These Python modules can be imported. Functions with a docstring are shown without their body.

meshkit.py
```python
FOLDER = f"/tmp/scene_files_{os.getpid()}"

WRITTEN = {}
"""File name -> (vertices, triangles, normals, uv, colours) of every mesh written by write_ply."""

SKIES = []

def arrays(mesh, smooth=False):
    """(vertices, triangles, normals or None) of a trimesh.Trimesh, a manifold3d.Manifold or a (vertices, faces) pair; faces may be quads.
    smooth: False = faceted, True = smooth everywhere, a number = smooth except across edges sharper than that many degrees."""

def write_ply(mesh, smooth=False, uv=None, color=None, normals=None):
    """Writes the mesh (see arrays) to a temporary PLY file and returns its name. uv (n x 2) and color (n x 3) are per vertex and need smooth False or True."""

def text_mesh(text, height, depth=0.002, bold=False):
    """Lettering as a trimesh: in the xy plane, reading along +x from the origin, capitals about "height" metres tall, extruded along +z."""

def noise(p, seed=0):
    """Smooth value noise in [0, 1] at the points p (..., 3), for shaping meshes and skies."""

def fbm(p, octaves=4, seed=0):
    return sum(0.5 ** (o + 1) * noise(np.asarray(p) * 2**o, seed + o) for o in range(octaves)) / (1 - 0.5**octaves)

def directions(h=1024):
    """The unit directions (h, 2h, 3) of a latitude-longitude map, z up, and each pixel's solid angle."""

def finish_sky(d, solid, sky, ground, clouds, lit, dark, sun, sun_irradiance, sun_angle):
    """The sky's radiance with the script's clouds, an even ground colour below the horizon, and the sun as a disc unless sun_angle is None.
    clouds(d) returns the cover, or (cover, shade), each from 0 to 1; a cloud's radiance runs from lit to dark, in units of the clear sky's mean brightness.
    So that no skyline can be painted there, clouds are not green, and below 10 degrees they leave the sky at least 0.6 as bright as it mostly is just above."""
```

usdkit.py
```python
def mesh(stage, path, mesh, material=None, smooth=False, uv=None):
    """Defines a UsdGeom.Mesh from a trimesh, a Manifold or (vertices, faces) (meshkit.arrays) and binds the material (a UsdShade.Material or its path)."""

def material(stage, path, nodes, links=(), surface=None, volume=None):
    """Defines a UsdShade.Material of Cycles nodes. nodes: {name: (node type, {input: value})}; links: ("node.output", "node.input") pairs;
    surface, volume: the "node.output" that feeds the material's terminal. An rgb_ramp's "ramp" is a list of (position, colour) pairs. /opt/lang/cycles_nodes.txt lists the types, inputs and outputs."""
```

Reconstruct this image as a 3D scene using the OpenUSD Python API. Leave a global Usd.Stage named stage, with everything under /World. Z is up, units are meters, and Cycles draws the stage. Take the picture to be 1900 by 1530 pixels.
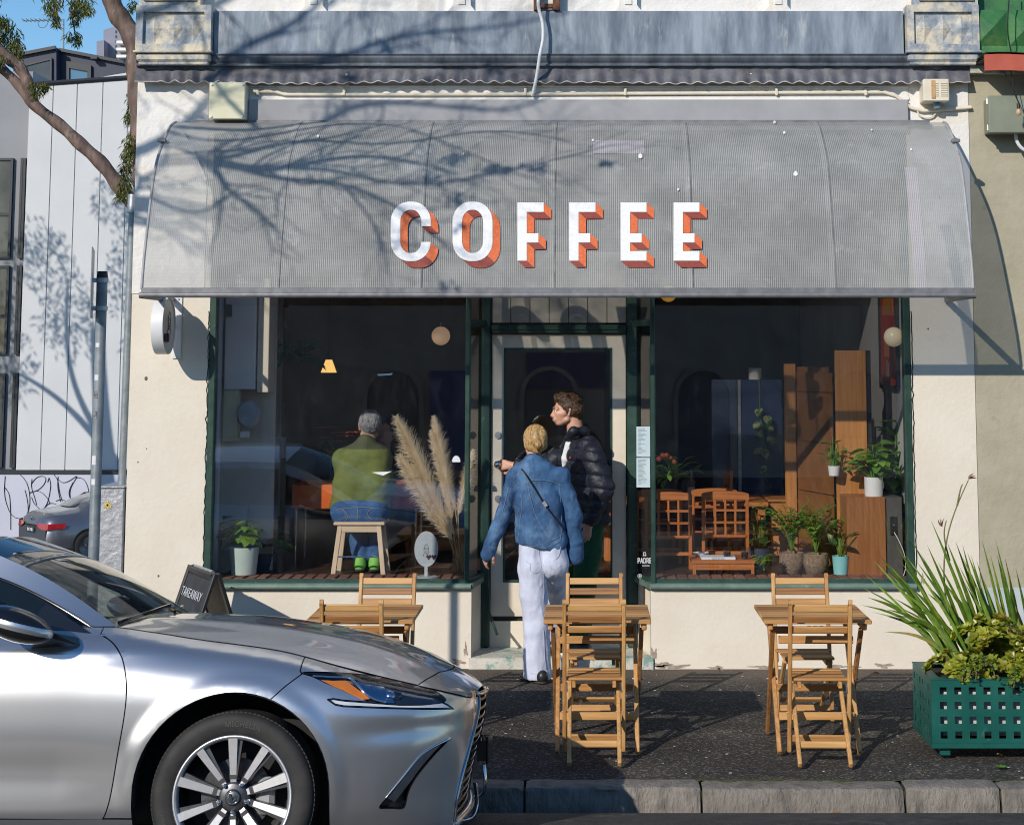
import math, random
import numpy as np, trimesh, usdkit, meshkit
from scipy.spatial import Delaunay
from shapely.geometry import Polygon, Point, LineString, MultiPolygon, box as sbox
from shapely.ops import unary_union
from shapely import contains_xy
from pxr import Usd, UsdGeom, UsdLux, UsdShade, Gf, Sdf, Vt

stage = Usd.Stage.CreateInMemory()
UsdGeom.SetStageUpAxis(stage, UsdGeom.Tokens.z)
UsdGeom.SetStageMetersPerUnit(stage, 1.0)
world = UsdGeom.Xform.Define(stage, '/World')
stage.SetDefaultPrim(world.GetPrim())
UsdGeom.Scope.Define(stage, '/World/Looks')

# ------------------------------------------------------------------ camera, sky, sun, exposure
FPX, PX0, PY0, TH, CH = 3250.0, 1085.0, 290.0, math.radians(6.5), 2.18
CD = CH / math.tan(math.atan((1240 - PY0) / FPX) - TH)      # the facade stands at y = 0
cam = UsdGeom.Camera.Define(stage, '/World/camera')
cam.CreateHorizontalApertureAttr(36.0)
cam.CreateVerticalApertureAttr(36.0 * 1530 / 1900)
cam.CreateFocalLengthAttr(36.0 * FPX / 1900)
cam.CreateHorizontalApertureOffsetAttr((950 - PX0) * 36 / 1900)
cam.CreateVerticalApertureOffsetAttr(-(765 - PY0) * 36 / 1900)
cam.CreateClippingRangeAttr(Gf.Vec2f(0.1, 2000))
cam.CreateExposureAttr(0.0)
cam.AddTranslateOp().Set(Gf.Vec3d(0, -CD, CH))
cam.AddRotateXOp().Set(90 + math.degrees(TH))
SUN = np.array([-0.59, -1.0, 0.577]); SUN /= np.linalg.norm(SUN)
usdkit.material(stage, '/World/Looks/sky_look', {
    't': ('sky_texture', dict(sky_type='single_scattering', sun_disc=False, sun_elevation=math.asin(SUN[2]),
                              sun_rotation=math.atan2(SUN[0], SUN[1]), altitude=50.0, air_density=1.0, aerosol_density=0.15, ozone_density=3.0)),
    'h': ('hsv', dict(saturation=1.22)), 'b': ('background_shader', dict(strength=0.135))}, [('t.color', 'h.color'), ('h.color', 'b.color')], surface='b.background')
dome = UsdLux.DomeLight.Define(stage, '/World/sky')
UsdShade.MaterialBindingAPI.Apply(dome.GetPrim()).Bind(UsdShade.Material.Get(stage, '/World/Looks/sky_look'))
dome.GetPrim().SetCustomDataByKey('kind', 'structure')
sun = UsdLux.DistantLight.Define(stage, '/World/sun')
sun.CreateIntensityAttr(0.95); sun.CreateAngleAttr(0.5); sun.CreateNormalizeAttr(True)
sun.CreateColorAttr(Gf.Vec3f(1.0, 0.925, 0.82))
sun.AddTransformOp().Set(Gf.Matrix4d().SetRotate(Gf.Rotation(Gf.Vec3d(0, 0, 1), Gf.Vec3d(*map(float, SUN)))))

def ray(px, py):
    c, s = math.cos(TH), math.sin(TH)
    a, b = (px - PX0) / FPX, -(py - PY0) / FPX
    return np.array([a, c - b * s, s + b * c])
def P(px, py, Y=0.0):
    "the place at depth Y that the photograph shows at a pixel"
    d = ray(px, py); return np.array([0, -CD, CH]) + d * (Y + CD) / d[1]
def PZ(px, py, z=0.0):
    d = ray(px, py); return np.array([0, -CD, CH]) + d * (z - CH) / d[2]
def XZ(px, py, Y=0.0):
    p = P(px, py, Y); return (p[0], p[2])
def FX(px, py=800, Y=0.0): return P(px, py, Y)[0]
def FZ(py, px=1085, Y=0.0): return P(px, py, Y)[2]

# ------------------------------------------------------------------ prims
used = {}
def numbered(path):
    n = used.get(path, -1) + 1; used[path] = n
    return path if n == 0 else f'{path}_{n:03d}'
def tag(o, label=None, cat=None, group=None, kind=None):
    p = o.GetPrim() if hasattr(o, 'GetPrim') else o
    for k, v in (('label', label), ('category', cat), ('group', group), ('kind', kind)):
        if v: p.SetCustomDataByKey(k, v)
    return o
def _path(parent): return '/World' if parent is None else str(parent.GetPath())
def obj(name, mesh, m, parent=None, smooth=False, label=None, uv=None):
    if isinstance(mesh, list): mesh = cat(mesh)
    if len(np.unique(mesh.faces)) != len(mesh.vertices): mesh = mesh.copy(); mesh.remove_unreferenced_vertices()
    p = numbered(_path(parent) + '/' + name)
    o = usdkit.mesh(stage, p, mesh, m, smooth, uv)
    if label: o.GetPrim().SetCustomDataByKey('label', label)
    return o
def thing(name, label, catg, loc=(0, 0, 0), rotz=0.0, group=None):
    x = UsdGeom.Xform.Define(stage, numbered('/World/' + name))
    x.AddTranslateOp().Set(Gf.Vec3d(*map(float, loc)))
    x.AddRotateZOp().Set(float(rotz))
    return tag(x, label, catg, group)
def dup(src, label, loc, rotz=0.0, group=None):
    d = src.GetPrim().GetCustomData()
    r = thing(src.GetPrim().GetName(), label, d['category'], loc, rotz, group or d.get('group'))
    r.GetPrim().GetReferences().AddInternalReference(src.GetPath())
    r.GetPrim().SetInstanceable(True)
    return r

# ------------------------------------------------------------------ shapes
def cat(ms):
    return trimesh.util.concatenate([m for m in ms if m is not None and len(m.faces)])
def bx(x0, x1, y0, y1, z0, z1, b=0.0):
    x0, x1 = sorted((x0, x1)); y0, y1 = sorted((y0, y1)); z0, z1 = sorted((z0, z1))
    if b <= 0:
        m = trimesh.creation.box(extents=(x1 - x0, y1 - y0, z1 - z0)); m.apply_translation(((x0 + x1) / 2, (y0 + y1) / 2, (z0 + z1) / 2)); return m
    b = min(b, (x1 - x0) * .45, (y1 - y0) * .45, (z1 - z0) * .45)
    pts = []
    for x, sx in ((x0, 1), (x1, -1)):
        for y, sy in ((y0, 1), (y1, -1)):
            for z, sz in ((z0, 1), (z1, -1)):
                pts += [(x + sx * b, y + sy * b, z), (x + sx * b, y, z + sz * b), (x, y + sy * b, z + sz * b)]
    return trimesh.convex.convex_hull(np.array(pts))
def frame_axes(d):
    d = np.asarray(d, float); d = d / (np.linalg.norm(d) + 1e-12)
    up = np.array([0, 0, 1.0]) if abs(d[2]) < .9 else np.array([1.0, 0, 0])
    u = np.cross(up, d); u /= np.linalg.norm(u)
    return u, np.cross(d, u)
def tube(pts, rad, n=8, caps=True, flat=1.0):
    pts = np.asarray(pts, float); k = len(pts)
    rad = np.broadcast_to(np.asarray(rad, float), (k,))
    T = np.gradient(pts, axis=0) if k > 2 else np.repeat([pts[1] - pts[0]], 2, 0)
    u, w = frame_axes(T[0]); rings = []
    a = np.linspace(0, 2 * np.pi, n, endpoint=False)
    for i in range(k):
        t = T[i] / (np.linalg.norm(T[i]) + 1e-12)
        u = u - t * (u @ t); u /= np.linalg.norm(u) + 1e-12; w = np.cross(t, u)
        rings.append(pts[i] + rad[i] * (np.cos(a)[:, None] * u + flat * np.sin(a)[:, None] * w))
    v = np.vstack(rings); f = []
    for i in range(k - 1):
        for j in range(n):
            a0, a1, b0, b1 = i * n + j, i * n + (j + 1) % n, (i + 1) * n + j, (i + 1) * n + (j + 1) % n
            f += [(a0, a1, b1), (a0, b1, b0)]
    if caps:
        v = np.vstack([v, pts[0], pts[-1]]); c0, c1 = k * n, k * n + 1
        for j in range(n):
            f += [(c0, (j + 1) % n, j), (c1, (k - 1) * n + j, (k - 1) * n + (j + 1) % n)]
    return trimesh.Trimesh(v, f, process=False)
def cyl(p0, p1, r0, r1=None, n=16): return tube([p0, p1], [r0, r0 if r1 is None else r1], n)
def bar(p0, p1, w, t, up=(0, 1, 0), b=0.0):
    "a rectangular bar from p0 to p1; t is measured along up"
    p0, p1 = np.asarray(p0, float), np.asarray(p1, float); d = p1 - p0; L = np.linalg.norm(d); d = d / L
    up = np.asarray(up, float); up = up - d * (up @ d); up /= np.linalg.norm(up); s = np.cross(d, up)
    m = bx(-w / 2, w / 2, -t / 2, t / 2, 0, L, b)
    m.vertices = p0 + m.vertices[:, :1] * s + m.vertices[:, 1:2] * up + m.vertices[:, 2:] * d
    if np.dot(np.cross(s, up), d) < 0: m.invert()
    return m
def lathe(prof, n=24, c=(0, 0, 0)):
    prof = np.asarray(prof, float); a = np.linspace(0, 2 * np.pi, n, endpoint=False)
    v = np.array([[r * math.cos(t), r * math.sin(t), z] for r, z in prof for t in a]) + np.asarray(c, float); f = []
    for i in range(len(prof) - 1):
        for j in range(n):
            a0, a1, b0, b1 = i * n + j, i * n + (j + 1) % n, (i + 1) * n + j, (i + 1) * n + (j + 1) % n
            f += [(a0, a1, b1), (a0, b1, b0)]
    return trimesh.Trimesh(v, f, process=False)
def prism(poly, lo, hi, axis='y'):
    "polygon extruded: axis y takes (x, z), axis z takes (x, y), axis x takes (y, z)"
    if not hasattr(poly, 'geoms') and not hasattr(poly, 'exterior'): poly = Polygon(poly)
    if not poly.is_valid: poly = poly.buffer(0)
    out = []
    for g in getattr(poly, 'geoms', [poly]):
        if g.area < 1e-9: continue
        m = trimesh.creation.extrude_polygon(g, abs(hi - lo), engine='earcut'); v = m.vertices.copy(); l = min(lo, hi)
        if axis == 'z': m.vertices = np.c_[v[:, 0], v[:, 1], v[:, 2] + l]
        elif axis == 'y': m.vertices = np.c_[v[:, 0], v[:, 2] + l, v[:, 1]]; m.invert()
        else: m.vertices = np.c_[v[:, 2] + l, v[:, 0], v[:, 1]]
        out.append(m)
    return cat(out)
def grid(fn, us, vs):
    "a surface of fn(u, v) -> xyz arrays"
    U, V = np.meshgrid(us, vs, indexing='ij'); p = np.stack(fn(U, V), -1).reshape(-1, 3); nu, nv = len(us), len(vs)
    i = (np.arange(nu - 1)[:, None] * nv + np.arange(nv - 1)).ravel()
    f = np.vstack([np.c_[i, i + nv, i + nv + 1], np.c_[i, i + nv + 1, i + 1]])
    return trimesh.Trimesh(p, f, process=False)
def ball(c, r, sub=2, sc=(1, 1, 1)):
    m = trimesh.creation.icosphere(subdivisions=sub, radius=1.0); m.vertices = m.vertices * np.asarray(sc) * r + np.asarray(c, float); return m
def ptri(poly, step):
    "fills a polygon with an even triangle net: (points, triangles)"
    if not poly.is_valid: poly = poly.buffer(0)
    pts, faces, off = [], [], 0
    for g in getattr(poly, 'geoms', [poly]):
        b = []
        for ring in [g.exterior, *g.interiors]:
            n = max(8, int(ring.length / step)); cs = np.array(ring.coords)[:-1]; dense = []
            for i in range(len(cs)):
                a, c = cs[i], cs[(i + 1) % len(cs)]; k = max(1, int(round(np.linalg.norm(c - a) / step)))
                dense += [a + (c - a) * t / k for t in range(k)]
            b += dense
        b = np.array(b); x0, y0, x1, y1 = g.bounds
        gx, gy = np.meshgrid(np.arange(x0, x1, step), np.arange(y0, y1, step)); gx = gx + (np.arange(gx.shape[0]) % 2)[:, None] * step * .5
        q = np.c_[gx.ravel(), gy.ravel()]; inner = g.buffer(-step * .55)
        if not inner.is_empty: q = q[contains_xy(inner, q[:, 0], q[:, 1])]
        else: q = q[:0]
        pt = np.vstack([b, q]); t = Delaunay(pt).simplices; c = pt[t].mean(1)
        t = t[contains_xy(g, c[:, 0], c[:, 1])]
        e = pt[t]; ar = (e[:, 1, 0] - e[:, 0, 0]) * (e[:, 2, 1] - e[:, 0, 1]) - (e[:, 2, 0] - e[:, 0, 0]) * (e[:, 1, 1] - e[:, 0, 1])
        t = t[np.abs(ar) > 1e-10]; ar = ar[np.abs(ar) > 1e-10]
        t[ar < 0] = t[ar < 0][:, ::-1]
        pts.append(pt); faces.append(t + off); off += len(pt)
    return np.vstack(pts), np.vstack(faces)
def spline(pts, n=40, closed=False):
    from scipy.interpolate import CubicSpline
    pts = np.asarray(pts, float)
    if closed: pts = np.vstack([pts, pts[:1]])
    t = np.r_[0, np.cumsum(np.linalg.norm(np.diff(pts, axis=0), axis=1) ** .5)]
    cs = CubicSpline(t, pts, bc_type='periodic' if closed else 'natural')
    return cs(np.linspace(0, t[-1], n, endpoint=not closed))
def rot(m, axis, deg, c=(0, 0, 0)):
    m = m.copy(); m.apply_transform(trimesh.transformations.rotation_matrix(math.radians(deg), axis, c)); return m
def mv(m, d):
    m = m.copy(); m.apply_translation(d); return m

# ------------------------------------------------------------------ materials
mats = {}
def surf(name, c1, c2=None, scale=6.0, rough=.6, metal=0.0, bump=0.0, bscale=60.0, bdist=.004, stretch=(1, 1, 1), coat=0.0, spec=.5, obj_space=False,
         detail=5.0, lo=.35, hi=.65, c3=None, s3=2.0, lo3=.5, hi3=.7, rvar=0.0, rand=0.0, trans=0.0, emit=0.0, emitc=None, sub=0.0):
    if name in mats: return mats[name]
    n = {'g': ('texture_coordinate', {}) if obj_space else ('geometry', {}), 'm': ('mapping', dict(scale=stretch)),
         'n': ('noise_texture', dict(scale=scale, detail=detail, roughness=.6)), 'r': ('rgb_ramp', dict(ramp=[(lo, c1), (hi, c2 or c1)])),
         'p': ('principled_bsdf', dict(roughness=rough, metallic=metal, coat_weight=coat, coat_roughness=.05, specular_ior_level=spec))}
    L = [('g.object' if obj_space else 'g.position', 'm.vector'), ('m.vector', 'n.vector'), ('n.fac', 'r.fac')]
    col = 'r.color'
    if c3:
        n['n3'] = ('noise_texture', dict(scale=s3, detail=6.0, roughness=.7)); n['r3'] = ('rgb_ramp', dict(ramp=[(lo3, (0, 0, 0)), (hi3, (1, 1, 1))]))
        n['x3'] = ('mix_color', dict(b=c3)); L += [('m.vector', 'n3.vector'), ('n3.fac', 'r3.fac'), ('r3.color', 'x3.fac'), (col, 'x3.a')]; col = 'x3.result'
    if rand:
        n['oi'] = ('object_info', {}); n['mr'] = ('map_range', dict(to_min=1 - rand, to_max=1 + rand)); n['h'] = ('hsv', {})
        L += [('oi.random', 'mr.value'), ('mr.result', 'h.value'), (col, 'h.color')]; col = 'h.color'
    L.append((col, 'p.base_color'))
    if rvar:
        n['rm'] = ('map_range', dict(from_min=.3, from_max=.7, to_min=max(.02, rough - rvar), to_max=min(1, rough + rvar))); L += [('n.fac', 'rm.value'), ('rm.result', 'p.roughness')]
    if bump:
        n['bn'] = ('noise_texture', dict(scale=bscale, detail=4.0, roughness=.6)); n['b'] = ('bump', dict(strength=bump, distance=bdist))
        L += [('m.vector', 'bn.vector'), ('bn.fac', 'b.height'), ('b.normal', 'p.normal')]
    if emit:
        n['p'][1].update(emission_strength=emit, emission_color=emitc or c1)
    out = 'p.BSDF'
    if trans:
        n['tr'] = ('translucent_bsdf', {}); n['mx'] = ('mix_closure', dict(fac=trans)); L += [(col, 'tr.color'), ('p.BSDF', 'mx.closure1'), ('tr.BSDF', 'mx.closure2')]; out = 'mx.closure'
    mats[name] = usdkit.material(stage, '/World/Looks/' + name, n, L, surface=out)
    return mats[name]
def pane(name, tint=(.92, .95, .94), f0=.045, rough=0.0, dirt=0.0):
    n = {'t': ('transparent_bsdf', dict(color=tint)), 'g': ('glossy_bsdf', dict(color=(1, 1, 1), roughness=rough)), 'lw': ('layer_weight', dict(blend=.5)), 'pw': ('math', dict(math_type='power', value2=5.0)),
         'f': ('map_range', dict(to_min=f0, to_max=1.0)), 'm': ('mix_closure', {})}
    L = [('lw.facing', 'pw.value1'), ('pw.value', 'f.value'), ('f.result', 'm.fac'), ('t.BSDF', 'm.closure1'), ('g.BSDF', 'm.closure2')]; out = 'm.closure'
    if dirt:
        n.update({'d': ('diffuse_bsdf', dict(color=(.75, .75, .72))), 'geo': ('geometry', {}), 'mp': ('mapping', dict(scale=(1, 1, .35))), 'n': ('noise_texture', dict(scale=9.0, detail=8.0, roughness=.75)),
                  'r': ('map_range', dict(from_min=.5, from_max=.8, to_min=0, to_max=dirt, clamp=True)), 'm2': ('mix_closure', {})})
        L += [('geo.position', 'mp.vector'), ('mp.vector', 'n.vector'), ('n.fac', 'r.value'), ('r.result', 'm2.fac'), ('m.closure', 'm2.closure1'), ('d.BSDF', 'm2.closure2')]; out = 'm2.closure'
    mats[name] = usdkit.material(stage, '/World/Looks/' + name, n, L, surface=out); return mats[name]
def solidglass(name, col=(1, 1, 1), rough=0.0):
    mats[name] = usdkit.material(stage, '/World/Looks/' + name, {'p': ('principled_bsdf', dict(base_color=col, roughness=rough, transmission_weight=1.0, ior=1.45))}, [], surface='p.BSDF'); return mats[name]
# ------------------------------------------------------------------ paints
cream = surf('cream_render', (.70, .63, .525), (.75, .69, .585), 2.2, .75, bump=.3, bscale=26, bdist=.010, c3=(.66, .56, .45), s3=3.5, lo3=.62, hi3=.85)
white_old = surf('old_white_paint', (.72, .69, .65), (.82, .80, .77), 5, .7, bump=.6, bscale=30, bdist=.010, c3=(.80, .66, .47), s3=2.2, lo3=.56, hi3=.75)
bluegrey = surf('blue_grey_paint', (.11, .14, .185), (.30, .35, .41), 5, .62, bump=.35, bscale=40, bdist=.006, stretch=(1.6, 1.6, .35), c3=(.55, .56, .55), s3=4.5, lo3=.60, hi3=.80)
bluepatch = surf('weathered_blue_paint', (.17, .21, .27), (.38, .41, .44), 9, .7, bump=.6, bscale=50, bdist=.008, c3=(.66, .58, .43), s3=7, lo3=.44, hi3=.62)
darkiron = surf('dark_painted_iron', (.065, .065, .078), (.15, .15, .17), 7, .6, bump=.4, bscale=50, bdist=.006, c3=(.27, .25, .23), s3=9, lo3=.66, hi3=.8)
gpaint = surf('dark_green_paint', (.015, .044, .033), (.032, .072, .056), 9, .38, bump=.25, bscale=70, bdist=.003, c3=(.16, .22, .18), s3=14, lo3=.62, hi3=.78)
sillgreen = surf('sun_faded_green_paint', (.10, .165, .135), (.15, .225, .19), 8, .5, bump=.3, bscale=70, bdist=.003, c3=(.30, .34, .30), s3=12, lo3=.62, hi3=.8)
doorcream = surf('door_cream_paint', (.66, .585, .47), (.74, .66, .54), 7, .5, bump=.15, bscale=60)
greyboard = surf('grey_board', (.30, .30, .315), (.36, .36, .37), 3, .75)
pipecream = surf('cream_pipe_paint', (.68, .60, .47), (.76, .69, .56), 12, .55, bump=.2, c3=(.40, .28, .17), s3=10, lo3=.66, hi3=.8)
steel = surf('dull_steel', (.40, .41, .42), (.55, .56, .57), 20, .42, metal=.9)
chrome = surf('chrome', (.75, .76, .78), None, 5, .07, metal=1.0)
blackp = surf('black_paint', (.012, .012, .013), (.02, .02, .02), 9, .45)
greenwall = surf('grey_green_render', (.36, .33, .235), (.43, .39, .29), 3, .8, bump=.6, bscale=14, bdist=.012, c3=(.17, .17, .13), s3=5, lo3=.62, hi3=.85)
leafgreenwall = surf('leaf_green_paint', (.022, .115, .045), (.06, .20, .055), 4, .55, bump=.4, bscale=40, bdist=.006, c3=(.26, .33, .12), s3=2.5, lo3=.5, hi3=.75)
brickm = [surf('brick_a', (.20, .075, .045), (.29, .115, .07), 30, .85, bump=.5, bscale=120), surf('brick_b', (.14, .055, .04), (.22, .085, .06), 30, .85, bump=.5, bscale=120), surf('brick_c', (.26, .11, .07), (.34, .15, .10), 30, .85, bump=.5, bscale=120)]
mortar = surf('mortar', (.12, .10, .08), (.17, .15, .12), 40, .9)
stepm = surf('worn_step_paint', (.52, .50, .44), (.70, .66, .58), 14, .75, bump=.6, bscale=60, bdist=.006, c3=(.20, .34, .30), s3=7, lo3=.5, hi3=.6)
tilem = [surf('step_tile_a', (.45, .32, .16), (.55, .42, .24), 30, .5), surf('step_tile_b', (.30, .36, .30), (.42, .46, .38), 30, .5), surf('step_tile_c', (.50, .40, .30), (.60, .52, .42), 30, .5)]
glassm = pane('shop_glass', (.965, .97, .98), .07, 0.0, .01)
asphalt = usdkit.material(stage, '/World/Looks/asphalt', {
    'g': ('geometry', {}), 'n': ('noise_texture', dict(scale=1.3, detail=8.0, roughness=.65)), 'r': ('rgb_ramp', dict(ramp=[(.3, (.036, .034, .032)), (.55, (.056, .052, .047)), (.75, (.095, .086, .074))])),
    'v': ('voronoi_texture', dict(scale=95.0, feature='f1')), 'vr': ('rgb_ramp', dict(ramp=[(.0, (1, 1, 1)), (.72, (1, 1, 1)), (.82, (1.9, 1.85, 1.8)), (1, (4.2, 4.0, 3.8))])), 's': ('separate_color', {}),
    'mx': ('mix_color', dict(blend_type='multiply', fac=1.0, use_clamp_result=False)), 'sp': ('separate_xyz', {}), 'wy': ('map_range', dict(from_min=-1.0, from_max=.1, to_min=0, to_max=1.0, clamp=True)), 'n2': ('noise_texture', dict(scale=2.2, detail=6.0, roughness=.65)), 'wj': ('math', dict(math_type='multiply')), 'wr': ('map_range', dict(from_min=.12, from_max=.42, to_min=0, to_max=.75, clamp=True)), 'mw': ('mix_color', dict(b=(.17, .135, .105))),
     'b': ('bump', dict(strength=.9, distance=.006)), 'p': ('principled_bsdf', dict(roughness=.8, specular_ior_level=.12))},
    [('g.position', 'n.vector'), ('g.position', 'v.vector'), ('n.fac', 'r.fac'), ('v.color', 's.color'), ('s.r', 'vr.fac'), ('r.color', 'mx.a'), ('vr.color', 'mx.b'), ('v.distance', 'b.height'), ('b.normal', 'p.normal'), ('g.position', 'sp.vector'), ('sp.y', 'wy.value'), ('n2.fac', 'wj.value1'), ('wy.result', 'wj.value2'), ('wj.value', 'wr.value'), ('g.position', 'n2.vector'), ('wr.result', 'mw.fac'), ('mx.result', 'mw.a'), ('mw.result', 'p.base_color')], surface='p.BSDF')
roadm = surf('road_asphalt', (.026, .026, .027), (.060, .058, .054), 9, .7, bump=1.0, bscale=70, bdist=.014, c3=(.14, .13, .115), s3=7, lo3=.56, hi3=.74)
bluestone = [surf('bluestone_' + k, a, b, 7, .75, bump=1.0, bscale=30, bdist=.016, c3=(.05, .045, .04), s3=7, lo3=.55, hi3=.72, stretch=(1.6, 1.6, .5)) for k, a, b in (('a', (.15, .135, .118), (.31, .275, .235)), ('b', (.13, .118, .104), (.27, .24, .205)))]
dirt = surf('kerb_dirt', (.03, .035, .015), (.06, .055, .03), 30, .95)

# ------------------------------------------------------------------ ground
KY = -3.30
def gz(x, y):
    x, y = np.broadcast_arrays(np.asarray(x, float), np.asarray(y, float))
    road = np.interp(y, [-60, -14, -11.5, -8, -4.15, -3.62, KY, KY + .4], [0, -.17, -.17, .05, .012, -.06, -.202, -.23])
    side = -.2 - np.clip(y - 1.0, 0, 31) * .079
    t = np.clip((y + 3.2) / 4.0, 0, 1)
    return road * (1 - t) + side * t
xs = np.unique(np.r_[np.linspace(-400, -40, 12), np.linspace(-40, 40, 41), np.linspace(40, 400, 12)])
ys = np.unique(np.r_[np.linspace(-400, -60, 8), np.linspace(-60, -14, 12), np.linspace(-14, -3.0, 60), np.linspace(-3, 1, 12), np.linspace(1, 60, 60), np.linspace(60, 600, 14)])
tag(obj('road', grid(lambda u, v: (u, v, gz(u, v)), xs, ys), roadm, None, True), 'dark asphalt road running along the kerb under the silver car', 'road', kind='structure')
PX_L = -3.62
def pave_z(x, y): return np.interp(y, [KY, 0], [-.03, 0]) + .006 * (meshkit.fbm(np.stack([x * .9, y * .9, 0 * x], -1), 3) - .5)
pv = grid(lambda u, v: (u, v, pave_z(u, v)), np.r_[np.linspace(PX_L, 5, 90), 12, 40], np.linspace(KY + .165, .32, 40))
pave = tag(UsdGeom.Xform.Define(stage, '/World/pavement'), 'dark speckled asphalt footpath in front of the coffee shop', 'pavement', kind='structure')
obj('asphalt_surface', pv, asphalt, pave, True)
obj('slab_edge', bx(PX_L, PX_L + .12, KY + .165, .2, -.4, -.015), bluestone[0], pave)
kerb = tag(UsdGeom.Xform.Define(stage, '/World/kerb'), 'rough bluestone kerb along the edge of the footpath', 'kerb', kind='structure')
rng = np.random.default_rng(5)
kx = [PX_L] + [P(a, 1480, KY)[0] for a in (640, 973, 1302, 1680, 1858)]
while kx[-1] < 30: kx.append(kx[-1] + rng.uniform(.8, 1.4))
for i in range(len(kx) - 1):
    a, b = kx[i] + .006, kx[i + 1] - .006
    if a > 6.5 and i % 3: pass
    nx = max(4, int((b - a) / .028)); dz = rng.uniform(-.004, .004); us = np.linspace(0, 1, nx); prof = np.array([(KY + .20, -.036), (KY + .165, -.027), (KY + .08, -.027), (KY + .018, -.029), (KY + .005, -.036), (KY, -.052), (KY - .004, -.09), (KY - .006, -.12), (KY - .004, -.16), (KY - .001, -.20), (KY, -.28)])
    def fn(U, V):
        k = V.astype(int); x = a + (b - a) * U; e = np.minimum(U, 1 - U) * (b - a); rd = np.clip(1 - e / .03, 0, 1) ** 2 * .014
        nz = meshkit.fbm(np.stack([x * 16, V * 2.2, 0 * x + i * 7], -1), 4) - .5
        y = prof[k, 0] - nz * .036 * (k > 2) + rd * (k > 2); z = prof[k, 1] + dz - nz * .010 * (k > 0) - rd * .6
        return x, y, z
    obj('kerb_stone', grid(fn, us, np.arange(len(prof))), bluestone[i % 2], kerb, True)
obj('kerb_bed', bx(PX_L, 30, KY + .03, KY + .19, -.3, -.05), dirt, kerb)
# moss and dirt line where the asphalt meets the stones
ms = []
for i in range(900):
    x = rng.uniform(-.8, 5); s = rng.uniform(.003, .011) * (1.4 if math.sin(x * 2.1) > .2 else .7)
    ms.append(ball((x, KY + .172 + rng.normal(0, .006), float(pave_z(np.array(x), np.array(KY + .17))) + .0), s, 0, (1.6, 1, .35)))
moss = tag(obj('moss', ms, surf('moss', (.03, .045, .006), (.075, .085, .015), 60, .95)), 'thin green moss growing in the joint behind the kerb', 'moss', kind='stuff')

# worn marks on the footpath
gum = surf('gum_grey', (.12, .115, .105), (.17, .16, .15), 30, .8)
def on_pave(p, up=.0012): return np.c_[p[:, 0], p[:, 1], pave_z(p[:, 0], p[:, 1]) + up]
for i in range(26):
    gx, gy, r_ = rng.uniform(-1.0, 3.2), rng.uniform(KY + .3, -.2), rng.uniform(.008, .018); t_ = np.linspace(0, 2 * np.pi, 12)[:-1]; rr_ = r_ * (1 + .25 * np.sin(2 * t_ + i) + .15 * np.sin(3 * t_)); q_ = np.vstack([[gx, gy], np.c_[gx + rr_ * np.cos(t_), gy + rr_ * np.sin(t_)]])
    obj('gum_spot', trimesh.Trimesh(on_pave(q_, .004), [(0, k + 1, (k + 1) % 11 + 1) for k in range(11)], process=False), gum, pave)
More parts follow.
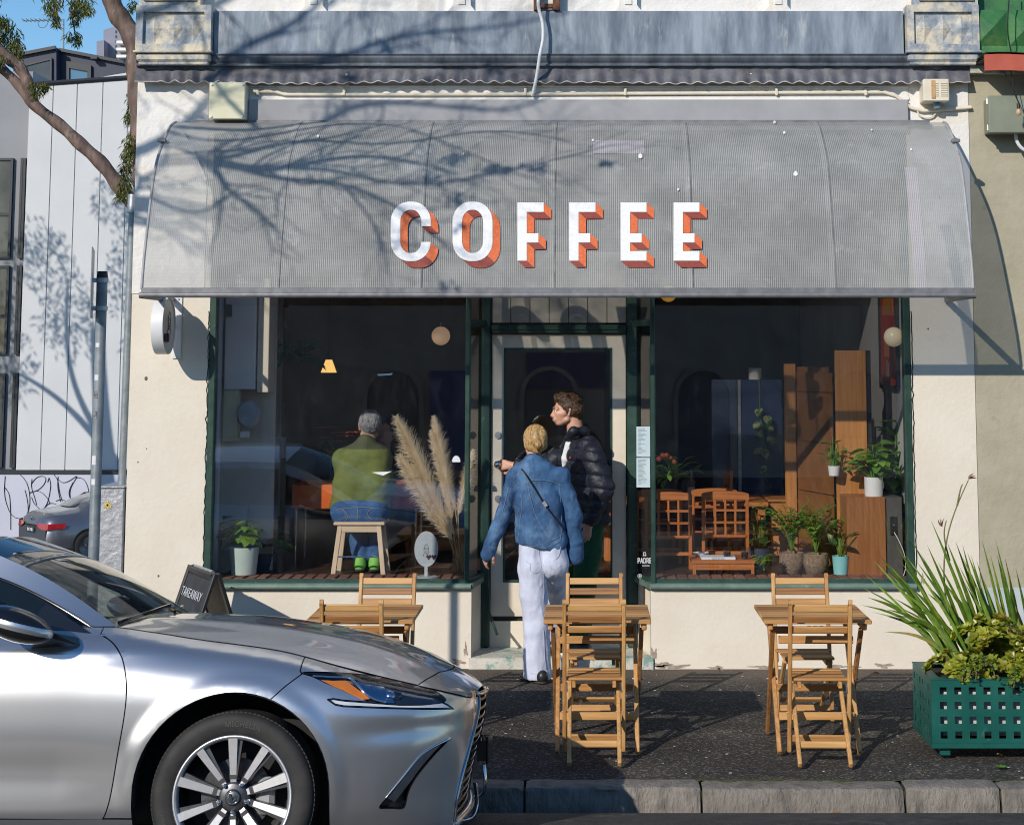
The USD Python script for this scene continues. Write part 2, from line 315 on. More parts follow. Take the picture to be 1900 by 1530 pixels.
# ------------------------------------------------------------------ the cafe building
XL, XR = -3.255, 2.79
shop = thing('cafe_building', 'old cream rendered corner shop with blue grey cornice above its green framed windows', 'building')
ZS = FZ(1090)                     # under side of the windows
ZB = FZ(1074)                     # top of the brick ledge
WL = (FX(384, 800), FX(872, 800)); WR = (FX(1207, 800), FX(1693, 800))
DXL, DXR = FX(898, 900, .43), FX(1177, 900, .43)
ZT = 3.79
out = Polygon([(XL, -.3), (XR, -.3), (XR, 4.30), (XL, 4.30)])
holes = [sbox(WL[0], ZS, WR[1], ZT)]
dl, dr = FX(874, 1180), FX(1208, 1180)
holes.append(sbox(dl, -.4, dr, ZS + .1))
obj('front_wall', prism(out.difference(unary_union(holes)), 0, .24), cream, shop)
# corner returns beside the door
for nm, (xa, xb) in dict(l=(dl, DXL), r=(dr, DXR)).items():
    q = Polygon([(xa, .22), (xb, .46), (xb + (-.14 if nm == 'l' else .14), .46), (xa + (-.14 if nm == 'l' else .14), .22)])
    obj('entry_return_wall', prism(q, 0, ZS + .002, 'z'), cream, shop)
# mosaic step and risers
obj('door_step', [prism([(dl - .015, -.02), (dr + .015, -.02), (DXR + .02, .5), (DXL - .02, .5)], -.1, .076, 'z')], stepm, shop, label='chipped painted door step with worn mosaic top')
tl = [[], [], []]; n = 0; ts = .026
for i in range(int((DXR - DXL - .24) / ts)):
    for j in range(11):
        x, y = DXL + .12 + i * ts, .03 + j * ts
        if meshkit.noise(np.array([x * 6, y * 7, 3.])) < .28: continue
        tl[int(rng.integers(0, 3))].append(bx(x, x + ts - .003, y, y + ts - .003, .070, .079 + rng.uniform(-.0008, .0012)))
for k in range(3): tag(obj('mosaic_tiles', tl[k], tilem[k], shop), kind='stuff')
obj('door_riser', bx(DXL - .05, DXR + .05, .44, .6, .05, FZ(1152, 1085, .44)), cream, shop)
obj('door_gap', bx(DXL - .05, DXR + .05, .47, .62, FZ(1152, 1085, .44) - .01, FZ(1143, 1085, .43) + .01), blackp, shop)
# window sills (green) and brick ledge
def rsill(x0, x1, xr, yr):
    return [prism(Polygon([(x0, -.035), (x1, -.035), (xr, yr), (xr + (-.1 if xr > x1 - .2 and x0 < x1 and xr > 0 else .1) * 0, yr + .05), (x0, .2)]), ZS, ZS + .045, 'z')]
sl = prism([(WL[0] - .01, -.035), (dl + .01, -.035), (DXL + .012, .43), (DXL - .12, .47), (WL[0] - .01, .22)], ZS - .005, ZS + .033, 'z')
sr = prism([(dr - .01, -.035), (WR[1] + .01, -.035), (WR[1] + .01, .22), (DXR + .12, .47), (DXR - .012, .43)], ZS - .005, ZS + .033, 'z')
for s, (xa, xb) in ((sl, (WL[0], dl)), (sr, (dr, WR[1]))):
    obj('window_sill', [s, tube([(xa, -.036, ZS + .012), (xb, -.036, ZS + .012)], .019, 10)], sillgreen, shop, 35)
bw = .078
for xa, xb in ((WL[0] + .03, WL[1] - .03), (WR[0] + .03, WR[1] - .02)):
    x = xa
    while x < xb - .03:
        w = min(bw, xb - x) * rng.uniform(.97, 1.0)
        obj('brick', bx(x + .004, x + w - .004, .055 + rng.uniform(-.004, .004), .29, ZB - .05, ZB + rng.uniform(-.003, .003), .005), brickm[int(rng.integers(0, 3))], shop)
        x += bw + .004
for a, b in (WL, WR): obj('brick_bed', bx(a, b, .06, .29, ZS - .05, ZB - .012), mortar, shop)
# shop windows: frame, post at the entry corner, glass, glass of the return
FT = .05
for side, (xa, xb, xd) in dict(l=(WL[0], WL[1], DXL), r=(WR[0], WR[1], DXR)).items():
    out_x, cor = (xa, xb) if side == 'l' else (xb, xa)
    s = 1 if side == 'l' else -1
    w = obj('shop_window', [bx(out_x, out_x + s * FT, -.006, .09, ZS + .03, ZT, .006), bx(out_x, cor, .0, .09, ZT - .06, ZT, .004), bx(out_x + s * FT, cor - s * .0, .012, .05, ZS + .03, ZS + .058, .004)], gpaint, shop, label=('left' if side == 'l' else 'right') + ' shop window in a dark green frame')
    obj('corner_post', bx(cor - s * .036, cor, -.004, .036, ZS + .03, ZT, .008), sillgreen if 0 else gpaint, w)
    obj('glass', bx(out_x + s * (FT - .004), cor - s * .034, .026, .032, ZS + .055, ZT - .05), glassm, w)
    e0, e1 = np.array([cor - s * .014, .045, 0]), np.array([xd + s * .0, .42, 0])
    q = [e0 + [0, 0, ZS + .03], e1 + [0, 0, ZS + .03], e1 + [0, 0, ZT], e0 + [0, 0, ZT]]
    obj('return_glass', trimesh.Trimesh(q, [(0, 1, 2), (0, 2, 3)], process=False), glassm, w)
    obj('return_rail', bar(e0 + [0, 0, ZS + .045], e1 + [0, 0, ZS + .045], .03, .03, (0, 0, 1), .003), gpaint, w); obj('return_rail', bar(e0 + [0, 0, 2.42], e1 + [0, 0, 2.42], .03, .045, (0, 0, 1), .003), gpaint, w)
# cracked putty edge beside the left frame
cr = [( WL[0] - .004 + (rng.normal(0, .0035)), -.004, z) for z in np.linspace(ZS, 2.5, 90)]
obj('putty_edge', tube(cr, .003, 5), blackp, shop)
cr = [( WR[1] + .006 + (rng.normal(0, .0025)), -.004, z) for z in np.linspace(ZS, 2.5, 60)]
obj('putty_edge', tube(cr, .004, 5), blackp, shop)
# door with its frame
DY = .43
fl, fr = FX(910, 900, DY), FX(1163, 900, DY)
df = obj('door_frame', [bx(DXL - .022, fl - .006, DY - .035, DY + .09, .08, ZT, .006), bx(fl - .03, fl, DY - .01, DY + .07, .08, ZT, .004), bx(fr + .006, DXR + .022, DY - .035, DY + .09, .08, ZT, .006), bx(fr, fr + .03, DY - .01, DY + .07, .08, ZT, .004),
                        bx(fl, fr, DY - .03, DY + .07, FZ(619, 1085, DY), FZ(602, 1085, DY), .008), bx(fl, fr, DY - .04, DY - .0301, FZ(612, 1085, DY), FZ(606, 1085, DY), .002)], gpaint, shop)
zt0, zt1 = FZ(600, 1085, DY), 2.95
k = 7; tw = (fr - fl) / k
for i in range(k):
    obj('transom_panel', bx(fl + i * tw + .002, fl + (i + 1) * tw - .002, DY + .0 + (i % 2) * .001, DY + .02, zt0 + .004, zt1, .003), surf('transom_grey', (.34, .31, .26), (.42, .38, .32), 7, .4), shop)
obj('transom_backing', bx(fl, fr, DY + .021, DY + .04, zt0, zt1), blackp, shop)
dz0, dz1 = FZ(1143, 1085, DY), FZ(621, 1085, DY)
gx0, gx1, gz0, gz1 = FX(934, 860, DY), FX(1136, 860, DY), FZ(1080, 1085, DY), FZ(645, 1085, DY)
door = obj('door', [prism(sbox(fl + .006, dz0, fr - .006, dz1).difference(sbox(gx0, gz0, gx1, gz1)), DY + .008, DY + .05)], doorcream, shop, label='cream painted timber door with a full length glass panel')
obj('door_bead', [prism(sbox(gx0, gz0, gx1, gz1).difference(sbox(gx0 + .014, gz0 + .016, gx1 - .014, gz1 - .014)), DY + .002, DY + .03)], gpaint, door)
obj('door_glass', bx(gx0 + .01, gx1 - .01, DY + .026, DY + .032, gz0 + .01, gz1 - .01), glassm, door)
for py in (807, 925):
    c = P(924, py, DY); obj('lock', [cyl(c + [0, .01, 0], c + [0, -.008, 0], .026, .024, 20), cyl(c + [0, -.007, 0], c + [0, -.012, 0], .012, .012, 14), bx(c[0] - .003, c[0] + .003, c[1] - .0135, c[1] - .01, c[2] - .008, c[2] + .008)], steel, door, 30)
c = P(924, 861, DY); KNOB = c + [0, -.06, 0]
obj('door_knob', [cyl(c + [0, .01, 0], c + [0, -.008, 0], .03, .028, 20), cyl(c, c + [0, -.04, 0], .011, .013, 12), ball(KNOB, .026, 3, (1, .75, 1))], chrome, door, 40)
# pale peeled paint streak and the little drain pipe left of the door
c0, c1 = P(901, 1130, .3), P(922, 1176, .12)
obj('drain_pipe', tube([P(906, 1090, .38), P(907, 1135, .34), c1], .011, 8), gpaint, shop, 40)
# wall vents
for (px, py) in ((582, 1157), (1512, 1167)):
    c = P(px, py); a = []
    for i in range(3):
        for j in range(3): a.append(bx(c[0] - .055 + i * .042, c[0] - .025 + i * .042, -.003, .012, c[2] - .022 + j * .019, c[2] - .013 + j * .019))
    obj('wall_vent', a, blackp, shop)
# small dents and stains on the plaster
for (px, py, r) in ((271, 702, .012), (256, 857, .005), (272, 832, .004), (272, 172, .018), (350, 166, .018), (294, 1068, .007), (1722, 610, .006)):
    c = P(px, py); obj('plaster_hole', lathe([(0, .004), (r * .6, .003), (r, .0)], 9, (0, 0, 0)).apply_transform(np.array([[1, 0, 0, c[0]], [0, 0, -1, -.001], [0, 1.3, 0, c[2]], [0, 0, 0, 1]])), surf('dent', (.13, .10, .08), (.2, .16, .12), 60, .9), shop)

# chipped plaster along the foot of the wall and at the corners of the entry
chipm = surf('bare_plaster', (.26, .21, .17), (.40, .34, .28), 30, .9, bump=.5, bscale=80)
for px, py, w_, h_ in ((1225, 1233, .07, .02), (1250, 1236, .10, .014), (1330, 1238, .05, .010), (1420, 1237, .09, .012), (1560, 1236, .12, .010), (1640, 1234, .06, .014), (770, 1232, .10, .016), (850, 1228, .04, .02), (690, 1236, .06, .010), (1213, 1216, .02, .05), (864, 1205, .012, .04), (1712, 1075, .014, .03)):
    c = P(px, py); t_ = np.linspace(0, 2 * np.pi, 26)[:-1]; k_ = 1 + .35 * np.sin(3 * t_ + px) + .25 * np.sin(5 * t_ + py) + .15 * np.sin(9 * t_); obj('plaster_chip', prism(Polygon(np.c_[c[0] + w_ * k_ * np.cos(t_), np.maximum(c[2] + h_ * k_ * np.sin(t_), .001)]).buffer(0), -.0016, .0), chipm, shop)
# fascia: mouldings, conduit, grey board, brackets
zf0, zf1 = FZ(186), FZ(140)
obj('fascia_moulding', [bx(FX(465, 170), 2.36, -.028, .02, FZ(163), FZ(160), .002), bx(FX(465, 170), 2.36, -.02, .02, FZ(186.5), FZ(180), .003), bx(XL, XR, -.045, .02, FZ(149), FZ(143), .004), bx(XL - .004, XR, -.02, .02, FZ(152), FZ(149.5), .002)], white_old, shop)
obj('upper_front_plaster', [bx(XL - .002, FX(388, 200), -.008, .01, FZ(545), FZ(150), .003), bx(2.36, XR + .002, -.008, .01, FZ(545), FZ(150), .003), bx(FX(388, 200) + .001, 2.359, -.006, .01, FZ(187), FZ(150), .002)], white_old, shop)
obj('fascia_board', bx(FX(463, 205), FX(1683, 205), -.05, .02, 3.80, FZ(186.6), .004), greyboard, shop, label='flat grey board above the awning')
cz = FZ(171)
obj('conduit', [tube([P(470, 170, -.03), P(510, 170, -.03), P(528, 176, -.03), P(800, 176, -.03), P(1640, 171, -.03), P(1662, 178, -.03), P(1690, 200, -.03), P(1712, 206, -.03), P(1760, 203, -.03), P(1802, 199, -.03)], .0135, 9)]
    + [bx(*(P(px, 174, 0)[0] + np.array([-.01, .01])), -.05, .0, cz - .03, cz + .022, .003) for px in (480, 640, 975, 1160, 1440, 1605)], pipecream, shop, 45)
def disc_bracket(px, py, r=.068):
    c = P(px, py, -.02); d = Polygon([(c[0] + r * math.cos(t), c[2] + r * math.sin(t)) for t in np.linspace(math.pi, 2 * math.pi, 20)] + [(c[0] + r, c[2] + .03), (c[0] - r, c[2] + .03)])
    obj('disc_bracket', [prism(d, -.045, .0), bx(c[0] - .006, c[0] + .006, -.07, -.04, c[2] - .03, c[2] + .01, .002)] + [cyl((c[0] + s * .036, -.075, c[2] + .016), (c[0] + s * .036, -.04, c[2] + .016), .011, .011, 6) for s in (-1, 1)], pipecream, shop, 30)
for px in (636, 1018, 1401, 1774): disc_bracket(px, 145)
obj('flat_hook', tube([P(1700, 200, -.03)] + [P(1720 + 18 * math.cos(t), 205 + 14 * math.sin(t), -.03) for t in np.linspace(math.pi, 0, 8)], .006, 6), pipecream, shop, 40)
# cornice: iron flashing with a wavy edge, mouldings, blue grey band, end blocks
def moulding(x0, x1, prof, m, name, label=None, smooth=25):
    q = Polygon(prof); obj(name, prism(q, x0, x1, 'x'), m, shop, smooth, label)
zb0, zb1 = FZ(104), FZ(25)
xa, xb = FX(402, 60), FX(1672, 60)
moulding(xa, xb, [(.1, zb0), (-.09, zb0), (-.09, zb1 - .006), (-.085, zb1), (.1, zb1)], bluegrey, 'cornice_band')
cp = [(.1, zb0 - .001), (-.16, zb0 - .001), (-.165, zb0 - .008), (-.152, zb0 - .014), (-.158, zb0 - .03), (-.150, zb0 - .05), (-.135, zb0 - .065), (-.135, zb0 - .072), (-.15, zb0 - .076), (-.15, zb0 - .088), (-.12, zb0 - .092), (-.11, zb0 - .14), (.1, zb0 - .14)]
cp = [(y + .055 if y < 0 else y, z) for y, z in cp]
moulding(XL + .003, XR - .003, cp, surf('dark_lead', (.045, .055, .07), (.13, .15, .18), 6, .55, bump=.3, bscale=50, stretch=(1.6, 1.6, .4), c3=(.28, .31, .33), s3=6, lo3=.62, hi3=.8), 'cornice_moulding')
def wavy(u, v):
    x = XL + (XR - XL) * u; z0 = zb0 - .088; am = .012 * (.5 + meshkit.fbm(np.stack([x * 3, 0 * x, 0 * x], -1), 2))
    ph = x * 2 * np.pi / .105; sag = .035 * (meshkit.fbm(np.stack([x * .8, 0 * x + 5, 0 * x], -1), 3) - .5)
    endl = np.clip((x - XL - .15) / .1, 0, 1) * np.clip((XR - x) / .25, 0, 1)
    z = z0 - v * (.118 + sag + am * np.sin(ph) * .8 * endl + .02 * np.exp(-((x + 2.2) / .6) ** 2))
    y = -.055 - v * .050 - v * am * np.cos(ph) * endl + .008 * (meshkit.fbm(np.stack([x * 12, z * 12, 0 * x], -1), 3) - .5) * 2
    return x, y, z
g1 = grid(wavy, np.linspace(0, 1, 700), np.linspace(0, 1, 9)); obj('iron_flashing', g1, darkiron, shop, True)
ed = np.array(wavy(np.linspace(0, 1, 700), np.ones(700))).T; obj('flashing_edge', tube(ed + [0, -.002, -.001], .0035, 5), surf('worn_edge', (.5, .46, .4), (.62, .58, .52), 40, .6), shop, True)
def end_block(x0, x1, m, mat2, label, gem):
    "a projecting end block with raised gems in a sunk panel"
    b = obj('cornice_block', [prism(sbox(x0, zb0 + .0, x1, zb1 + .03).difference(sbox(x0 + .05, zb0 + .06, x1 - .05, zb1 - .02)), -.16, -.13), bx(x0, x1, -.131, .1, zb0, zb1 + .03), bx(x0 - .012, x1 + .012, -.175, -.11, zb0 - .004, zb0 + .012, .004),
            bx(x0 + .005, x1 - .005, -.15, -.05, zb0 - .062, zb0 - .006, .012), bx(x0 + .02, x1 - .02, -.135, -.05, zb0 - .088, zb0 - .0625, .006)], m, shop, label=label)
    ms, w = [], (x1 - x0 - .12) / gem; zc = (zb0 + .06 + zb1 - .02) / 2; h = (zb1 - zb0 - .08) / 2 * .92
    for i in range(gem):
        cx = x0 + .06 + w * (i + .5); v = [(cx - w * .46, -.13, zc), (cx, -.13, zc - h), (cx + w * .46, -.13, zc), (cx, -.13, zc + h), (cx, -.155, zc)]
        ms.append(trimesh.Trimesh(v, [(0, 1, 4), (1, 2, 4), (2, 3, 4), (3, 0, 4)], process=False))
    obj('raised_gem', ms, mat2, b)
end_block(FX(262, 60) , FX(400, 60), bluepatch, bluepatch, 'left cornice block with worn diamond ornaments', 3)
end_block(FX(1676, 60), FX(1808, 60), bluepatch, bluepatch, 'right cornice block with worn diamond ornaments', 3)
# upper wall with pilaster feet and a rusty sign bracket
obj('upper_wall', bx(XL, XR, -.02, .22, zb1 - .001, 7.2), white_old, shop)
obj('upper_parapet', [bx(XL - .05, XR + .02, -.22, .22, 7.2, 7.55, .02), bx(XL - .1, XR + .02, -.3, .22, 7.55, 7.68, .02)], bluegrey, shop)
for px in (585, 858, 1165, 1442):
    x = FX(px, 10); obj('pilaster_foot', [prism([(x - .1, zb1), (x + .1, zb1), (x + .065, zb1 + .045), (x + .06, zb1 + .8), (x - .06, zb1 + .8), (x - .065, zb1 + .045)], -.075, -.021), prism([(x - .025, zb1 + .05), (x + .025, zb1 + .05), (x + .025, zb1 + .8), (x - .025, zb1 + .8)], -.085, -.075)], white_old, shop)
for s, (a, b) in enumerate(((268, 380), (1690, 1806))):
    a, b = FX(a, 10), FX(b, 10); obj('upper_pier', [bx(a, b, -.15, -.021, zb1 + .0305, 7.2), bx(a + .03, b - .03, -.17, -.15, zb1 + .06, zb1 + .09, .004), bx(a + .03, b - .03, -.17, -.15, zb1 + .10, zb1 + .6, .004)], bluepatch, shop)
rust = surf('rusty_iron', (.09, .035, .02), (.17, .075, .035), 30, .8, bump=.4)
rx = FX(1015, 10); obj('rusty_bracket', [bx(rx - .095, rx - .05, -.12, -.02, zb1 + .001, zb1 + .5, .003), bx(rx + .045, rx + .095, -.12, -.02, zb1 + .001, zb1 + .5, .003), bx(rx - .05, rx + .045, -.11, -.06, zb1 + .02, zb1 + .05, .003)], rust, shop)
# sides, roof, floor and inner faces
IN_Y = 7.0
ceilm = surf('cafe_ceiling', (.30, .20, .11), (.36, .24, .14), 2, .8)
inwall = surf('cafe_dark_wall', (.045, .040, .050), (.065, .058, .062), 2, .8)
ochre = surf('cafe_ochre_wall', (.20, .13, .06), (.25, .165, .08), 2, .85)
lightwall = surf('cafe_light_wall', (.46, .44, .40), (.54, .52, .48), 2, .8, bump=.2, bscale=20)
floorw = surf('cafe_floor', (.035, .022, .016), (.075, .045, .03), 5, .45, stretch=(8, .6, 1))
FLZ = ZB - .02
obj('side_wall', [bx(XL, XL + .2, .241, IN_Y, -4.0, 7.2)], white_old, shop); obj('side_wall', bx(XR - .04, XR + .001, .241, IN_Y, -.3, 7.2), cream, shop)
obj('rear_wall', bx(XL, XR, IN_Y, IN_Y + .2, -4, 7.2), cream, shop); obj('roof', bx(XL, XR, .221, IN_Y, 6.8, 7.0), darkiron, shop)
obj('inner_floor', bx(XL + .201, XR - .041, .62, IN_Y, FLZ - .2, FLZ), floorw, shop)
for a, b in ((XL + .201, DXL - .06), (DXR + .06, XR - .041)): obj('window_platform', bx(a, b, .291, .619, FLZ - .2, FLZ), floorw, shop)
obj('ceiling', bx(XL + .201, XR - .041, .241, IN_Y, 3.80, 3.95), ceilm, shop)
obj('inner_left_wall', [bx(XL + .201, WL[0] - .03, .241, 2.6, FLZ, 3.80)], lightwall, shop)
obj('inner_right_wall', [bx(WR[1] + .03, XR - .041, .241, IN_Y, FLZ, 3.80)], lightwall, shop)
obj('inner_back_wall', [bx(XL + .201, .2, 5.2, 5.35, FLZ, 3.80)], ochre, shop); obj('inner_rear_wall', [bx(.2, XR - .041, 6.7, 6.99, FLZ, 3.80)], inwall, shop)
obj('header_beam', [bx(XL + .24, XR - .06, .242, .34, ZT - .05, 3.80)], ceilm, shop)
obj('ceiling_beam', [bx(XL + .24, XR - .06, 2.2, 2.4, 3.4, 3.80)], surf('brown_beam', (.09, .05, .025), (.12, .07, .04), 5, .6), shop)
# ------------------------------------------------------------------ awning
_pf = [(0, 227), (.10, 229.5), (.22, 238), (.42, 263), (.64, 304), (.82, 392), (.955, 488), (1, 545)]
AW = spline([(-.05 - .85 * f, FZ(py, 1770, -.05 - .85 * f)) for f, py in _pf], 90)          # (y, z), wall to front edge
_awpy = []
for y, z in AW:
    d = np.array([y + CD, z - CH]); c, s = math.cos(TH), math.sin(TH); _awpy.append(PY0 - FPX * (d[1] * c - d[0] * s) / (d[0] * c + d[1] * s))
_awpy = np.array(_awpy)
_T = np.gradient(AW, axis=0); _N = np.c_[_T[:, 1], -_T[:, 0]]; _N /= np.linalg.norm(_N, axis=1)[:, None]
if _N[45, 0] > 0: _N = -_N
def on_awning(px, py, off=0.0):
    "pixels on the canopy's front -> places on it"
    px, py = np.asarray(px, float), np.asarray(py, float)
    y, z = np.interp(py, _awpy, AW[:, 0]), np.interp(py, _awpy, AW[:, 1]); ny, nz = np.interp(py, _awpy, _N[:, 0]), np.interp(py, _awpy, _N[:, 1])
    dep = (y + CD) * math.cos(TH) + (z - CH) * math.sin(TH)
    return np.stack([(px - PX0) / FPX * dep, y + ny * off, z + nz * off], -1)
AXL, AXR = -2.962, 2.598
def fabric(name, c1, c2):
    return usdkit.material(stage, '/World/Looks/' + name, {
        'g': ('geometry', {}), 'w': ('wave_texture', dict(scale=24.0, bands_direction='x', distortion=.25, detail=1.0, detail_scale=.6)), 'w2': ('wave_texture', dict(scale=34.0, bands_direction='z', distortion=.2, detail=0.0)),
        'n': ('noise_texture', dict(scale=3.0, detail=8.0, roughness=.7)), 'r': ('rgb_ramp', dict(ramp=[(.36, c1), (.62, c2)])),
        'n3': ('noise_texture', dict(scale=5.5, detail=9.0, roughness=.72)), 'r3': ('rgb_ramp', dict(ramp=[(.58, (0, 0, 0)), (.68, (1, 1, 1))])), 'x3': ('mix_color', dict(b=(.64, .63, .62))), 'lim': ('math', dict(math_type='multiply', value2=.5)),
        'mr': ('map_range', dict(to_min=.80, to_max=1.15)), 'mr2': ('map_range', dict(to_min=.93, to_max=1.06)), 'mul': ('math', dict(math_type='multiply')), 'v': ('combine_xyz', {}), 'mx': ('mix_color', dict(blend_type='multiply', fac=1.0, use_clamp_result=False)),
        'p': ('principled_bsdf', dict(roughness=.55, specular_ior_level=.3)), 't': ('transparent_bsdf', {}), 'ta': ('map_range', dict(to_min=.48, to_max=.20)), 'm': ('mix_closure', {}), 'tl': ('translucent_bsdf', {}), 'm0': ('mix_closure', dict(fac=.08))},
        [('g.position', 'w.vector'), ('g.position', 'w2.vector'), ('g.position', 'n.vector'), ('g.position', 'n3.vector'), ('n.fac', 'r.fac'), ('n3.fac', 'r3.fac'), ('r3.color', 'lim.value1'), ('lim.value', 'x3.fac'), ('r.color', 'x3.a'), ('w.fac', 'mr.value'), ('w2.fac', 'mr2.value'), ('mr.result', 'mul.value1'), ('mr2.result', 'mul.value2'),
         ('mul.value', 'v.x'), ('mul.value', 'v.y'), ('mul.value', 'v.z'), ('x3.result', 'mx.a'), ('v.vector', 'mx.b'), ('mx.result', 'p.base_color'), ('w.fac', 'ta.value'), ('ta.result', 'm.fac'), ('mx.result', 'tl.color'), ('p.BSDF', 'm0.closure1'), ('tl.BSDF', 'm0.closure2'), ('m0.closure', 'm.closure1'), ('t.BSDF', 'm.closure2')], surface='m.closure')
meshm = fabric('awning_mesh', (.35, .355, .34), (.47, .47, .455)); patchm = fabric('awning_pale_mesh', (.50, .47, .49), (.56, .53, .55))
frame_grey = surf('awning_frame', (.16, .16, .17), (.24, .24, .25), 12, .5, metal=.3)
awn = thing('awning', 'large curved grey mesh awning lettered COFFEE over the shop front', 'awning')
def sheet(x0, x1, off, i0, i1, n=60, wav=1.0):
    def fn(U, V):
        i = i0 + (i1 - i0) * V; k = np.arange(90.); x = x0 + (x1 - x0) * U
        w = wav * (.010 * (meshkit.fbm(np.stack([x * 1.3, i * .05, 0 * x], -1), 3) - .5) * np.sin(np.clip(V, 0, 1) * np.pi) + .006 * np.sin((x - AXL) * 2 * np.pi / 1.02) * np.sin(V * np.pi))
        return x, np.interp(i, k, AW[:, 0]) + np.interp(i, k, _N[:, 0]) * (off + w), np.interp(i, k, AW[:, 1]) + np.interp(i, k, _N[:, 1]) * (off + w)
    return grid(fn, np.linspace(0, 1, n), np.linspace(0, 1, 70))
obj('canopy', sheet(AXL, AXR, 0, 0, 89, 160), meshm, awn, True)
_side = {}
for px, w in ((527, 5), (787, 4), (1030, 4), (1283, 4), (1543, 5)):
    x = FX(px, 400, -.75); obj('seam', sheet(x - .003, x + .003, .005, 0, 89, 4), surf('seam_thread', (.10, .10, .10), (.30, .30, .29), 9, .8), awn, True); obj('seam_overlap', sheet(x - .035, x - .0035, .004, 0, 89, 4), meshm, awn, True)
for a, b, i0 in ((1690, 1712, 45),):
    xa, xb = on_awning(a, 430)[0], on_awning(b, 430)[0]; obj('pale_patch', sheet(xa, xb, .005, i0, 88, 8), patchm, awn, True)
xa, xb = on_awning(1100, 280)[0], on_awning(1196, 280)[0]; obj('pale_patch', sheet(xa, xb, .005, np.interp(262, _awpy, np.arange(90)), np.interp(286, _awpy, np.arange(90)), 10), patchm, awn, True)
zl = AW[-1, 1]
for x in (AXL, AXR):
    obj('end_hoop', tube([(x, y, z) for y, z in AW[::3]], .010, 8), surf('hoop_grey', (.30, .30, .30), (.38, .38, .38), 9, .5), awn, True)
    obj('end_arm', bar((x, -.02, zl - .012), (x, -.9, zl - .012), .036, .036, (0, 0, 1), .004), frame_grey, awn)
    i = int(np.interp(266, _awpy, np.arange(90))); p = np.array([x, AW[i, 0], AW[i, 1]])
    obj('clamp', [ball(p + [0, -.02, .01], .022, 2), bx(p[0] - .03, p[0] + .03, p[1] - .05, p[1] - .01, p[2] - .005, p[2] + .02, .005)], frame_grey, awn, 30)
obj('front_bar', [tube([(AXL - .01, -.905, zl - .008), (AXR + .01, -.905, zl - .008)], .019, 10), bx(AXL, AXR, -.912, -.885, zl + .004, zl + .04, .004)], frame_grey, awn, 35)
obj('wall_rail', bx(AXL + .1, AXR - .1, -.06, -.045, AW[0, 1] - .02, AW[0, 1] + .015, .003), frame_grey, awn)
# lettering: white faces with orange right sides and dark red undersides
whitep = surf('letter_white', (.74, .74, .74), (.86, .86, .86), 60, .6, c3=(.5, .5, .5), s3=30, lo3=.6, hi3=.75)
orangep = surf('letter_orange', (.60, .11, .025), (.74, .16, .04), 60, .6); redp = surf('letter_red', (.22, .03, .018), (.30, .045, .025), 60, .6)
def rrect(x0, y0, x1, y1, rx, ry):
    t = np.linspace(0, np.pi / 2, 9); c = []
    for cx, cy, a0 in ((x1 - rx, y1 - ry, 0), (x0 + rx, y1 - ry, np.pi / 2), (x0 + rx, y0 + ry, np.pi), (x1 - rx, y0 + ry, 1.5 * np.pi)):
        c += [(cx + rx * math.cos(a0 + a), cy + ry * math.sin(a0 + a)) for a in t]
    return Polygon(c)
def L_O(x): return rrect(x, 375.5, x + 74, 485.5, 34, 36).difference(rrect(x + 17.5, 390.5, x + 56.5, 470.5, 18, 22))
def L_C(x): return L_O(x).difference(sbox(x + 50, 421, x + 90, 450)).buffer(0)
def L_F(x, w=49, m=39): return unary_union([sbox(x, 377, x + 17.5, 484.5), sbox(x, 377, x + w, 394.5), sbox(x, 434, x + m, 451)])
def L_E(x): return unary_union([L_F(x, 48, 39), sbox(x, 467, x + 48, 484.5)])
letters = [('C', L_C(725.5)), ('O', L_O(840)), ('F', L_F(960)), ('F', L_F(1056)), ('E', L_E(1151.5)), ('E', L_E(1249.5))]
def lay(poly, off, step=2.6):
    if poly.is_empty: return None
    p, f = ptri(poly, step); v = on_awning(p[:, 0], p[:, 1], off)
    m = trimesh.Trimesh(v, f, process=False)
    if m.face_normals[:, 1].mean() > 0: m.invert()
    return m
SH = np.array([14.0, 12.5])
for nm, g in letters:
    org, red = [], []
    for ring in [g.exterior, *g.interiors]:
        c = np.array(ring.coords)
        sgn = 1 if ring.is_ccw else -1
        if ring is not g.exterior and not any(ring.equals(g.exterior) for _ in (0,)): pass
        for a, b in zip(c[:-1], c[1:]):
            d = b - a; nrm = np.array([d[1], -d[0]]) * (1 if Polygon(ring).exterior.is_ccw else -1)
            if ring is not g.exterior and Polygon(ring).within(Polygon(g.exterior).buffer(-1)): nrm = -nrm
            if nrm @ SH <= 1e-6: continue
            q = Polygon([a, b, b + SH, a + SH]).buffer(.05)
            (org if nrm[0] > abs(nrm[1]) * .95 or (nrm[0] > 0 and nrm[1] < 0) else red).append(q)
    org = unary_union(org) if org else Polygon(); red = unary_union(red) if red else Polygon()
    base = g.buffer(.4); org = org.difference(base).buffer(-.15); red = red.difference(base).difference(org.buffer(.3)).buffer(-.1)
    l = obj('letter', lay(g, .0115), whitep, awn, True, label='white painted letter ' + nm)
    for q, m, n_ in ((org, orangep, 'orange_side'), (red, redp, 'red_underside')):
        parts = [x for x in getattr(q, 'geoms', [q]) if x.area > 3]
        for x in parts: obj(n_, lay(x, .0105), m, l, True)
sp = []
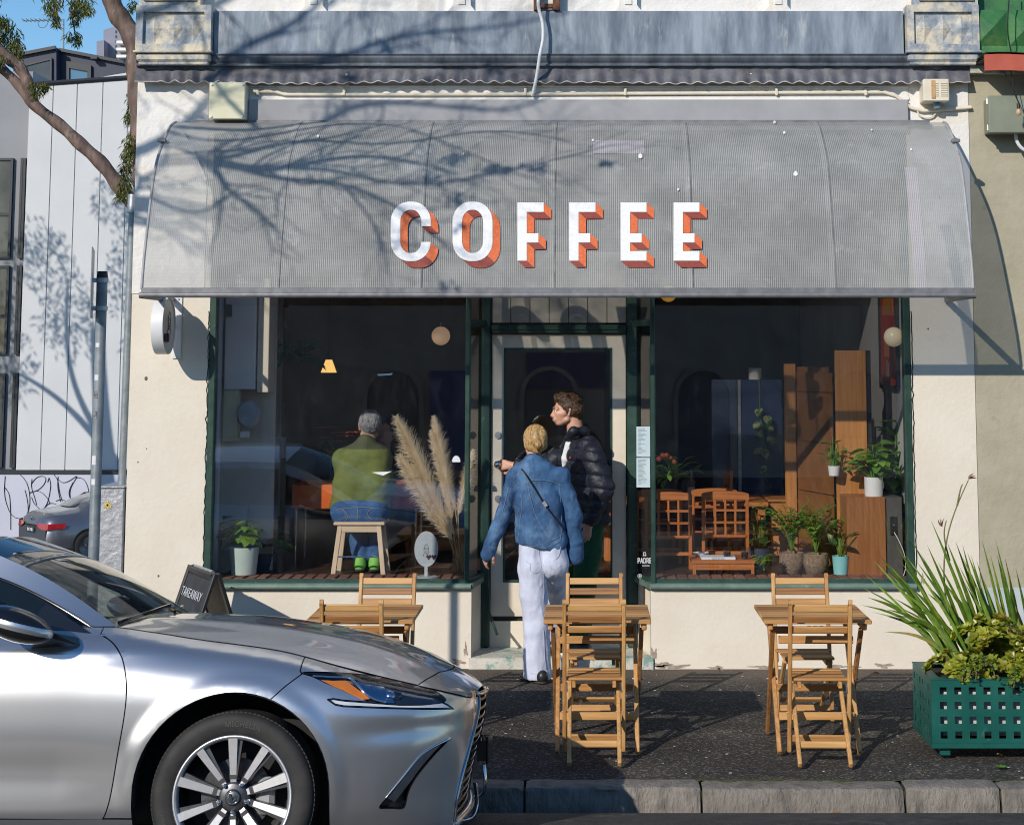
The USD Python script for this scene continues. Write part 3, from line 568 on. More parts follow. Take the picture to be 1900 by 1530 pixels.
for px, py, r in ((1476, 324, 4), (1188, 292, 4), (1455, 249, 2.5), (1437, 230, 2.5), (1690, 280, 2), (1258, 353, 2), (590, 256, 2.5), (1617, 244, 1.5), (860, 288, 1.5), (1100, 263, 2)):
    a = np.linspace(0, 2 * np.pi, 9)[:-1]; sp.append(lay(Polygon(np.c_[px + r * np.cos(a) * (1 + .3 * np.sin(3 * a)), py + r * 1.2 * np.sin(a)]), .0135, 2))
tag(obj('bird_dropping', sp, surf('dropping', (.7, .7, .68), (.8, .8, .8), 50, .8), awn), kind='stuff')

# ------------------------------------------------------------------ things fixed to the wall
palebox = surf('pale_box_paint', (.62, .60, .42), (.68, .66, .48), 4, .45)
def scr(c, r=.008): return cyl(np.array(c) + [0, .004, 0], np.array(c) - [0, .006, 0], r, r, 8)
x0, x1, z0, z1 = FX(388, 190, -.17), FX(455, 190, -.17), FZ(221, 420, -.17), FZ(153, 420, -.17)
t = thing('junction_box', 'pale yellow square electrical box above the left end of the awning', 'electrical box', ((x0 + x1) / 2, 0, z0))
cx = (x0 + x1) / 2
obj('box_body', bx(x0 - cx + .006, x1 - cx - .006, -.155, -.01, .004, z1 - z0 - .004, .004), pipecream, t)
obj('lid', bx(x0 - cx, x1 - cx, -.175, -.156, 0, z1 - z0, .006), palebox, t)
for sx in (x0 - cx + .018, x1 - cx - .018):
    for sz in (.018, z1 - z0 - .018): obj('lid_screw', scr((sx, -.177, sz)), steel, t)
t = thing('alarm_box', 'rust stained cream louvred alarm siren box near the right end of the awning', 'alarm box', P(1733, 195))
L0 = P(1733, 195)
x0, x1, z0, z1 = FX(1713, 170, -.16) - L0[0], FX(1761, 170, -.16) - L0[0], FZ(188, 1733, -.16) - L0[2], FZ(147, 1733, -.16) - L0[2]
obj('box_body', bx(x0, x1, -.17, -.01, z0, z1, .006), pipecream, t)
for k in range(2):
    for i in range(8):
        a = x0 + .055 + k * .068; obj('louvre', bx(a, a + .052, -.176, -.17, z0 + .035 + i * .013, z0 + .042 + i * .013, .002), pipecream, t)
obj('rust_stain', bx(x0 + .056, x0 + .085, -.1772, -.1762, z0 + .02, z0 + .15), surf('rust_stain', (.45, .22, .07), (.6, .40, .2), 30, .8), t)
obj('strobe_lens', [cyl((.005, -.09, z0 + .002), (.005, -.09, z0 - .045), .03, .026, 16)], surf('blue_lens', (.12, .20, .26), None, 5, .15), t, 40)
ywhite = surf('white_metal', (.70, .71, .72), (.76, .77, .78), 5, .4)
Y0 = -.27; cxr = FX(314, 604, Y0); cxl = cxr - .082; cz = FZ(604, 305, Y0)
t = thing('round_wall_sign', 'white round projecting sign on a bracket left of the shop window', 'sign', (cxr, 0, cz))
rim = []
R = .20
a = np.linspace(0, 2 * np.pi, 49)[:-1]
drum = prism(Polygon(np.c_[Y0 + R * np.cos(a), R * np.sin(a)]).difference(Polygon(np.c_[Y0 + (R - .006) * np.cos(a), (R - .006) * np.sin(a)])), -.082, 0, 'x')
obj('sign_rim', drum, ywhite, t, 30); obj('sign_face', prism(np.c_[Y0 + (R - .006) * np.cos(a), (R - .006) * np.sin(a)], -.075, -.010, 'x'), surf('sign_face_grey', (.62, .58, .53), (.66, .62, .56), 5, .5), t, 30)
obj('wall_plate', bx(-.035, .028, -.012, -.001, -.23, .21, .002), ywhite, t)
obj('bracket_arm', cyl((-.03, -.08, 0), (-.03, -.01, 0), .014, .014, 10), ywhite, t, 40)
for z in (-.215, .195): obj('plate_screw', scr((.0, -.014, z), .007), steel, t)
inkm = surf('dark_ink', (.05, .02, .03), (.09, .03, .04), 30, .7)
def face_mark(s):
    "line drawing of a bearded face with a woollen hat, in (u, v)"
    k = [[(-.30, .42), (-.28, .62), (-.12, .88), (.0, .95), (.15, .86), (.28, .62), (.30, .42)], [(-.34, .42), (.0, .50), (.34, .42)], [(-.34, .30), (.0, .38), (.34, .30)], [(-.34, .42), (-.34, .30)], [(.34, .42), (.34, .30)], [(.0, .95), (.0, 1.05)],
         [(-.30, .30), (-.31, .05), (-.18, -.22), (.0, -.30), (.18, -.22), (.31, .05), (.30, .30)], [(-.20, .16), (-.08, .18)], [(.08, .18), (.20, .16)], [(.0, .14), (-.05, -.02), (.03, -.04)], [(-.18, -.06), (.0, -.12), (.18, -.06)], [(-.3, -.2), (-.45, -.5), (-.1, -.62)], [(.3, -.2), (.55, -.45), (.62, -.55)]]
    return [np.array(q) * s for q in k]
marks = [tube([(.0015, Y0 - u, v) for u, v in spline(q, 12) if 1] if len(q) > 2 else [(.0015, Y0 - u, v) for u, v in q], .0022, 5) for q in face_mark(.10)]
marks += [prism(Polygon([(Y0 + .03 * math.cos(b) + dy, -.085 + .03 * math.sin(b)) for b in np.linspace(0, 6.28, 9)]), -.009, .002, 'x') for dy in (-.02, -.085)]
obj('sign_logo', marks, inkm, t, label='ink drawing of a face in a woollen hat')

# white cable looping from the upper wall to the conduit
cp = spline([P(1003, -60, -.2), P(999, 0, -.2), P(1000, 18, -.19), P(1006, 40, -.18), P(1007, 75, -.18), P(1002, 100, -.19), P(997, 135, -.15), P(988, 178, -.05)], 40)
tag(obj('hanging_cable', tube(cp, .012, 8), ywhite, None, True), 'thick white cable hanging over the blue grey cornice down to the conduit', 'cable')

# ------------------------------------------------------------------ green neighbour
nb = thing('green_building', 'grey green rendered neighbouring building with a bright green cornice', 'building')
obj('front_wall', bx(XR + .004, 9, .0, .3, -.3, 4.30), greenwall, nb); obj('wall_base', bx(XR + .03, 9, -.006, .02, -.1, FZ(1090), .002), surf('pale_blue_base', (.42, .46, .50), (.52, .56, .60), 4, .7, bump=.5, bscale=30), nb)
obj('upper_wall', bx(XR + .004, 9, -.02, .3, zb1, 6.5), leafgreenwall, nb); obj('cornice', [bx(XR + .004, 9, -.12, .3, zb0 - .03, zb1), bx(XR + .004, 9, -.14, -.05, zb0 - .005, zb0 + .012, .003), bx(XR + .004, 9, -.13, -.05, zb0 - .035, zb0 - .02, .003)], leafgreenwall, nb)
obj('grey_strip', bx(XR + .004, 9, -.09, .1, zb0 - .14, zb0 - .031), bluepatch, nb)
obj('rear_block', bx(XR + .004, 9, .31, 7, -.3, 6.4), greenwall, nb)
for i in range(6):
    ccx = XR + .155 + i * .245; h = .125; w = .115; zc = (zb0 + zb1) / 2 + .02; v = [(ccx - w, -.121, zc - h), (ccx + w, -.121, zc - h), (ccx + w, -.121, zc + h), (ccx - w, -.121, zc + h), (ccx, -.21, zc)]
    obj('raised_gem', trimesh.Trimesh(v, [(0, 1, 4), (1, 2, 4), (2, 3, 4), (3, 0, 4)], process=False), leafgreenwall, nb)
redc = surf('red_canvas', (.42, .085, .05), (.50, .11, .07), 5, .7)
hood = thing('red_hood', 'red orange edged curved hood on the green building at the upper right', 'awning', (XR + .035, 0, 0))
hx = np.linspace(0, 2.2, 26); yb = -.42
ztop = np.array([FZ(112, 1850, yb) + .045 - .33 * ((x - .12) / 1.15) ** 2 for x in hx]); zlo = ztop - .115
obj('valance', prism(np.r_[np.c_[hx, ztop], np.c_[hx, zlo][::-1]], yb, yb + .03), redc, hood)
obj('hood_top', grid(lambda u, v: (u, v, np.interp(u, hx, ztop) + .012), hx, np.array([yb - .02, -.2, 0])), surf('hood_top_grey', (.22, .20, .18), (.3, .28, .26), 5, .6), hood); obj('hood_lining', grid(lambda u, v: (u, v, np.interp(u, hx, ztop) - .02), hx, np.array([yb + .031, -.2, 0])), blackp, hood)
mb = thing('meter_box', 'grey green metal meter box under the red hood', 'meter box', P(1870, 245))
o = P(1870, 245); x0, x1, z0, z1 = FX(1834, 215, -.2) - o[0], .5, FZ(247, 1870, -.2) - o[2], FZ(178, 1870, -.2) - o[2]
boxg = surf('meter_box_paint', (.20, .22, .16), (.25, .27, .20), 5, .5, c3=(.35, .25, .15), s3=8, lo3=.68, hi3=.8)
obj('box_body', bx(x0 + .01, x1, -.19, -.01, z0 + .01, z1 - .01, .004), boxg, mb); obj('lid', bx(x0, x1, -.215, -.191, z0, z1, .006), boxg, mb)
for z in (z0 + .04, z1 - .04): obj('hinge', cyl((x0 - .004, -.19, z - .02), (x0 - .004, -.19, z + .02), .009, .009, 8), steel, mb)
obj('outlet_pipe', tube(spline([(FX(1885, 250, -.12) - o[0], -.12, z0 + .02), (FX(1887, 262, -.12) - o[0], -.12, z0 - .05), (FX(1900, 280, -.12) - o[0], -.12, z0 - .11), (FX(1915, 285, -.12) - o[0], -.12, z0 - .12)], 14), .013, 8), ywhite, mb, True)
bb = P(1890, 208, -.35); bl = thing('festoon_bulb', 'small clear festoon bulb hanging under the red hood', 'light bulb', bb)
obj('bulb', lathe([(0, -.028), (.014, -.022), (.02, -.006), (.016, .012), (.009, .024)], 14), surf('bulb_amber', (.55, .35, .2), None, 5, .1), bl, True); obj('socket', cyl((0, 0, .022), (0, 0, .06), .012, .012, 10), blackp, bl)
obj('flex', tube([(0, 0, .058), (-.05, .0, .3)], .003, 5), blackp, bl); obj('flex', tube([(.004, 0, .058), (-.1, .0, .3)], .003, 5), blackp, bl)
tag(obj('black_wire', [tube(spline([P(1875, -40, -.24), P(1871, 20, -.3), P(1870, 60, -.3), P(1877, 100, -.27)], 16), .005, 5)], blackp), 'thin black wire running down the bright green cornice', 'wire')

# ------------------------------------------------------------------ across the road (seen in the reflections)
ob = thing('opposite_building', 'pale terrace across the road seen reflected in the shop glass', 'building', (0, -21.5, 0))
opw = surf('opposite_cream', (.36, .28, .23), (.42, .33, .275), 2, .8); dkw = surf('opposite_dark_window', (.14, .125, .14), None, 5, .3); blw = surf('opposite_blue', (.04, .07, .20), (.05, .09, .24), 3, .6)
obj('wall', bx(-26, 24, -6, 0, -.2, 5.6), opw, ob)
obj('cornice', [bx(-26, 24, -.1, .35, 5.25, 5.62, .02), bx(-26, 24, -.1, .25, 4.1, 4.35, .02), bx(-26, 24, -.1, .12, 3.7, 3.85, .02)], opw, ob)
for i in range(15):
    x = -24.7 + i * 3.0; w = .5
    q = Polygon([(x - w, 0 if i % 2 else .6), (x + w, 0 if i % 2 else .6), (x + w, 1.4)] + [(x + w * math.cos(a), 1.4 + w * math.sin(a)) for a in np.linspace(0, np.pi, 14)] + [(x - w, 1.4)])
    f = obj('window', prism(q.buffer(.09).difference(q), -.02, .08), opw, ob); obj('window_glass', prism(q, -.03, .02), dkw, f)
    if i % 3 == 1: obj('blue_panel', bx(x + .72, x + 1.5, -.02, .05, .0, 1.9), blw, ob)
obj('shop_sign', bx(-1.15, .4, -.02, .06, 1.55, 2.25), surf('opposite_navy_sign', (.03, .05, .13), (.04, .06, .15), 3, .6), ob)
for x in (-9, -1.8, 5.4): obj('downpipe', cyl((x, .06, 0), (x, .06, 5.3), .05, .05, 8), surf('opposite_pipe', (.10, .11, .14), None, 5, .6), ob)
# ------------------------------------------------------------------ folding tables and chairs
def wood(name, a, b, axis, rough=.5):
    st = {'x': (1.6, 30, 30), 'y': (30, 1.6, 30), 'z': (30, 30, 1.6)}[axis]
    return surf(name, a, b, 1.6, rough, bump=.2, bscale=3, stretch=st, obj_space=True, detail=6.0, lo=.3, hi=.7, rvar=.1, bdist=.002)
WT = [((.33, .15, .046), (.60, .32, .115)), ((.44, .225, .075), (.68, .40, .155)), ((.20, .085, .028), (.43, .205, .07))]
wx = [wood(f'acacia_x{i}', a, b, 'x') for i, (a, b) in enumerate(WT)]; wy = [wood(f'acacia_y{i}', a, b, 'y') for i, (a, b) in enumerate(WT)]; wz = [wood(f'acacia_z{i}', a, b, 'z') for i, (a, b) in enumerate(WT)]
def folding_chair(label, loc, rz=0):
    t = thing('folding_chair', label, 'chair', loc, rz, 'wooden folding chairs at the cafe tables')
    post = lambda z: -.017 - .232 * z
    for s in (-1, 1):
        q = bar((s * .164, -.017, 0), (s * .164, -.2095, .83), .022, .036, (0, 1, .25), .004)
        obj('back_post', [q, cyl((s * .153, -.213, .832), (s * .175, -.213, .832), .018, .018, 14)], wz[(s + 1) // 2], t)
        obj('leg', bar((s * .136, -.353, 0), (s * .136, .145, .385), .022, .034, (0, 1, -1.2), .004), wz[1], t)
        obj('seat_rail', bar((s * .112, -.13, .378), (s * .112, .18, .378), .020, .034, (0, 0, 1), .003), wy[0], t)
        obj('hinge_plate', bx(s * .150 - .003, s * .150 + .003, -.12, -.09, .335, .385, .002), steel, t)
        obj('pivot', cyl((s * .12, post(.22), .22), (s * .18, post(.22), .22), .006, .006, 8), steel, t)
    for i, z in enumerate((.802, .742, .682)):
        y = post(z) + .004; obj('back_slat', bar((-.153, y, z), (.153, y, z), .040, .014, (0, 1, .24), .004), wx[(i + 1) % 3], t)
    for i in range(5):
        y = -.082 + i * .066; obj('seat_slat', bx(-.151 if i else -.168, .151 if i else .168, y - .028, y + .028, .396, .412 - .004 * math.sin(i * .8), .004), wx[i % 3], t)
    obj('stretcher', bar((-.153, post(.075), .075), (.153, post(.075), .075), .038, .014, (0, 1, .25), .003), wx[0], t)
    obj('stretcher', bar((-.125, -.353 + 1.29 * .085, .085), (.125, -.353 + 1.29 * .085, .085), .040, .014, (0, 1, -1.2), .003), wx[1], t)
    return t
def cafe_table(label, loc):
    t = thing('folding_table', label, 'table', loc, 0, 'wooden folding tables outside the cafe')
    n = 8; w = .618 / n
    for i in range(n): obj('top_slat', bx(-.30, .30, -.309 + i * w + .003, -.309 + (i + 1) * w - .003, .697, .72, .004), wx[(i * 2 + i // 3) % 3], t)
    for s in (-1, 1):
        obj('top_rail', bx(s * .262 - .014, s * .262 + .014, -.285, .285, .660, .6965, .006), wy[0], t)
        obj('leg', bar((s * .248, -.24, .66), (s * .232, .25, 0), .024, .036, (0, 1, .5), .004), wz[2], t); obj('leg', bar((s * .222, .22, .66), (s * .222, -.29, 0), .024, .036, (0, 1, -.5), .004), wz[(s + 1) // 2], t)
        obj('pivot', cyl((s * .20, -.01, .35), (s * .262, -.01, .35), .006, .006, 8), steel, t)
    for y, z, m in ((.16, .27, 0), (-.195, .18, 1), (.17, .595, 2), (-.19, .595, 0)):
        obj('stretcher', bar((-.21, y, z), (.21, y, z), .042, .016, (0, 1, 0), .003), wx[m], t)
    return t
YN, YF = PZ(1102, 1113, .845)[1] + .213, PZ(1103, 1064, .845)[1] - .213
TYc = -2.338; dpx = lambda px, Y: (px - PX0) / FPX * (CD + Y) * .985
tb = cafe_table('slatted wooden table in front of the door between two chairs', (.07, TYc, 0))
dup(tb, 'slatted wooden table beside the green planter with two chairs', (1.30, TYc, 0)); dup(tb, 'slatted wooden table half hidden by the car bonnet', (-1.255, TYc, 0))
ch = folding_chair('wooden folding chair on the kerb side of the table before the door', (dpx(1102, YN), YN, 0))
dup(ch, 'wooden folding chair on the kerb side of the table next to the planter', (dpx(1511, YN), YN - .02, 0), -1.5)
dup(ch, 'wooden folding chair seen just above the car bonnet, nearest the car', (dpx(663, YN), YN, 0), 1)
dup(ch, 'wooden folding chair on the wall side of the table before the door', (dpx(1103, YF), YF, 0), 180)
dup(ch, 'wooden folding chair on the wall side of the table next to the planter', (dpx(1489, YF), YF + .0, 0), 180)
dup(ch, 'wooden folding chair under the left window, behind the table by the car', (dpx(714, YF), YF, 0), 179)

# ------------------------------------------------------------------ leaves
def leaf_mesh(L, W, bend=.3, fold=.15, n=7, tip=1.0, wave=0.0):
    "a leaf along +x with its face up: pointed oval, folded along the midrib and drooping"
    t = np.linspace(0, 1, n); w = W / 2 * np.sin(np.pi * np.clip(t, 0, 1) ** .8) ** .75; w[0] = W * .03; w[-1] = W * .01
    a = -bend * t; x = np.r_[0, np.cumsum(np.cos(a[1:]) * L / (n - 1))]; z = np.r_[0, np.cumsum(np.sin(a[1:]) * L / (n - 1))]
    v = np.vstack([np.c_[x, -w, z + np.abs(w) * fold + wave * W * np.sin(t * 9)], np.c_[x, 0 * w, z], np.c_[x, w, z + np.abs(w) * fold + wave * W * np.cos(t * 8)]]); f = []
    for k in range(2):
        for i in range(n - 1):
            a0, a1, b0, b1 = k * n + i, k * n + i + 1, (k + 1) * n + i, (k + 1) * n + i + 1
            f += [(a0, a1, b1), (a0, b1, b0)]
    return trimesh.Trimesh(v, f, process=False)
def place(m, p, az, el, roll=0.0):
    m = m.copy(); m.apply_transform(trimesh.transformations.rotation_matrix(roll, (1, 0, 0))); m.apply_transform(trimesh.transformations.rotation_matrix(-el, (0, 1, 0))); m.apply_transform(trimesh.transformations.rotation_matrix(az, (0, 0, 1))); m.apply_translation(p); return m
def leafmat(name, a, b, tr=.35, rough=.35, **k): return surf(name, a, b, 18, rough, trans=tr, obj_space=False, rand=.25, spec=.5, **k)
lg = leafmat('leaf_mid_green', (.11, .26, .03), (.22, .42, .06)); ld = leafmat('leaf_dark_green', (.022, .08, .02), (.05, .13, .032)); ll = leafmat('leaf_light_green', (.20, .38, .045), (.31, .48, .08))
lv = leafmat('leaf_variegated', (.05, .15, .04), (.50, .55, .28), lo=.45, hi=.56); lstrap = leafmat('leaf_strap', (.10, .20, .018), (.24, .36, .05)); lstrap2 = leafmat('leaf_strap_dark', (.055, .13, .012), (.14, .24, .03), c3=(.30, .24, .06), s3=4, lo3=.6, hi3=.75); lyel = leafmat('leaf_yellowed', (.30, .28, .05), (.42, .34, .08))
lsuc = leafmat('succulent_leaf', (.19, .24, .02), (.36, .35, .035), .2, .35, c3=(.40, .11, .015), s3=9, lo3=.56, hi3=.70); lport = leafmat('small_round_leaf', (.13, .24, .025), (.28, .36, .05), .3)
lblue = leafmat('blue_green_succulent', (.16, .24, .20), (.26, .34, .28), .1); twig = surf('twig_bark', (.10, .06, .04), (.18, .12, .08), 30, .8); soil = surf('soil', (.02, .014, .01), (.045, .03, .02), 40, .95)

# ------------------------------------------------------------------ planter
plg = surf('planter_green', (.005, .078, .064), (.014, .118, .095), 3, .36, bump=.1, bscale=30, c3=(.08, .21, .18), s3=7, lo3=.62, hi3=.85)
pf = PZ(1731, 1404, 0); PLX, PLY = pf[0], pf[1] + .01
zt_, zb_ = P(1731, 1261, PLY)[2], P(1731, 1387, PLY)[2]
PLB = PZ(1699, 1229, zt_)[1]; PLW = 1.25
pl = thing('planter_box', 'dark green metal planter with square holes at the right edge of the footpath', 'planter', (PLX, PLY, 0))
hs, hp = .0385, (P(1731 + 27.1, 1300, PLY)[0] - P(1731, 1300, PLY)[0]); hz = P(1750, 1260 + 27.3, PLY)[2]; hzp = (P(1750, 1280.9, PLY)[2] - P(1750, 1362.8, PLY)[2]) / 3
fx0 = P(1750, 1281, PLY)[0] - PLX; fz0 = P(1750, 1280.9, PLY)[2]
def holed(w, start): return sbox(0, zb_ + .028, w, zt_).difference(unary_union([sbox(start + i * hp - hs / 2, fz0 - j * hzp - hs / 2, start + i * hp + hs / 2, fz0 - j * hzp + hs / 2) for i in range(int((w - .03) / hp)) for j in range(4)]))
dpt = PLB - PLY
obj('front_panel', prism(holed(PLW, fx0), 0, .004), plg, pl); obj('back_panel', prism(holed(PLW, fx0), dpt - .004, dpt), plg, pl)
sp_ = prism(holed(dpt - .009, .09), 0, .004, 'x')
obj('side_panel', mv(sp_, (0, .0045, 0)), plg, pl); obj('side_panel', mv(sp_, (PLW - .004, .0045, 0)), plg, pl)
lip = Polygon([(-.003, -.003), (PLW + .003, -.003), (PLW + .003, dpt + .003), (-.003, dpt + .003)]).difference(sbox(.055, .055, PLW - .055, dpt - .055))
obj('top_rim', [prism(lip, zt_ + .0005, zt_ + .006, 'z')], plg, pl)
obj('base_skirt', prism(Polygon([(-.004, -.006), (PLW + .004, -.006), (PLW + .004, dpt + .006), (-.004, dpt + .006)]), zb_, zb_ + .0275, 'z'), plg, pl)
for x in (.05, PLW - .11):
    for y in (.03, dpt - .09): obj('foot', bx(x, x + .055, y, y + .055, 0, zb_ - .001, .003), plg, pl)
obj('liner', [bx(.06, PLW - .06, .055, dpt - .06, zb_ + .05, zt_ - .06, .02)], surf('pale_liner', (.45, .46, .44), (.6, .6, .58), 10, .7), pl); obj('soil', bx(.058, PLW - .058, .057, dpt - .058, zt_ - .059, zt_ - .02), soil, pl)
rng = np.random.default_rng(11)
# strap leaved plant
sx, sy = PLX + .30, PLY + .42
st = thing('strap_leaf_plant', 'tall clump of sword shaped green leaves at the left of the planter', 'plant', (sx, sy, zt_ - .02), group=None)
def blade(base, tip, w, sag, n=10):
    base, tip = np.array(base), np.array(tip); t = np.linspace(0, 1, n)[:, None]; c = base + (tip - base) * t; c[:, 2] += (sag * np.sin(np.pi * np.clip(t, 0, 1) ** .8))[:, 0]
    d = tip - base; side = np.cross(d, [.25, -1, .2]); side /= np.linalg.norm(side)
    ww = w / 2 * np.clip(1 - t ** 3.0, .02, 1) * np.clip(.45 + t * 2.5, 0, 1); nr = np.cross(side, d); nr /= np.linalg.norm(nr)
    v = np.vstack([c - side * ww, c + nr * ww * .35, c + side * ww]); f = []
    for k in range(2):
        for i in range(n - 1):
            a0, b0 = k * n + i, (k + 1) * n + i; f += [(a0, a0 + 1, b0 + 1), (a0, b0 + 1, b0)]
    return trimesh.Trimesh(v, f, process=False)
tips = [(1598, 1122), (1605, 1065), (1600, 1090), (1618, 1135), (1640, 1172), (1622, 1040), (1648, 1062), (1632, 1030), (1662, 1008), (1680, 1030), (1690, 1000), (1668, 1075), (1700, 1040), (1708, 1026), (1727, 964), (1740, 1042), (1757, 1005), (1773, 1004), (1768, 1033), (1745, 1072),
        (1795, 1025), (1802, 1030), (1822, 1001), (1847, 1000), (1838, 1030), (1850, 1028), (1865, 1035), (1872, 1063), (1874, 1065), (1810, 1068), (1825, 1075), (1790, 1080), (1899, 1050), (1905, 1035), (1880, 1090), (1780, 1050), (1715, 1080), (1690, 1090), (1660, 1110), (1735, 1100), (1820, 1100), (1760, 1090), (1786, 1010), (1650, 1050), (1610, 1108), (1670, 1040), (1646, 1130), (1720, 1010), (1812, 1040)]
o3 = np.array([sx, sy, zt_ - .02])
tips += [(rng.uniform(1630, 1890), rng.uniform(1030, 1150)) for _ in range(16)]
for i, (px, py) in enumerate(tips):
    yy = sy + rng.uniform(-.16, .30); tp = P(px, py, yy) - o3
    bxx = np.clip(.10 + (px - 1735) / 320 * .55, -.14, .62) + rng.uniform(-.03, .03); b = (bxx, rng.uniform(-.12, .25), 0)
    lean = abs(tp[0] - bxx)
    obj('leaf_blade', blade(b, tp, rng.uniform(.020, .032), .02 + .16 * min(lean, .6) * (1 if tp[2] < .5 else .6)), lyel if i in (26, 29) or rng.uniform() < .05 else (lstrap if rng.uniform() < .7 else lstrap2), st, True)
for pts, m in (([(1765, 1160), (1752, 1080), (1757, 1000), (1775, 940), (1797, 890)], twig), ([(1762, 1040), (1752, 990), (1756, 965)], twig), ([(1776, 938), (1783, 905), (1786, 898)], twig)):
    q = [P(a, b, sy) - o3 for a, b in pts]; obj('flower_stalk', tube(spline(q, 16), np.linspace(.006, .003, 16), 6), surf('stalk', (.12, .14, .03), (.2, .16, .06), 20, .6), st, True)
for a, b, an in ((1800, 884, .6), (1752, 972, 1.9)):
    c = P(a, b, sy) - o3; obj('seed_pod', [place(leaf_mesh(.05, .022, .3, .5), c - [.01, 0, .015], 0, an + k, k) for k in (-.35, 0, .35)], surf('seed_pod', (.16, .08, .05), (.25, .14, .07), 30, .7), st)
# succulent clumps and trailing plant
def succulent(cx, cy, cz, r, n, label):
    t = thing('succulent_clump', label, 'plant', (cx, cy, cz)); tot = []
    for i in range(n):
        a, rr = rng.uniform(0, 6.28), r * math.sqrt(rng.uniform(0, 1)); h = (1 - (rr / r) ** 2) * r * .9 + rng.uniform(-.02, .03)
        dn = np.array([math.cos(a) * rr / r * 1.0, math.sin(a) * rr / r * 1.0, .25 + math.sqrt(max(0, 1 - (rr / r) ** 2))]); dn /= np.linalg.norm(dn)
        c = np.array([rr * math.cos(a) * 1.25, rr * math.sin(a) * .85, h - .01]); ax_ = trimesh.geometry.align_vectors([0, 0, 1], dn); ro = []
        for k in range(13):
            az = k * 2.4 + rng.uniform(-.2, .2); el = -.05 + .09 * k; L = rng.uniform(.040, .056) * (1.1 - .035 * k)
            m = leaf_mesh(L, L * .72, .12, .25, 6); m = place(m, (0, 0, 0), az, el); m.apply_transform(ax_); ro.append(mv(m, c))
        obj('rosette', ro, lsuc, t, True)
    return t
succulent(PLX + .19, PLY + .15, zt_ - .01, .16, 34, 'low yellow green succulent at the front left corner of the planter')
succulent(PLX + .47, PLY + .18, zt_ + .03, .21, 80, 'big mound of yellow green succulents at the front middle of the planter')
succulent(PLX + .40, PLY + .38, zt_ + .16, .15, 40, 'upper clump of reddish tipped succulents behind the front mound')
succulent(PLX + .72, PLY + .45, zt_ + .17, .17, 40, 'darker succulent clump at the back near the right edge of the picture')
ec = thing('echeveria', 'small pale blue green rosette at the planter corner', 'plant', (PLX + .13, PLY + .07, zt_ + .005))
for k in range(22): obj('leaf', place(leaf_mesh(.055 - .0015 * k, .034, .0, .3, 5), (0, 0, .005), k * 2.4, .15 + .05 * k), lblue, ec, True)
def jadebush(t, cent, rad, n, m, hang):
    lv_, tw = [], []
    for i in range(n):
        a = rng.uniform(0, 6.28); p0 = np.array(cent) + [rng.uniform(-.6, .6) * rad, rng.uniform(-.5, .3) * rad, 0]
        q = p0 + np.array([math.cos(a) * rad * rng.uniform(.3, 1), math.sin(a) * rad * .6 - .05, rng.uniform(.2, 1.3) * rad * (1 - hang) - hang * rng.uniform(0, .12)])
        mid = (p0 + q) / 2 + [0, 0, .06]; c = spline([p0, mid, q], 9); tw.append(tube(c, .0045, 5))
        for pnt in c[2:]:
            for _ in range(m):
                L = rng.uniform(.017, .028); lv_.append(place(leaf_mesh(L, L * .9, .1, .2, 4), pnt + rng.normal(0, .013, 3), rng.uniform(0, 6.28), rng.uniform(-.3, 1.2)))
    obj('twigs', tw, twig, t, True); tag(obj('leaves', lv_, lport, t, True), kind='stuff')
t = thing('trailing_bush', 'small leaved bush with pinkish twigs at the right side of the planter', 'plant', (PLX + .86, PLY + .22, zt_)); jadebush(t, (0, 0, .02), .27, 80, 9, .0)
t = thing('trailing_plant', 'bright small leaved plant spilling over the planter front edge', 'plant', (PLX + .55, PLY + .05, zt_)); jadebush(t, (.0, .02, .01), .13, 16, 8, .8); jadebush(t, (.33, .0, .01), .18, 34, 9, .75)
t = thing('ground_cover', 'fine light green ground cover along the planter front edge', 'plant', (PLX + .28, PLY + .09, zt_)); jadebush(t, (0, 0, 0), .12, 12, 4, .3)

# fallen leaves and a weed
lfm = surf('dry_leaf', (.30, .13, .04), (.48, .26, .09), 40, .7); lfm2 = surf('yellow_leaf', (.45, .30, .07), (.55, .40, .12), 40, .7)
def project0(px, Y):
    return next(py for py in np.arange(1440, 1560, .5) if PZ(px, py, float(gz(1.3, Y)))[1] <= Y)
def fallen(px, py, z, L, label, m=lfm, g=None):
    p = PZ(px, py, z); q = place(leaf_mesh(L, L * .55, .9, .5, 6, wave=.06), (0, 0, .014), rng.uniform(0, 6), .2, rng.uniform(-.3, .3)); q.vertices[:, 2] -= q.vertices[:, 2].min() - .002
    o = obj('fallen_leaf', mv(q, p), m, None, True); tag(o, label, 'leaf', g)
lp_ = project0(1545, KY - .05); fallen(1545, lp_, float(gz(1.3, KY - .05)) + .004, .095, 'large curled orange dry leaf lying in the gutter below the kerb'); fallen(1721, 1433, -.02, .035, 'small yellow leaf on the asphalt in front of the planter', lfm2); fallen(1850, 1404, -.01, .04, 'small yellow leaf under the planter', lfm2)
fallen(1620, 1253, .0, .055, 'brown leaf on the footpath at the foot of the wall left of the planter'); fallen(1330, 1245, .0, .045, 'brown leaf by the wall near the chair shadow', lfm); fallen(1495, 1268, .0, .05, 'brown leaf behind the right hand table', lfm)
lit = []
for i in range(260):
    x, y = rng.uniform(-1.5, 4.5), rng.uniform(KY + .2, -.02); s = rng.uniform(.003, .008)
    lit.append(mv(bx(-s, s, -s * .6, s * .6, 0, .003, .001), (x, y, float(pave_z(np.array(x), np.array(y))) + .001)))
tag(obj('grit', lit, surf('pale_grit', (.35, .33, .28), (.6, .56, .5), 40, .9)), 'tiny pale grit scattered over the footpath', 'grit', kind='stuff')
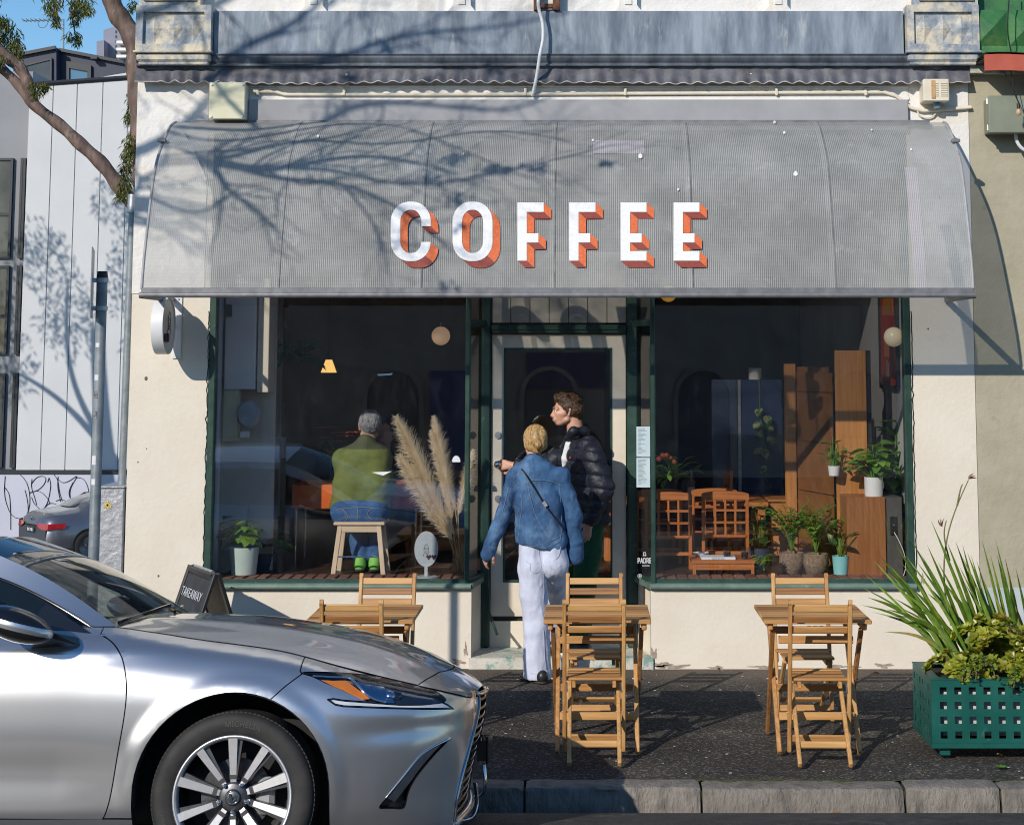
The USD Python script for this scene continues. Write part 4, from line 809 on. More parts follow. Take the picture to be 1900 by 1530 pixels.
wd = thing('weed', 'tiny green weed in the footpath below the planter', 'weed', PZ(1858, 1425, -.02))
for k in range(9): obj('leaf', place(leaf_mesh(.04, .016, .4, .2, 5), (0, 0, .003), k * .7, .5), lg, wd, True)

# ------------------------------------------------------------------ chalkboard
chalk = surf('chalk', (.5, .52, .55), (.62, .64, .66), 60, .9); brd = surf('blackboard', (.012, .012, .014), (.03, .03, .032), 14, .55, c3=(.06, .06, .065), s3=9, lo3=.55, hi3=.8)
hx0 = P(389, 1064, -.95); ab = thing('chalkboard_stand', 'black folding chalkboard stand behind the car against the cream wall', 'chalkboard', (hx0[0] - .10, -.66, 0), 29)
Hh = hx0[2]
def panel(s):
    out = []
    nd = np.array([s * .26, 0, -Hh]); nd /= np.linalg.norm(nd); top = np.array([s * .01, 0, Hh - .005])
    for y in (-.28, .28): out.append(bar(top + [0, y, 0], top + [0, y, 0] + nd * Hh * 1.02, .045, .022, (1, 0, .2), .003))
    for d in (.03, Hh * .86): out.append(bar(top + nd * d + [0, -.257, 0], top + nd * d + [0, .257, 0], .05, .02, (1, 0, .2), .003))
    return out, top, nd
for s in (-1, 1):
    o_, top, nd = panel(s); f = obj('board_frame', o_, blackp, ab)
    obj('board', bar(top + nd * .05, top + nd * Hh * .84, .51, .008, (1, 0, .2)), brd, f)
    if s == -1:
        yv = np.array([0, -1., 0]); nrm = np.cross(nd, yv); nrm = nrm if nrm[0] < 0 else -nrm
        tx = []
        for txt, d, h in (('TAKEAWAY', .20, .058), ('COFFEE', .34, .05), ('HERE', .46, .05)):
            m = meshkit.text_mesh(txt, h, .001); m.vertices[:, 0] -= m.vertices[:, 0].mean(); v = m.vertices.copy()
            m.vertices = top + nd * d + nrm * .006 + v[:, :1] * yv - v[:, 1:2] * nd + v[:, 2:] * nrm; tx.append(m)
        for m_ in tx: obj('chalk_writing', m_, chalk, f)
obj('hinge', cyl((0, -.2, Hh - .004), (0, .2, Hh - .004), .012, .012, 8), steel, ab)

# ------------------------------------------------------------------ poles and cabinet at the corner
galv = surf('galvanised', (.20, .23, .25), (.30, .33, .35), 14, .45, metal=.25, c3=(.42, .44, .45), s3=9, lo3=.62, hi3=.75)
py_ = -2.95; pxx = P(181, 800, py_)[0]; ptop = P(186, 512, py_)[2]
pole = thing('sign_pole', 'galvanised street sign pole with small stickers and its sign turned edge on', 'sign pole', (pxx, py_, -.03), 14.0)
obj('pole', cyl((0, 0, 0), (0, 0, ptop + .03), .029, .029, 20), galv, pole, 40); obj('pole_cap', cyl((0, 0, ptop + .02), (0, 0, ptop + .055), .031, .027, 20), blackp, pole, 40)
obj('sign_plate', bx(-.055, -.050, -.20, .22, P(180, 590, py_)[2] + .03, P(180, 462, py_)[2] + .03), steel, pole)
for pyx in (520, 572): obj('clamp', [lathe([(.030, -.012), (.034, -.012), (.034, .012), (.030, .012)], 20, (0, 0, P(180, pyx, py_)[2] + .03)), bx(-.06, -.03, -.012, .012, P(180, pyx, py_)[2] + .018, P(180, pyx, py_)[2] + .042)], steel, pole)
stm = [surf('sticker_white', (.6, .6, .6), (.7, .7, .7), 50, .5), surf('sticker_black', (.03, .03, .03), (.3, .3, .3), 80, .5)]
for k, (pyx, h, mm) in enumerate(((700, .015, 0), (731, .022, 1), (770, .02, 1), (853, .024, 0), (640, .012, 0), (893, .016, 0))):
    z = P(180, pyx, py_)[2] + .03; a = np.linspace(-2.5, -1.7, 8); v = np.array([[.0297 * math.cos(t), .0297 * math.sin(t), z + s * h] for s in (-1, 1) for t in a]); f = [(i, i + 1, i + 9) for i in range(7)] + [(i, i + 9, i + 8) for i in range(7)]
    obj('sticker', trimesh.Trimesh(v, f, process=False), stm[mm], pole)
ry = .16; rx_ = P(238, 650, ry)[0]; rp = thing('riser_pipe', 'grey steel riser pipe with a cap at the left corner of the cafe', 'pipe', (rx_, ry, -.1))
z1 = P(238, 900, ry)[2]; zt2, zc2 = P(238, 395, ry)[2], P(238, 361, ry)[2]
obj('pipe', cyl((-.03, 0, 0), (.0, 0, zt2 + .1), .026, .026, 14), galv, rp, 40); obj('cap', cyl((0, 0, zt2 + .1), (0, 0, zc2 + .1), .036, .036, 18), steel, rp, 40)
silver = surf('silver_painted_metal', (.36, .37, .39), (.50, .51, .53), 20, .42, metal=.5, bump=.45, bscale=24, bdist=.012)
c0, c1 = P(187, 905, 0), P(232, 905, 0); cb = thing('silver_cabinet', 'silver painted metal cabinet at the foot of the cafe corner', 'cabinet', ((c0[0] + XL - .012) / 2, .0, -.1)); w = (XL - .012 - c0[0]) / 2
obj('cabinet_body', bx(-w, w, -.01, .34, 0, c0[2] + .1, .008), silver, cb); obj('cabinet_top', bx(-w - .006, w + .004, -.02, .35, c0[2] + .101, c0[2] + .115, .003), silver, cb)
sc_ = P(199, 937, -.02); obj('sun_sticker', [bar((sc_[0] - (c0[0] + XL - .012) / 2, -.013, sc_[2] + .1), (sc_[0] - (c0[0] + XL - .012) / 2 + .03 * math.cos(a), -.013, sc_[2] + .1 + .03 * math.sin(a)), .006, .003, (0, 1, 0)) for a in np.linspace(0, 2 * np.pi, 13)[:-1]], surf('yellow_sticker', (.65, .5, .12), (.7, .55, .2), 9, .5), cb)
# ------------------------------------------------------------------ the silver car
from scipy.interpolate import PchipInterpolator as PI_
from scipy.spatial import cKDTree
ROLL = math.radians(6.5); CO = np.array([-1.466, -5.12, .012])
_ex, _ey, _ez = np.array([1., 0, 0]), np.array([0, math.cos(ROLL), -math.sin(ROLL)]), np.array([0, math.sin(ROLL), math.cos(ROLL)])
HWX, HWZ, WB = -.009, .340, 2.87
_pl = np.array([(.02, .0), (.20, .004), (.40, .017), (.58, .05), (.72, .10), (.81, .16), (.875, .23), (.915, .30), (.945, .38), (.97, .50), (.985, .66), (.993, .78), (.995, .90)])
_plr = np.array([(-3.98, .90), (-3.975, .7), (-3.95, .5), (-3.90, .34), (-3.80, .21), (-3.6, .11), (-3.3, .05), (-2.9, .015), (-2.5, 0.)])
_plan = np.vstack([_plr, np.c_[np.linspace(-2.3, -.1, 12), np.zeros(12)], _pl])
_s0 = np.r_[0, np.cumsum(np.linalg.norm(np.diff(_plan, axis=0), axis=1))]
_fx, _fp = PI_(_s0, _plan[:, 0]), PI_(_s0, _plan[:, 1])
_ss = np.linspace(0, _s0[-1], 3000); _sx, _sp = _fx(_ss), np.maximum(_fp(_ss), 0); _sh = np.interp(0, _sx, _ss)
def sx(s): return np.interp(s + _sh, _ss, _sx)
def spn(s): return np.interp(s + _sh, _ss, _sp)
def s_of_x(x): return np.interp(x, np.maximum.accumulate(_sx + np.arange(3000) * 1e-9), _ss) - _sh
SMIN, SMAX = -_sh, _ss[-1] - _sh
Z5 = PI_([-4.0, -3.9, -3.5, -3.0, -2.3, -1.2, -.6, -.42, -.23, .13, .43, .57, .74, .85, .92, .97, .996], [.90, .95, 1.0, 1.035, 1.045, 1.03, 1.025, 1.003, .974, .926, .852, .818, .778, .750, .728, .705, .69])
ZC = PI_([-4.0, -3.9, -3.4, -3.0, -.6, -.4, -.11, .225, .43, .64, .84, .90, .97, .996], [.93, 1.0, 1.06, 1.09, 1.065, 1.062, 1.052, 1.014, .978, .912, .815, .780, .725, .70])
IN5 = PI_([-4, -3.0, -.8, -.6, -.3, 0, .4, .75, .92, 1.0], [.15, .16, .15, .18, .20, .20, .19, .13, .06, .0])
_tk = PI_([0, .35, .6, .80, .92, 1.0, 1.3], [0, .008, .035, .10, .19, 1 / 3., .9])
_lo = PI_([.0, .17, .22, .30, .42, .55], [.20, .10, .060, .022, .004, 0.])
def S(s, z):
    "a place of the near side skin (car frame) from girth s and height z"
    s, z = np.broadcast_arrays(np.asarray(s, float), np.asarray(z, float)); x = sx(s); p = spn(s)
    z5 = Z5(np.clip(x, -4, .996)); t = (z - .55) / (z5 - .55)
    up = _tk(np.clip(t, 0, 1.3)) * 3 * IN5(np.clip(x, -4, 1)); lo = _lo(np.clip(z, 0, .55))
    ins = np.where(z > .55, up, lo); y = p + ins * np.where(z > .55, 1, np.clip(1 - p / .5, .3, 1))
    # crease under the belt, scalloped lower door, flares over the wheels
    door = np.clip((-.25 - x) / .5, 0, 1) * np.clip((x + 3.2) / .6, 0, 1)
    y = y + door * (.020 * np.exp(-((z - .43) / .10) ** 2) - .006 * np.exp(-((z - .27) / .05) ** 2) - .012 * np.exp(-((z - .925) / .018) ** 2))
    for wx in (HWX, HWX - WB):
        r = np.hypot(x - wx, z - HWZ - .010); y = y - .013 * np.clip((.50 - r) / .07, 0, 1) ** 2 * (3 - 2 * np.clip((.50 - r) / .07, 0, 1)) * np.clip((z - .2) / .2, 0, 1)
    # bumper: hollow beneath the lamp, ridge running to the nose
    f = np.clip((x - .40) / .25, 0, 1) * np.clip((.98 - x) / .06, 0, 1)
    y = y + f * (.012 * np.exp(-((z - (.60 + .05 * (x - .6))) / .045) ** 2) - .018 * np.exp(-((z - (.66 + .02 * x)) / .03) ** 2) * 0 + .018 * np.exp(-((z - .33) / .11) ** 2) * np.clip((x - .6) / .2, 0, 1))
    w = np.clip((x - .3) / .6, 0, 1); xr = x + w * np.interp(z, [.15, .23, .42, .59, .66, .75, .82], [-.05, -.04, -.022, 0, 0, -.012, -.03])
    return np.stack([xr, np.minimum(y, .9), z], -1)
_gs, _gz = np.meshgrid(np.linspace(-1.6, SMAX, 700), np.linspace(.15, 1.06, 260), indexing='ij'); _gp = S(_gs, _gz).reshape(-1, 3)
def car_w(v): v = np.asarray(v, float); return CO + v[..., :1] * _ex + v[..., 1:2] * _ey + v[..., 2:] * _ez
def project(w):
    q = np.asarray(w, float) - [0, -CD, CH]; c, s_ = math.cos(TH), math.sin(TH); d = q[..., 1] * c + q[..., 2] * s_
    return np.stack([PX0 + FPX * q[..., 0] / d, PY0 - FPX * (q[..., 2] * c - q[..., 1] * s_) / d], -1)
_kt = cKDTree(project(car_w(_gp)))
def sz(pts):
    "pixels of the photograph -> (s, z) on the near side skin"
    i = _kt.query(np.asarray(pts, float))[1]; return np.c_[_gs.ravel()[i], _gz.ravel()[i]]
def skin_off(sz_, off):
    e = 1e-3; p = S(sz_[:, 0], sz_[:, 1]); a = S(sz_[:, 0] + e, sz_[:, 1]) - p; b = S(sz_[:, 0], sz_[:, 1] + e) - p
    n = np.cross(a, b); n /= np.linalg.norm(n, axis=1)[:, None] + 1e-12; n[n[:, 1] > 0] *= -1 if False else 1
    flip = (n[:, 1] > 0) & (np.abs(n[:, 1]) > .02); n[flip] *= -1
    return p + n * off
def lift(poly, step=.02, off=0.0):
    p, f = ptri(poly, step); v = skin_off(p, off) if off else S(p[:, 0], p[:, 1]); m = trimesh.Trimesh(v, f, process=False)
    return m
def far(m):
    m = m.copy(); m.vertices[:, 1] = 1.8 - m.vertices[:, 1]; m.invert(); return m
paint = usdkit.material(stage, '/World/Looks/silver_car_paint', {
    'g': ('geometry', {}), 'v': ('voronoi_texture', dict(scale=900.0)), 'b': ('bump', dict(strength=.12, distance=.0006)),
    'p': ('principled_bsdf', dict(base_color=(.58, .585, .60), metallic=.88, roughness=.27, coat_weight=1.0, coat_roughness=.03, coat_ior=1.5))},
    [('g.position', 'v.vector'), ('v.distance', 'b.height'), ('b.normal', 'p.normal')], surface='p.BSDF')
rubber = surf('tyre_rubber', (.016, .016, .017), (.030, .029, .028), 14, .72, bump=.2, bscale=80); gapm = surf('dark_gap', (.006, .006, .007), None, 5, .6); trimb = surf('gloss_black_trim', (.008, .008, .009), None, 5, .12, coat=.6)
linerm = surf('arch_liner', (.012, .012, .013), (.02, .02, .02), 30, .85); carglass = pane('car_glass', (.42, .47, .45), .06); wsglass = pane('windscreen_glass', (.74, .79, .76), .06)
alloy = surf('machined_alloy', (.70, .70, .72), (.78, .78, .80), 40, .42, metal=.85); alloyd = surf('dark_alloy', (.11, .11, .12), (.16, .16, .17), 40, .35, metal=.9); amber = surf('amber_lens', (.78, .20, .012), (.85, .25, .02), 20, .2, coat=.8, emit=0)
lampin = surf('lamp_silver', (.50, .54, .60), (.62, .66, .72), 20, .12, metal=1.0); lampdark = surf('lamp_dark', (.010, .012, .016), (.02, .022, .03), 9, .12, coat=1.0); drl = surf('pale_light_strip', (.50, .52, .56), (.6, .62, .66), 9, .25, coat=.6); lens = solidglass('clear_lens')
cabin = surf('cabin_dark', (.022, .022, .024), (.04, .04, .042), 6, .7)
car = UsdGeom.Xform.Define(stage, numbered('/World/silver_car'))
car.AddTranslateOp().Set(Gf.Vec3d(*map(float, CO))); car.AddRotateXOp().Set(-math.degrees(ROLL))
tag(car, 'silver saloon car parked at the kerb in the left foreground', 'car')
ARC = .413
def arch(wx, r=ARC, n=60): return Polygon([(s_of_x(wx) + r * math.cos(t), HWZ + .010 + r * math.sin(t)) for t in np.linspace(0, 2 * np.pi, n, endpoint=False)])
def top_line(s0, s1, n=60, d=0.0):
    s = np.linspace(s0, s1, n); return [(a, float(Z5(min(sx(a), .996))) + d) for a in s]
a1, a2 = arch(HWX), arch(HWX - WB)
sB = .17; wells = unary_union([a1, a2, sbox(s_of_x(HWX) - ARC, 0, s_of_x(HWX) + ARC, HWZ), sbox(s_of_x(HWX - WB) - ARC, 0, s_of_x(HWX - WB) + ARC, HWZ)])
doorcut = sz([(187, 1176), (200, 1184), (212, 1195), (225, 1216), (233, 1246), (234, 1282), (228, 1340), (215, 1420), (203, 1480), (196, 1510), (190, 1521)]); dcut = spline(doorcut, 40)
bumpcut = sz([(556, 1244), (561, 1249), (530, 1272), (498, 1300)])
sC = s_of_x(-.60)
G = .0025
full = Polygon([(SMIN + .01, .30)] + [(s_of_x(-3.5), .22), (s_of_x(-3.2), sB + .03), (s_of_x(-.5), sB + .03), (.45, .19), (.8, .17), (SMAX, .20)] + top_line(SMAX, SMIN + .01, 160))
body = full.difference(wells)
spind = spline(sz([(889, 1308), (879, 1355), (866, 1402), (855, 1445), (846, 1486)]), 20)
front_of = Polygon(list(map(tuple, spind)) + [(spind[-1][0] - .01, 0), (SMAX + 1, 0), (SMAX + 1, 1.2), (spind[0][0] + .0, 1.2)])
right_of_bump = Polygon([tuple(bumpcut[0] + [0, .4])] + list(map(tuple, bumpcut)) + [tuple(bumpcut[-1] + [-.03, -.6]), (3, -.5), (3, 1.5)])
lb = LineString(np.vstack([bumpcut[0] + [.06, .06], bumpcut, bumpcut[-1] + [-.06, -.06]]))
left_of_door = Polygon(list(map(tuple, dcut)) + [(-1.55, .262), (-1.55, 1.2), (dcut[0][0] - .02, 1.2)])
sill_line = .256
bumper = body.intersection(right_of_bump).difference(front_of).buffer(-G)
door_p = body.intersection(left_of_door).buffer(-G); rd = body.intersection(Polygon([(-1.56, .262), (-1.56, 1.2), (-2.6, 1.2), (-2.55, .75), (-2.42, .42), (-2.38, .262)])).buffer(-G)
sill = body.intersection(sbox(-2.45, 0, s_of_x(HWX) - ARC, sill_line)).buffer(-.001)
quarter = body.intersection(sbox(SMIN, 0, -1.9, 1.3)).difference(unary_union([rd.buffer(2 * G), sill.buffer(.003)])).buffer(-G)
fender = body.difference(unary_union([right_of_bump, left_of_door.buffer(.0), rd.buffer(3 * G), quarter.buffer(2 * G), sill.buffer(.003), sbox(SMIN, 0, -1.5, 1.3)])).buffer(-G)
fender = max(getattr(fender, 'geoms', [fender]), key=lambda g: g.area)
lampA = spline(sz([(a / 2.942 + 400, b / 2.942 + 1010) for a, b in ((470, 699), (600, 700), (760, 708), (890, 724), (1010, 742), (1100, 757), (1180, 790), (1256, 848), (1160, 862), (1000, 866), (880, 857), (820, 846), (690, 792), (590, 748), (520, 714))]), 90, True)
lampB = Polygon(sz([(a / 2.942 + 400, b / 2.942 + 1010) for a, b in ((611, 843), (642, 842), (700, 848), (860, 862), (1000, 872), (1130, 872), (1235, 856), (1270, 874), (1297, 893), (1100, 895), (860, 890), (700, 884), (650, 872))]))
lampA = Polygon(lampA).buffer(0); lampU = unary_union([lampA, lampB]).buffer(.001)
slotp = Polygon(spline(sz([(a / 2.942 + 400, b / 2.942 + 1010) for a, b in ((1278, 1056), (1200, 1096), (1120, 1150), (1050, 1232), (990, 1310), (930, 1384), (890, 1434), (960, 1440), (1030, 1434), (1048, 1370), (1075, 1305), (1110, 1252), (1170, 1180), (1230, 1110))]), 80, True)).buffer(0)
bumper = bumper.difference(unary_union([lampU.buffer(.002), slotp])); bumper = unary_union([g for g in getattr(bumper, 'geoms', [bumper]) if g.area > .002])
fender = fender.difference(lampU.buffer(.002))
def both(name, mesh, m, parent=None, smooth=True, label=None):
    o = obj(name, mesh, m, parent or car, smooth, label); obj(name, far(mesh), m, parent or car, smooth); return o
fnd = both('front_fender', lift(fender, .018), paint); bmp = both('front_bumper', lift(bumper, .014), paint); dr_ = both('front_door', lift(door_p, .02), paint); both('rear_door', lift(rd, .03), paint)
both('sill', lift(sill, .02, .002), paint); both('rear_quarter', lift(quarter, .03), paint)
inner = full.difference(unary_union([a1.buffer(-.002), a2.buffer(-.002), sbox(s_of_x(HWX) - ARC, 0, s_of_x(HWX) + ARC, HWZ), sbox(s_of_x(HWX - WB) - ARC, 0, s_of_x(HWX - WB) + ARC, HWZ), front_of, slotp, lampU]))
both('inner_shell', lift(inner, .03, -.012), gapm)
for wx in (HWX, HWX - WB):   # rolled arch lip and liner
    t = np.linspace(-.12, math.pi + .12, 60); e = np.c_[s_of_x(wx) + ARC * np.cos(t), HWZ + .010 + ARC * np.sin(t)]; p0 = S(e[:, 0], e[:, 1]); q = []
    for k, dy in enumerate((0, .03, .25)):
        w_ = p0.copy(); w_[:, 1] += dy; c = np.array([wx, 0, HWZ + .01]); rad = w_ - c; rad[:, 1] = 0; w_ = w_ + rad * (.0, .0, .08)[k]; q.append(w_)
    v = np.vstack(q); n = len(t); f = [(k * n + i, k * n + i + 1, (k + 1) * n + i + 1) for k in range(2) for i in range(n - 1)] + [(k * n + i, (k + 1) * n + i + 1, (k + 1) * n + i) for k in range(2) for i in range(n - 1)]
    both('arch_liner', trimesh.Trimesh(v, f, process=False), linerm)
    obj('wheel_well', [bx(wx - .5, wx + .5, .30, 1.5, .2, .83)], linerm, car)
# bonnet, bumper top, cowl, boot lid
def Htop(x, v):
    ye = .9 - np.minimum(IN5(np.clip(x, -4, 1)) + spn(s_of_x(x)), .9); z5, zc = Z5(np.clip(x, -4, .996)), ZC(np.clip(x, -4, .996))
    z = z5 + (zc - z5) * (1 - np.abs(v) ** 2.3) + .009 * np.exp(-((np.abs(v) - .58) / .09) ** 2) * np.clip((x + .6) / .2, 0, 1) * np.clip((.9 - x) / .2, 0, 1) * (x > -1)
    return np.stack([x, .9 + v * ye, z], -1)
def strip(x0, x1, nu, nv, v0=-1, v1=1):
    def fn(U, V):
        p = Htop(x0(V) + (x1(V) - x0(V)) * U, V); return p[..., 0], p[..., 1], p[..., 2]
    return grid(fn, np.linspace(0, 1, nu), np.linspace(v0, v1, nv))
hood1 = lambda v: .845 - .105 * np.abs(v) ** 2.0
obj('bonnet', strip(lambda v: -.47 - .10 * np.abs(v) ** 2, lambda v: hood1(v) - .003, 70, 71, -.994, .994), paint, car, True)
obj('bumper_top', strip(lambda v: hood1(v) + .003, lambda v: .972 + 0 * v, 24, 61), paint, bmp, True)
obj('bonnet_gap', mv(strip(lambda v: -.56 + 0 * v, lambda v: .93 + 0 * v, 40, 41), (0, 0, -.016)), gapm, car, True)
obj('cowl', strip(lambda v: -.64 - .08 * np.abs(v) ** 2, lambda v: -.473 - .10 * np.abs(v) ** 2, 8, 41), trimb, car, True)
obj('boot_lid', strip(lambda v: -3.975 + 0 * v, lambda v: -3.25 + 0 * v, 30, 41), paint, car, True)
# greenhouse
WBc = np.array([-.58, .21, 1.028]); WTc = np.array([-1.28, .355, 1.372])
def wsg(u, v):   # u along the slope, v across from near to far
    k = 1 - v ** 2; x = WBc[0] + (WTc[0] - WBc[0]) * u + k * (.13 * (1 - u) + .06 * u); ye = (.9 - WBc[1]) + (WBc[1] - WTc[1]) * u
    z = WBc[2] + (WTc[2] - WBc[2]) * u + k * (.035 * (1 - u) + .045 * u) + .035 * np.sin(np.pi * u); return x, .9 + v * ye, z
obj('windscreen', grid(wsg, np.linspace(0, 1, 20), np.linspace(-1, 1, 31)), wsglass, car, True)
hdr = lambda v: np.array(wsg(1.0, v))
RX = -2.55
def roofg(u, v):
    x0, y0, z0 = wsg(np.ones_like(v), v); x = x0 + (RX - x0) * u; ye = .545 - .03 * u; z = z0 + (.012 * np.sin(np.pi * np.clip(u * 1.1, 0, 1)) - .03 * u ** 2); return x, .9 + v * ye, z
obj('roof', grid(roofg, np.linspace(0, 1, 20), np.linspace(-1, 1, 31)), paint, car, True)
def rearg(u, v):
    x0, y0, z0 = roofg(np.ones_like(v), v); k = 1 - v ** 2; x = x0 + (-3.28 - .05 * k - x0) * u; ye = .515 + .15 * u; z = z0 + (1.035 + .04 * k - z0) * u + .05 * np.sin(np.pi * u); return x, .9 + v * ye, z
obj('rear_window', grid(rearg, np.linspace(0, 1, 14), np.linspace(-1, 1, 21)), carglass, car, True)
# pillar, window frame and side glass (near side, then mirrored)
up = np.linspace(0, 1, 16); pe = np.array([wsg(u, np.array(-1.0)) for u in up]); lowe = pe + np.array([-.028, -.045, -.042]) - np.linspace(.0, 1, 16)[:, None] * np.array([.02, -.012, .040])
def ribbon(a, b, n=3):
    v = np.vstack([a + (b - a) * t for t in np.linspace(0, 1, n)]); k = len(a); f = []
    for j in range(n - 1):
        for i in range(k - 1): f += [(j * k + i, j * k + i + 1, (j + 1) * k + i + 1), (j * k + i, (j + 1) * k + i + 1, (j + 1) * k + i)]
    return trimesh.Trimesh(v, f, process=False)
both('a_pillar', ribbon(pe, lowe, 4), paint)
re = np.array([roofg(np.array(u), np.array(-1.0)) for u in up]); rlow = re + np.array([0, -.035, -.055]); both('roof_rail', ribbon(re, rlow, 3), paint)
ce = np.array([rearg(np.array(u), np.array(-1.0)) for u in up]); clow = ce + np.array([0, -.05, -.04]) + (1 - np.abs(2 * up - 1))[:, None] * np.array([.2, -.02, -.03]); both('c_pillar', ribbon(ce, clow, 3), paint)
bw_ = np.linspace(0, 1, 40); beltx = -.60 + bw_ * (-3.0 + .60); belt = np.c_[beltx, np.full(40, .125), .995 + .02 * bw_]
topx = np.vstack([lowe, rlow[1:], clow[1:]]); tz = topx[np.argsort(topx[:, 0])]
top_at = np.c_[beltx, np.interp(beltx, tz[:, 0], tz[:, 1]), np.interp(beltx, tz[:, 0], tz[:, 2])]; top_at[:, 2] = np.maximum(top_at[:, 2], belt[:, 2] + .002)
both('side_window', ribbon(belt, top_at, 6), carglass)
both('window_trim', tube(belt + [0, -.004, -.004], .008, 8), chrome); both('window_trim', tube(lowe + [0, -.003, -.004], .0065, 8), trimb)
both('belt_shoulder', ribbon(np.array([S(s_of_x(x), Z5(x) - .03) for x in beltx]), belt + [0, .0, -.006], 4), paint)
for x in (-1.62,): both('b_pillar', bar((x, .122, 1.0), (x - .02, .325, 1.345), .09, .006, (0, -1, .5)), trimb)
q3 = np.array([(-.66, .12, 1.0), (-.94, .12, 1.0), (-.90, .165, 1.10), (-.88, .175, 1.125)]); both('quarter_pane', trimesh.Trimesh(q3 + [0, -.004, 0], [(0, 1, 2), (0, 2, 3)], process=False), trimb)
# cabin
obj('dashboard', trimesh.convex.convex_hull(np.array([(x, y, z) for x, z in ((-.55, .90), (-.62, 1.0), (-1.0, .99), (-1.15, .92), (-1.15, .6), (-.55, .6)) for y in (.24, 1.56)])), cabin, car)
obj('cabin_floor', bx(-3.2, -.5, .1, 1.7, .25, .45), cabin, car)
for y in (.55, 1.25):
    obj('seat', [bx(-1.95, -1.45, y - .24, y + .24, .45, .62, .06), rot(bx(-2.1, -1.96, y - .24, y + .24, .6, 1.14, .05), (0, 1, 0), -12, (-2, y, .6)), bx(-2.20, -2.10, y - .13, y + .13, 1.14, 1.30, .04)], cabin, car)
obj('steering_wheel', [mv(rot(trimesh.creation.torus(.18, .016, 24, 8), (0, 1, 0), -65), (-1.28, .55, .95)), cyl((-1.28, .55, .95), (-1.05, .55, .88), .03, .03, 10)], cabin, car, 40)
for y0, y1 in ((.25, .82), (.82, 1.45)): obj('wiper', tube([wsg(np.array(.02), np.array((y0 - .9) / .69)), (np.array(wsg(np.array(.05), np.array((y1 - .9) / .69))) + [0.0, 0, .015])], .009, 6), trimb, car)
# door mirror
mc = np.array([-.93, -.10, 1.045])
shell = ball((0, 0, 0), 1, 3); v = shell.vertices; v[:, 0] = np.where(v[:, 0] > 0, v[:, 0] * .165, v[:, 0] * .14); v[:, 1] *= .10; v[:, 2] = np.where(v[:, 2] > 0, v[:, 2] * .072, v[:, 2] * .070); v[:, 2] += -.25 * v[:, 0] * (v[:, 2] > -1); shell.vertices = v
lowm = shell.copy(); 
def part_of(m, keep): return trimesh.Trimesh(m.vertices, m.faces[keep(m.vertices[m.faces].mean(1))], process=False)
cutm = lambda m, c, sg: trimesh.intersections.slice_mesh_plane(m, sg * np.array([.25, 0, 1.]), np.array([0, 0, c]))
mr = both('door_mirror', mv(cutm(shell, .018, -1), mc), trimb, None, True, 'black and silver door mirror')
both('mirror_cap', mv(cutm(shell, .018, 1), mc), trimb, mr); both('mirror_foot', trimesh.convex.convex_hull(np.array([(-.84, -.06, 1.0), (-.80, -.04, .99), (-.90, .04, .985), (-.70, .06, .985), (-.90, .055, .935), (-.69, .06, .95), (-.78, -.05, 1.01), (-.88, -.05, 1.01)])), trimb, mr, False)
both('mirror_band', mv(cutm(cutm(trimesh.Trimesh(shell.vertices * 1.01, shell.faces, process=False), -.016, 1), .018, -1), mc), paint, mr)
# front face: grille, plate, chrome
nz_ = 20; zz = np.linspace(.20, .70, nz_); sp_s = np.interp(zz, spind[::-1, 1], spind[::-1, 0]); edge = S(sp_s, zz)
def grl(U, V):
    k = V * (nz_ - 1); xx, yy = np.interp(k, np.arange(nz_), edge[:, 0]), np.interp(k, np.arange(nz_), edge[:, 1]); w = 2 * U - 1; y = .9 + w * (.9 - yy); return xx + (1 - w ** 2) * .03 - .035, y, zz[0] + (zz[-1] - zz[0]) * V
gr = obj('grille', grid(grl, np.linspace(0, 1, 20), np.linspace(0, 1, nz_)), lampdark, car, True)
for i in range(13):
    V = (i + .5) / 13; p = np.array([grl(np.array(u), np.array(V)) for u in np.linspace(.03, .97, 16)]); obj('grille_bar', tube(p + [.018, 0, 0], .007, 6), surf('dark_chrome', (.05, .053, .06), None, 5, .15, metal=1.0), gr, True)
ce_ = edge + [.004, -.003, 0]; both('grille_surround', tube(ce_, .005, 8), surf('satin_chrome', (.55, .56, .58), None, 5, .14, metal=1.0), gr)
tp = np.array([grl(np.array(u), np.array(1.0)) for u in np.linspace(0, 1, 24)]); obj('grille_surround', tube(tp + [.028, 0, .01], .012, 8), chrome, gr, True)
bt = np.array([grl(np.array(u), np.array(.0)) for u in np.linspace(0, 1, 24)]); obj('lower_lip', tube(bt + [.035, 0, -.012], .022, 8), paint, car, True)
lw = np.array([S(s_, .185 + .02 * 0) for s_ in np.linspace(.45, SMAX, 30)]); both('chin_spoiler', ribbon(lw + [0, 0, .012], lw * [1, 1, 0] + [-.04, .05, .13], 3), trimb)
for y, s_ in ((1.28, 1), (.52, -1)): obj('chrome_corner', tube(spline([(.915, y + .03 * s_, .19), (.965, y - .02 * s_, .20), (.985, y - .04 * s_, .26), (.975, y - .03 * s_, .34)], 14), .012, 8, flat=.5), chrome, gr, True)
obj('number_plate', bx(1.015, 1.025, .71, 1.09, .40, .52, .004), trimb, car); obj('plate_holder', bx(.97, 1.014, .75, 1.05, .41, .50), trimb, car)
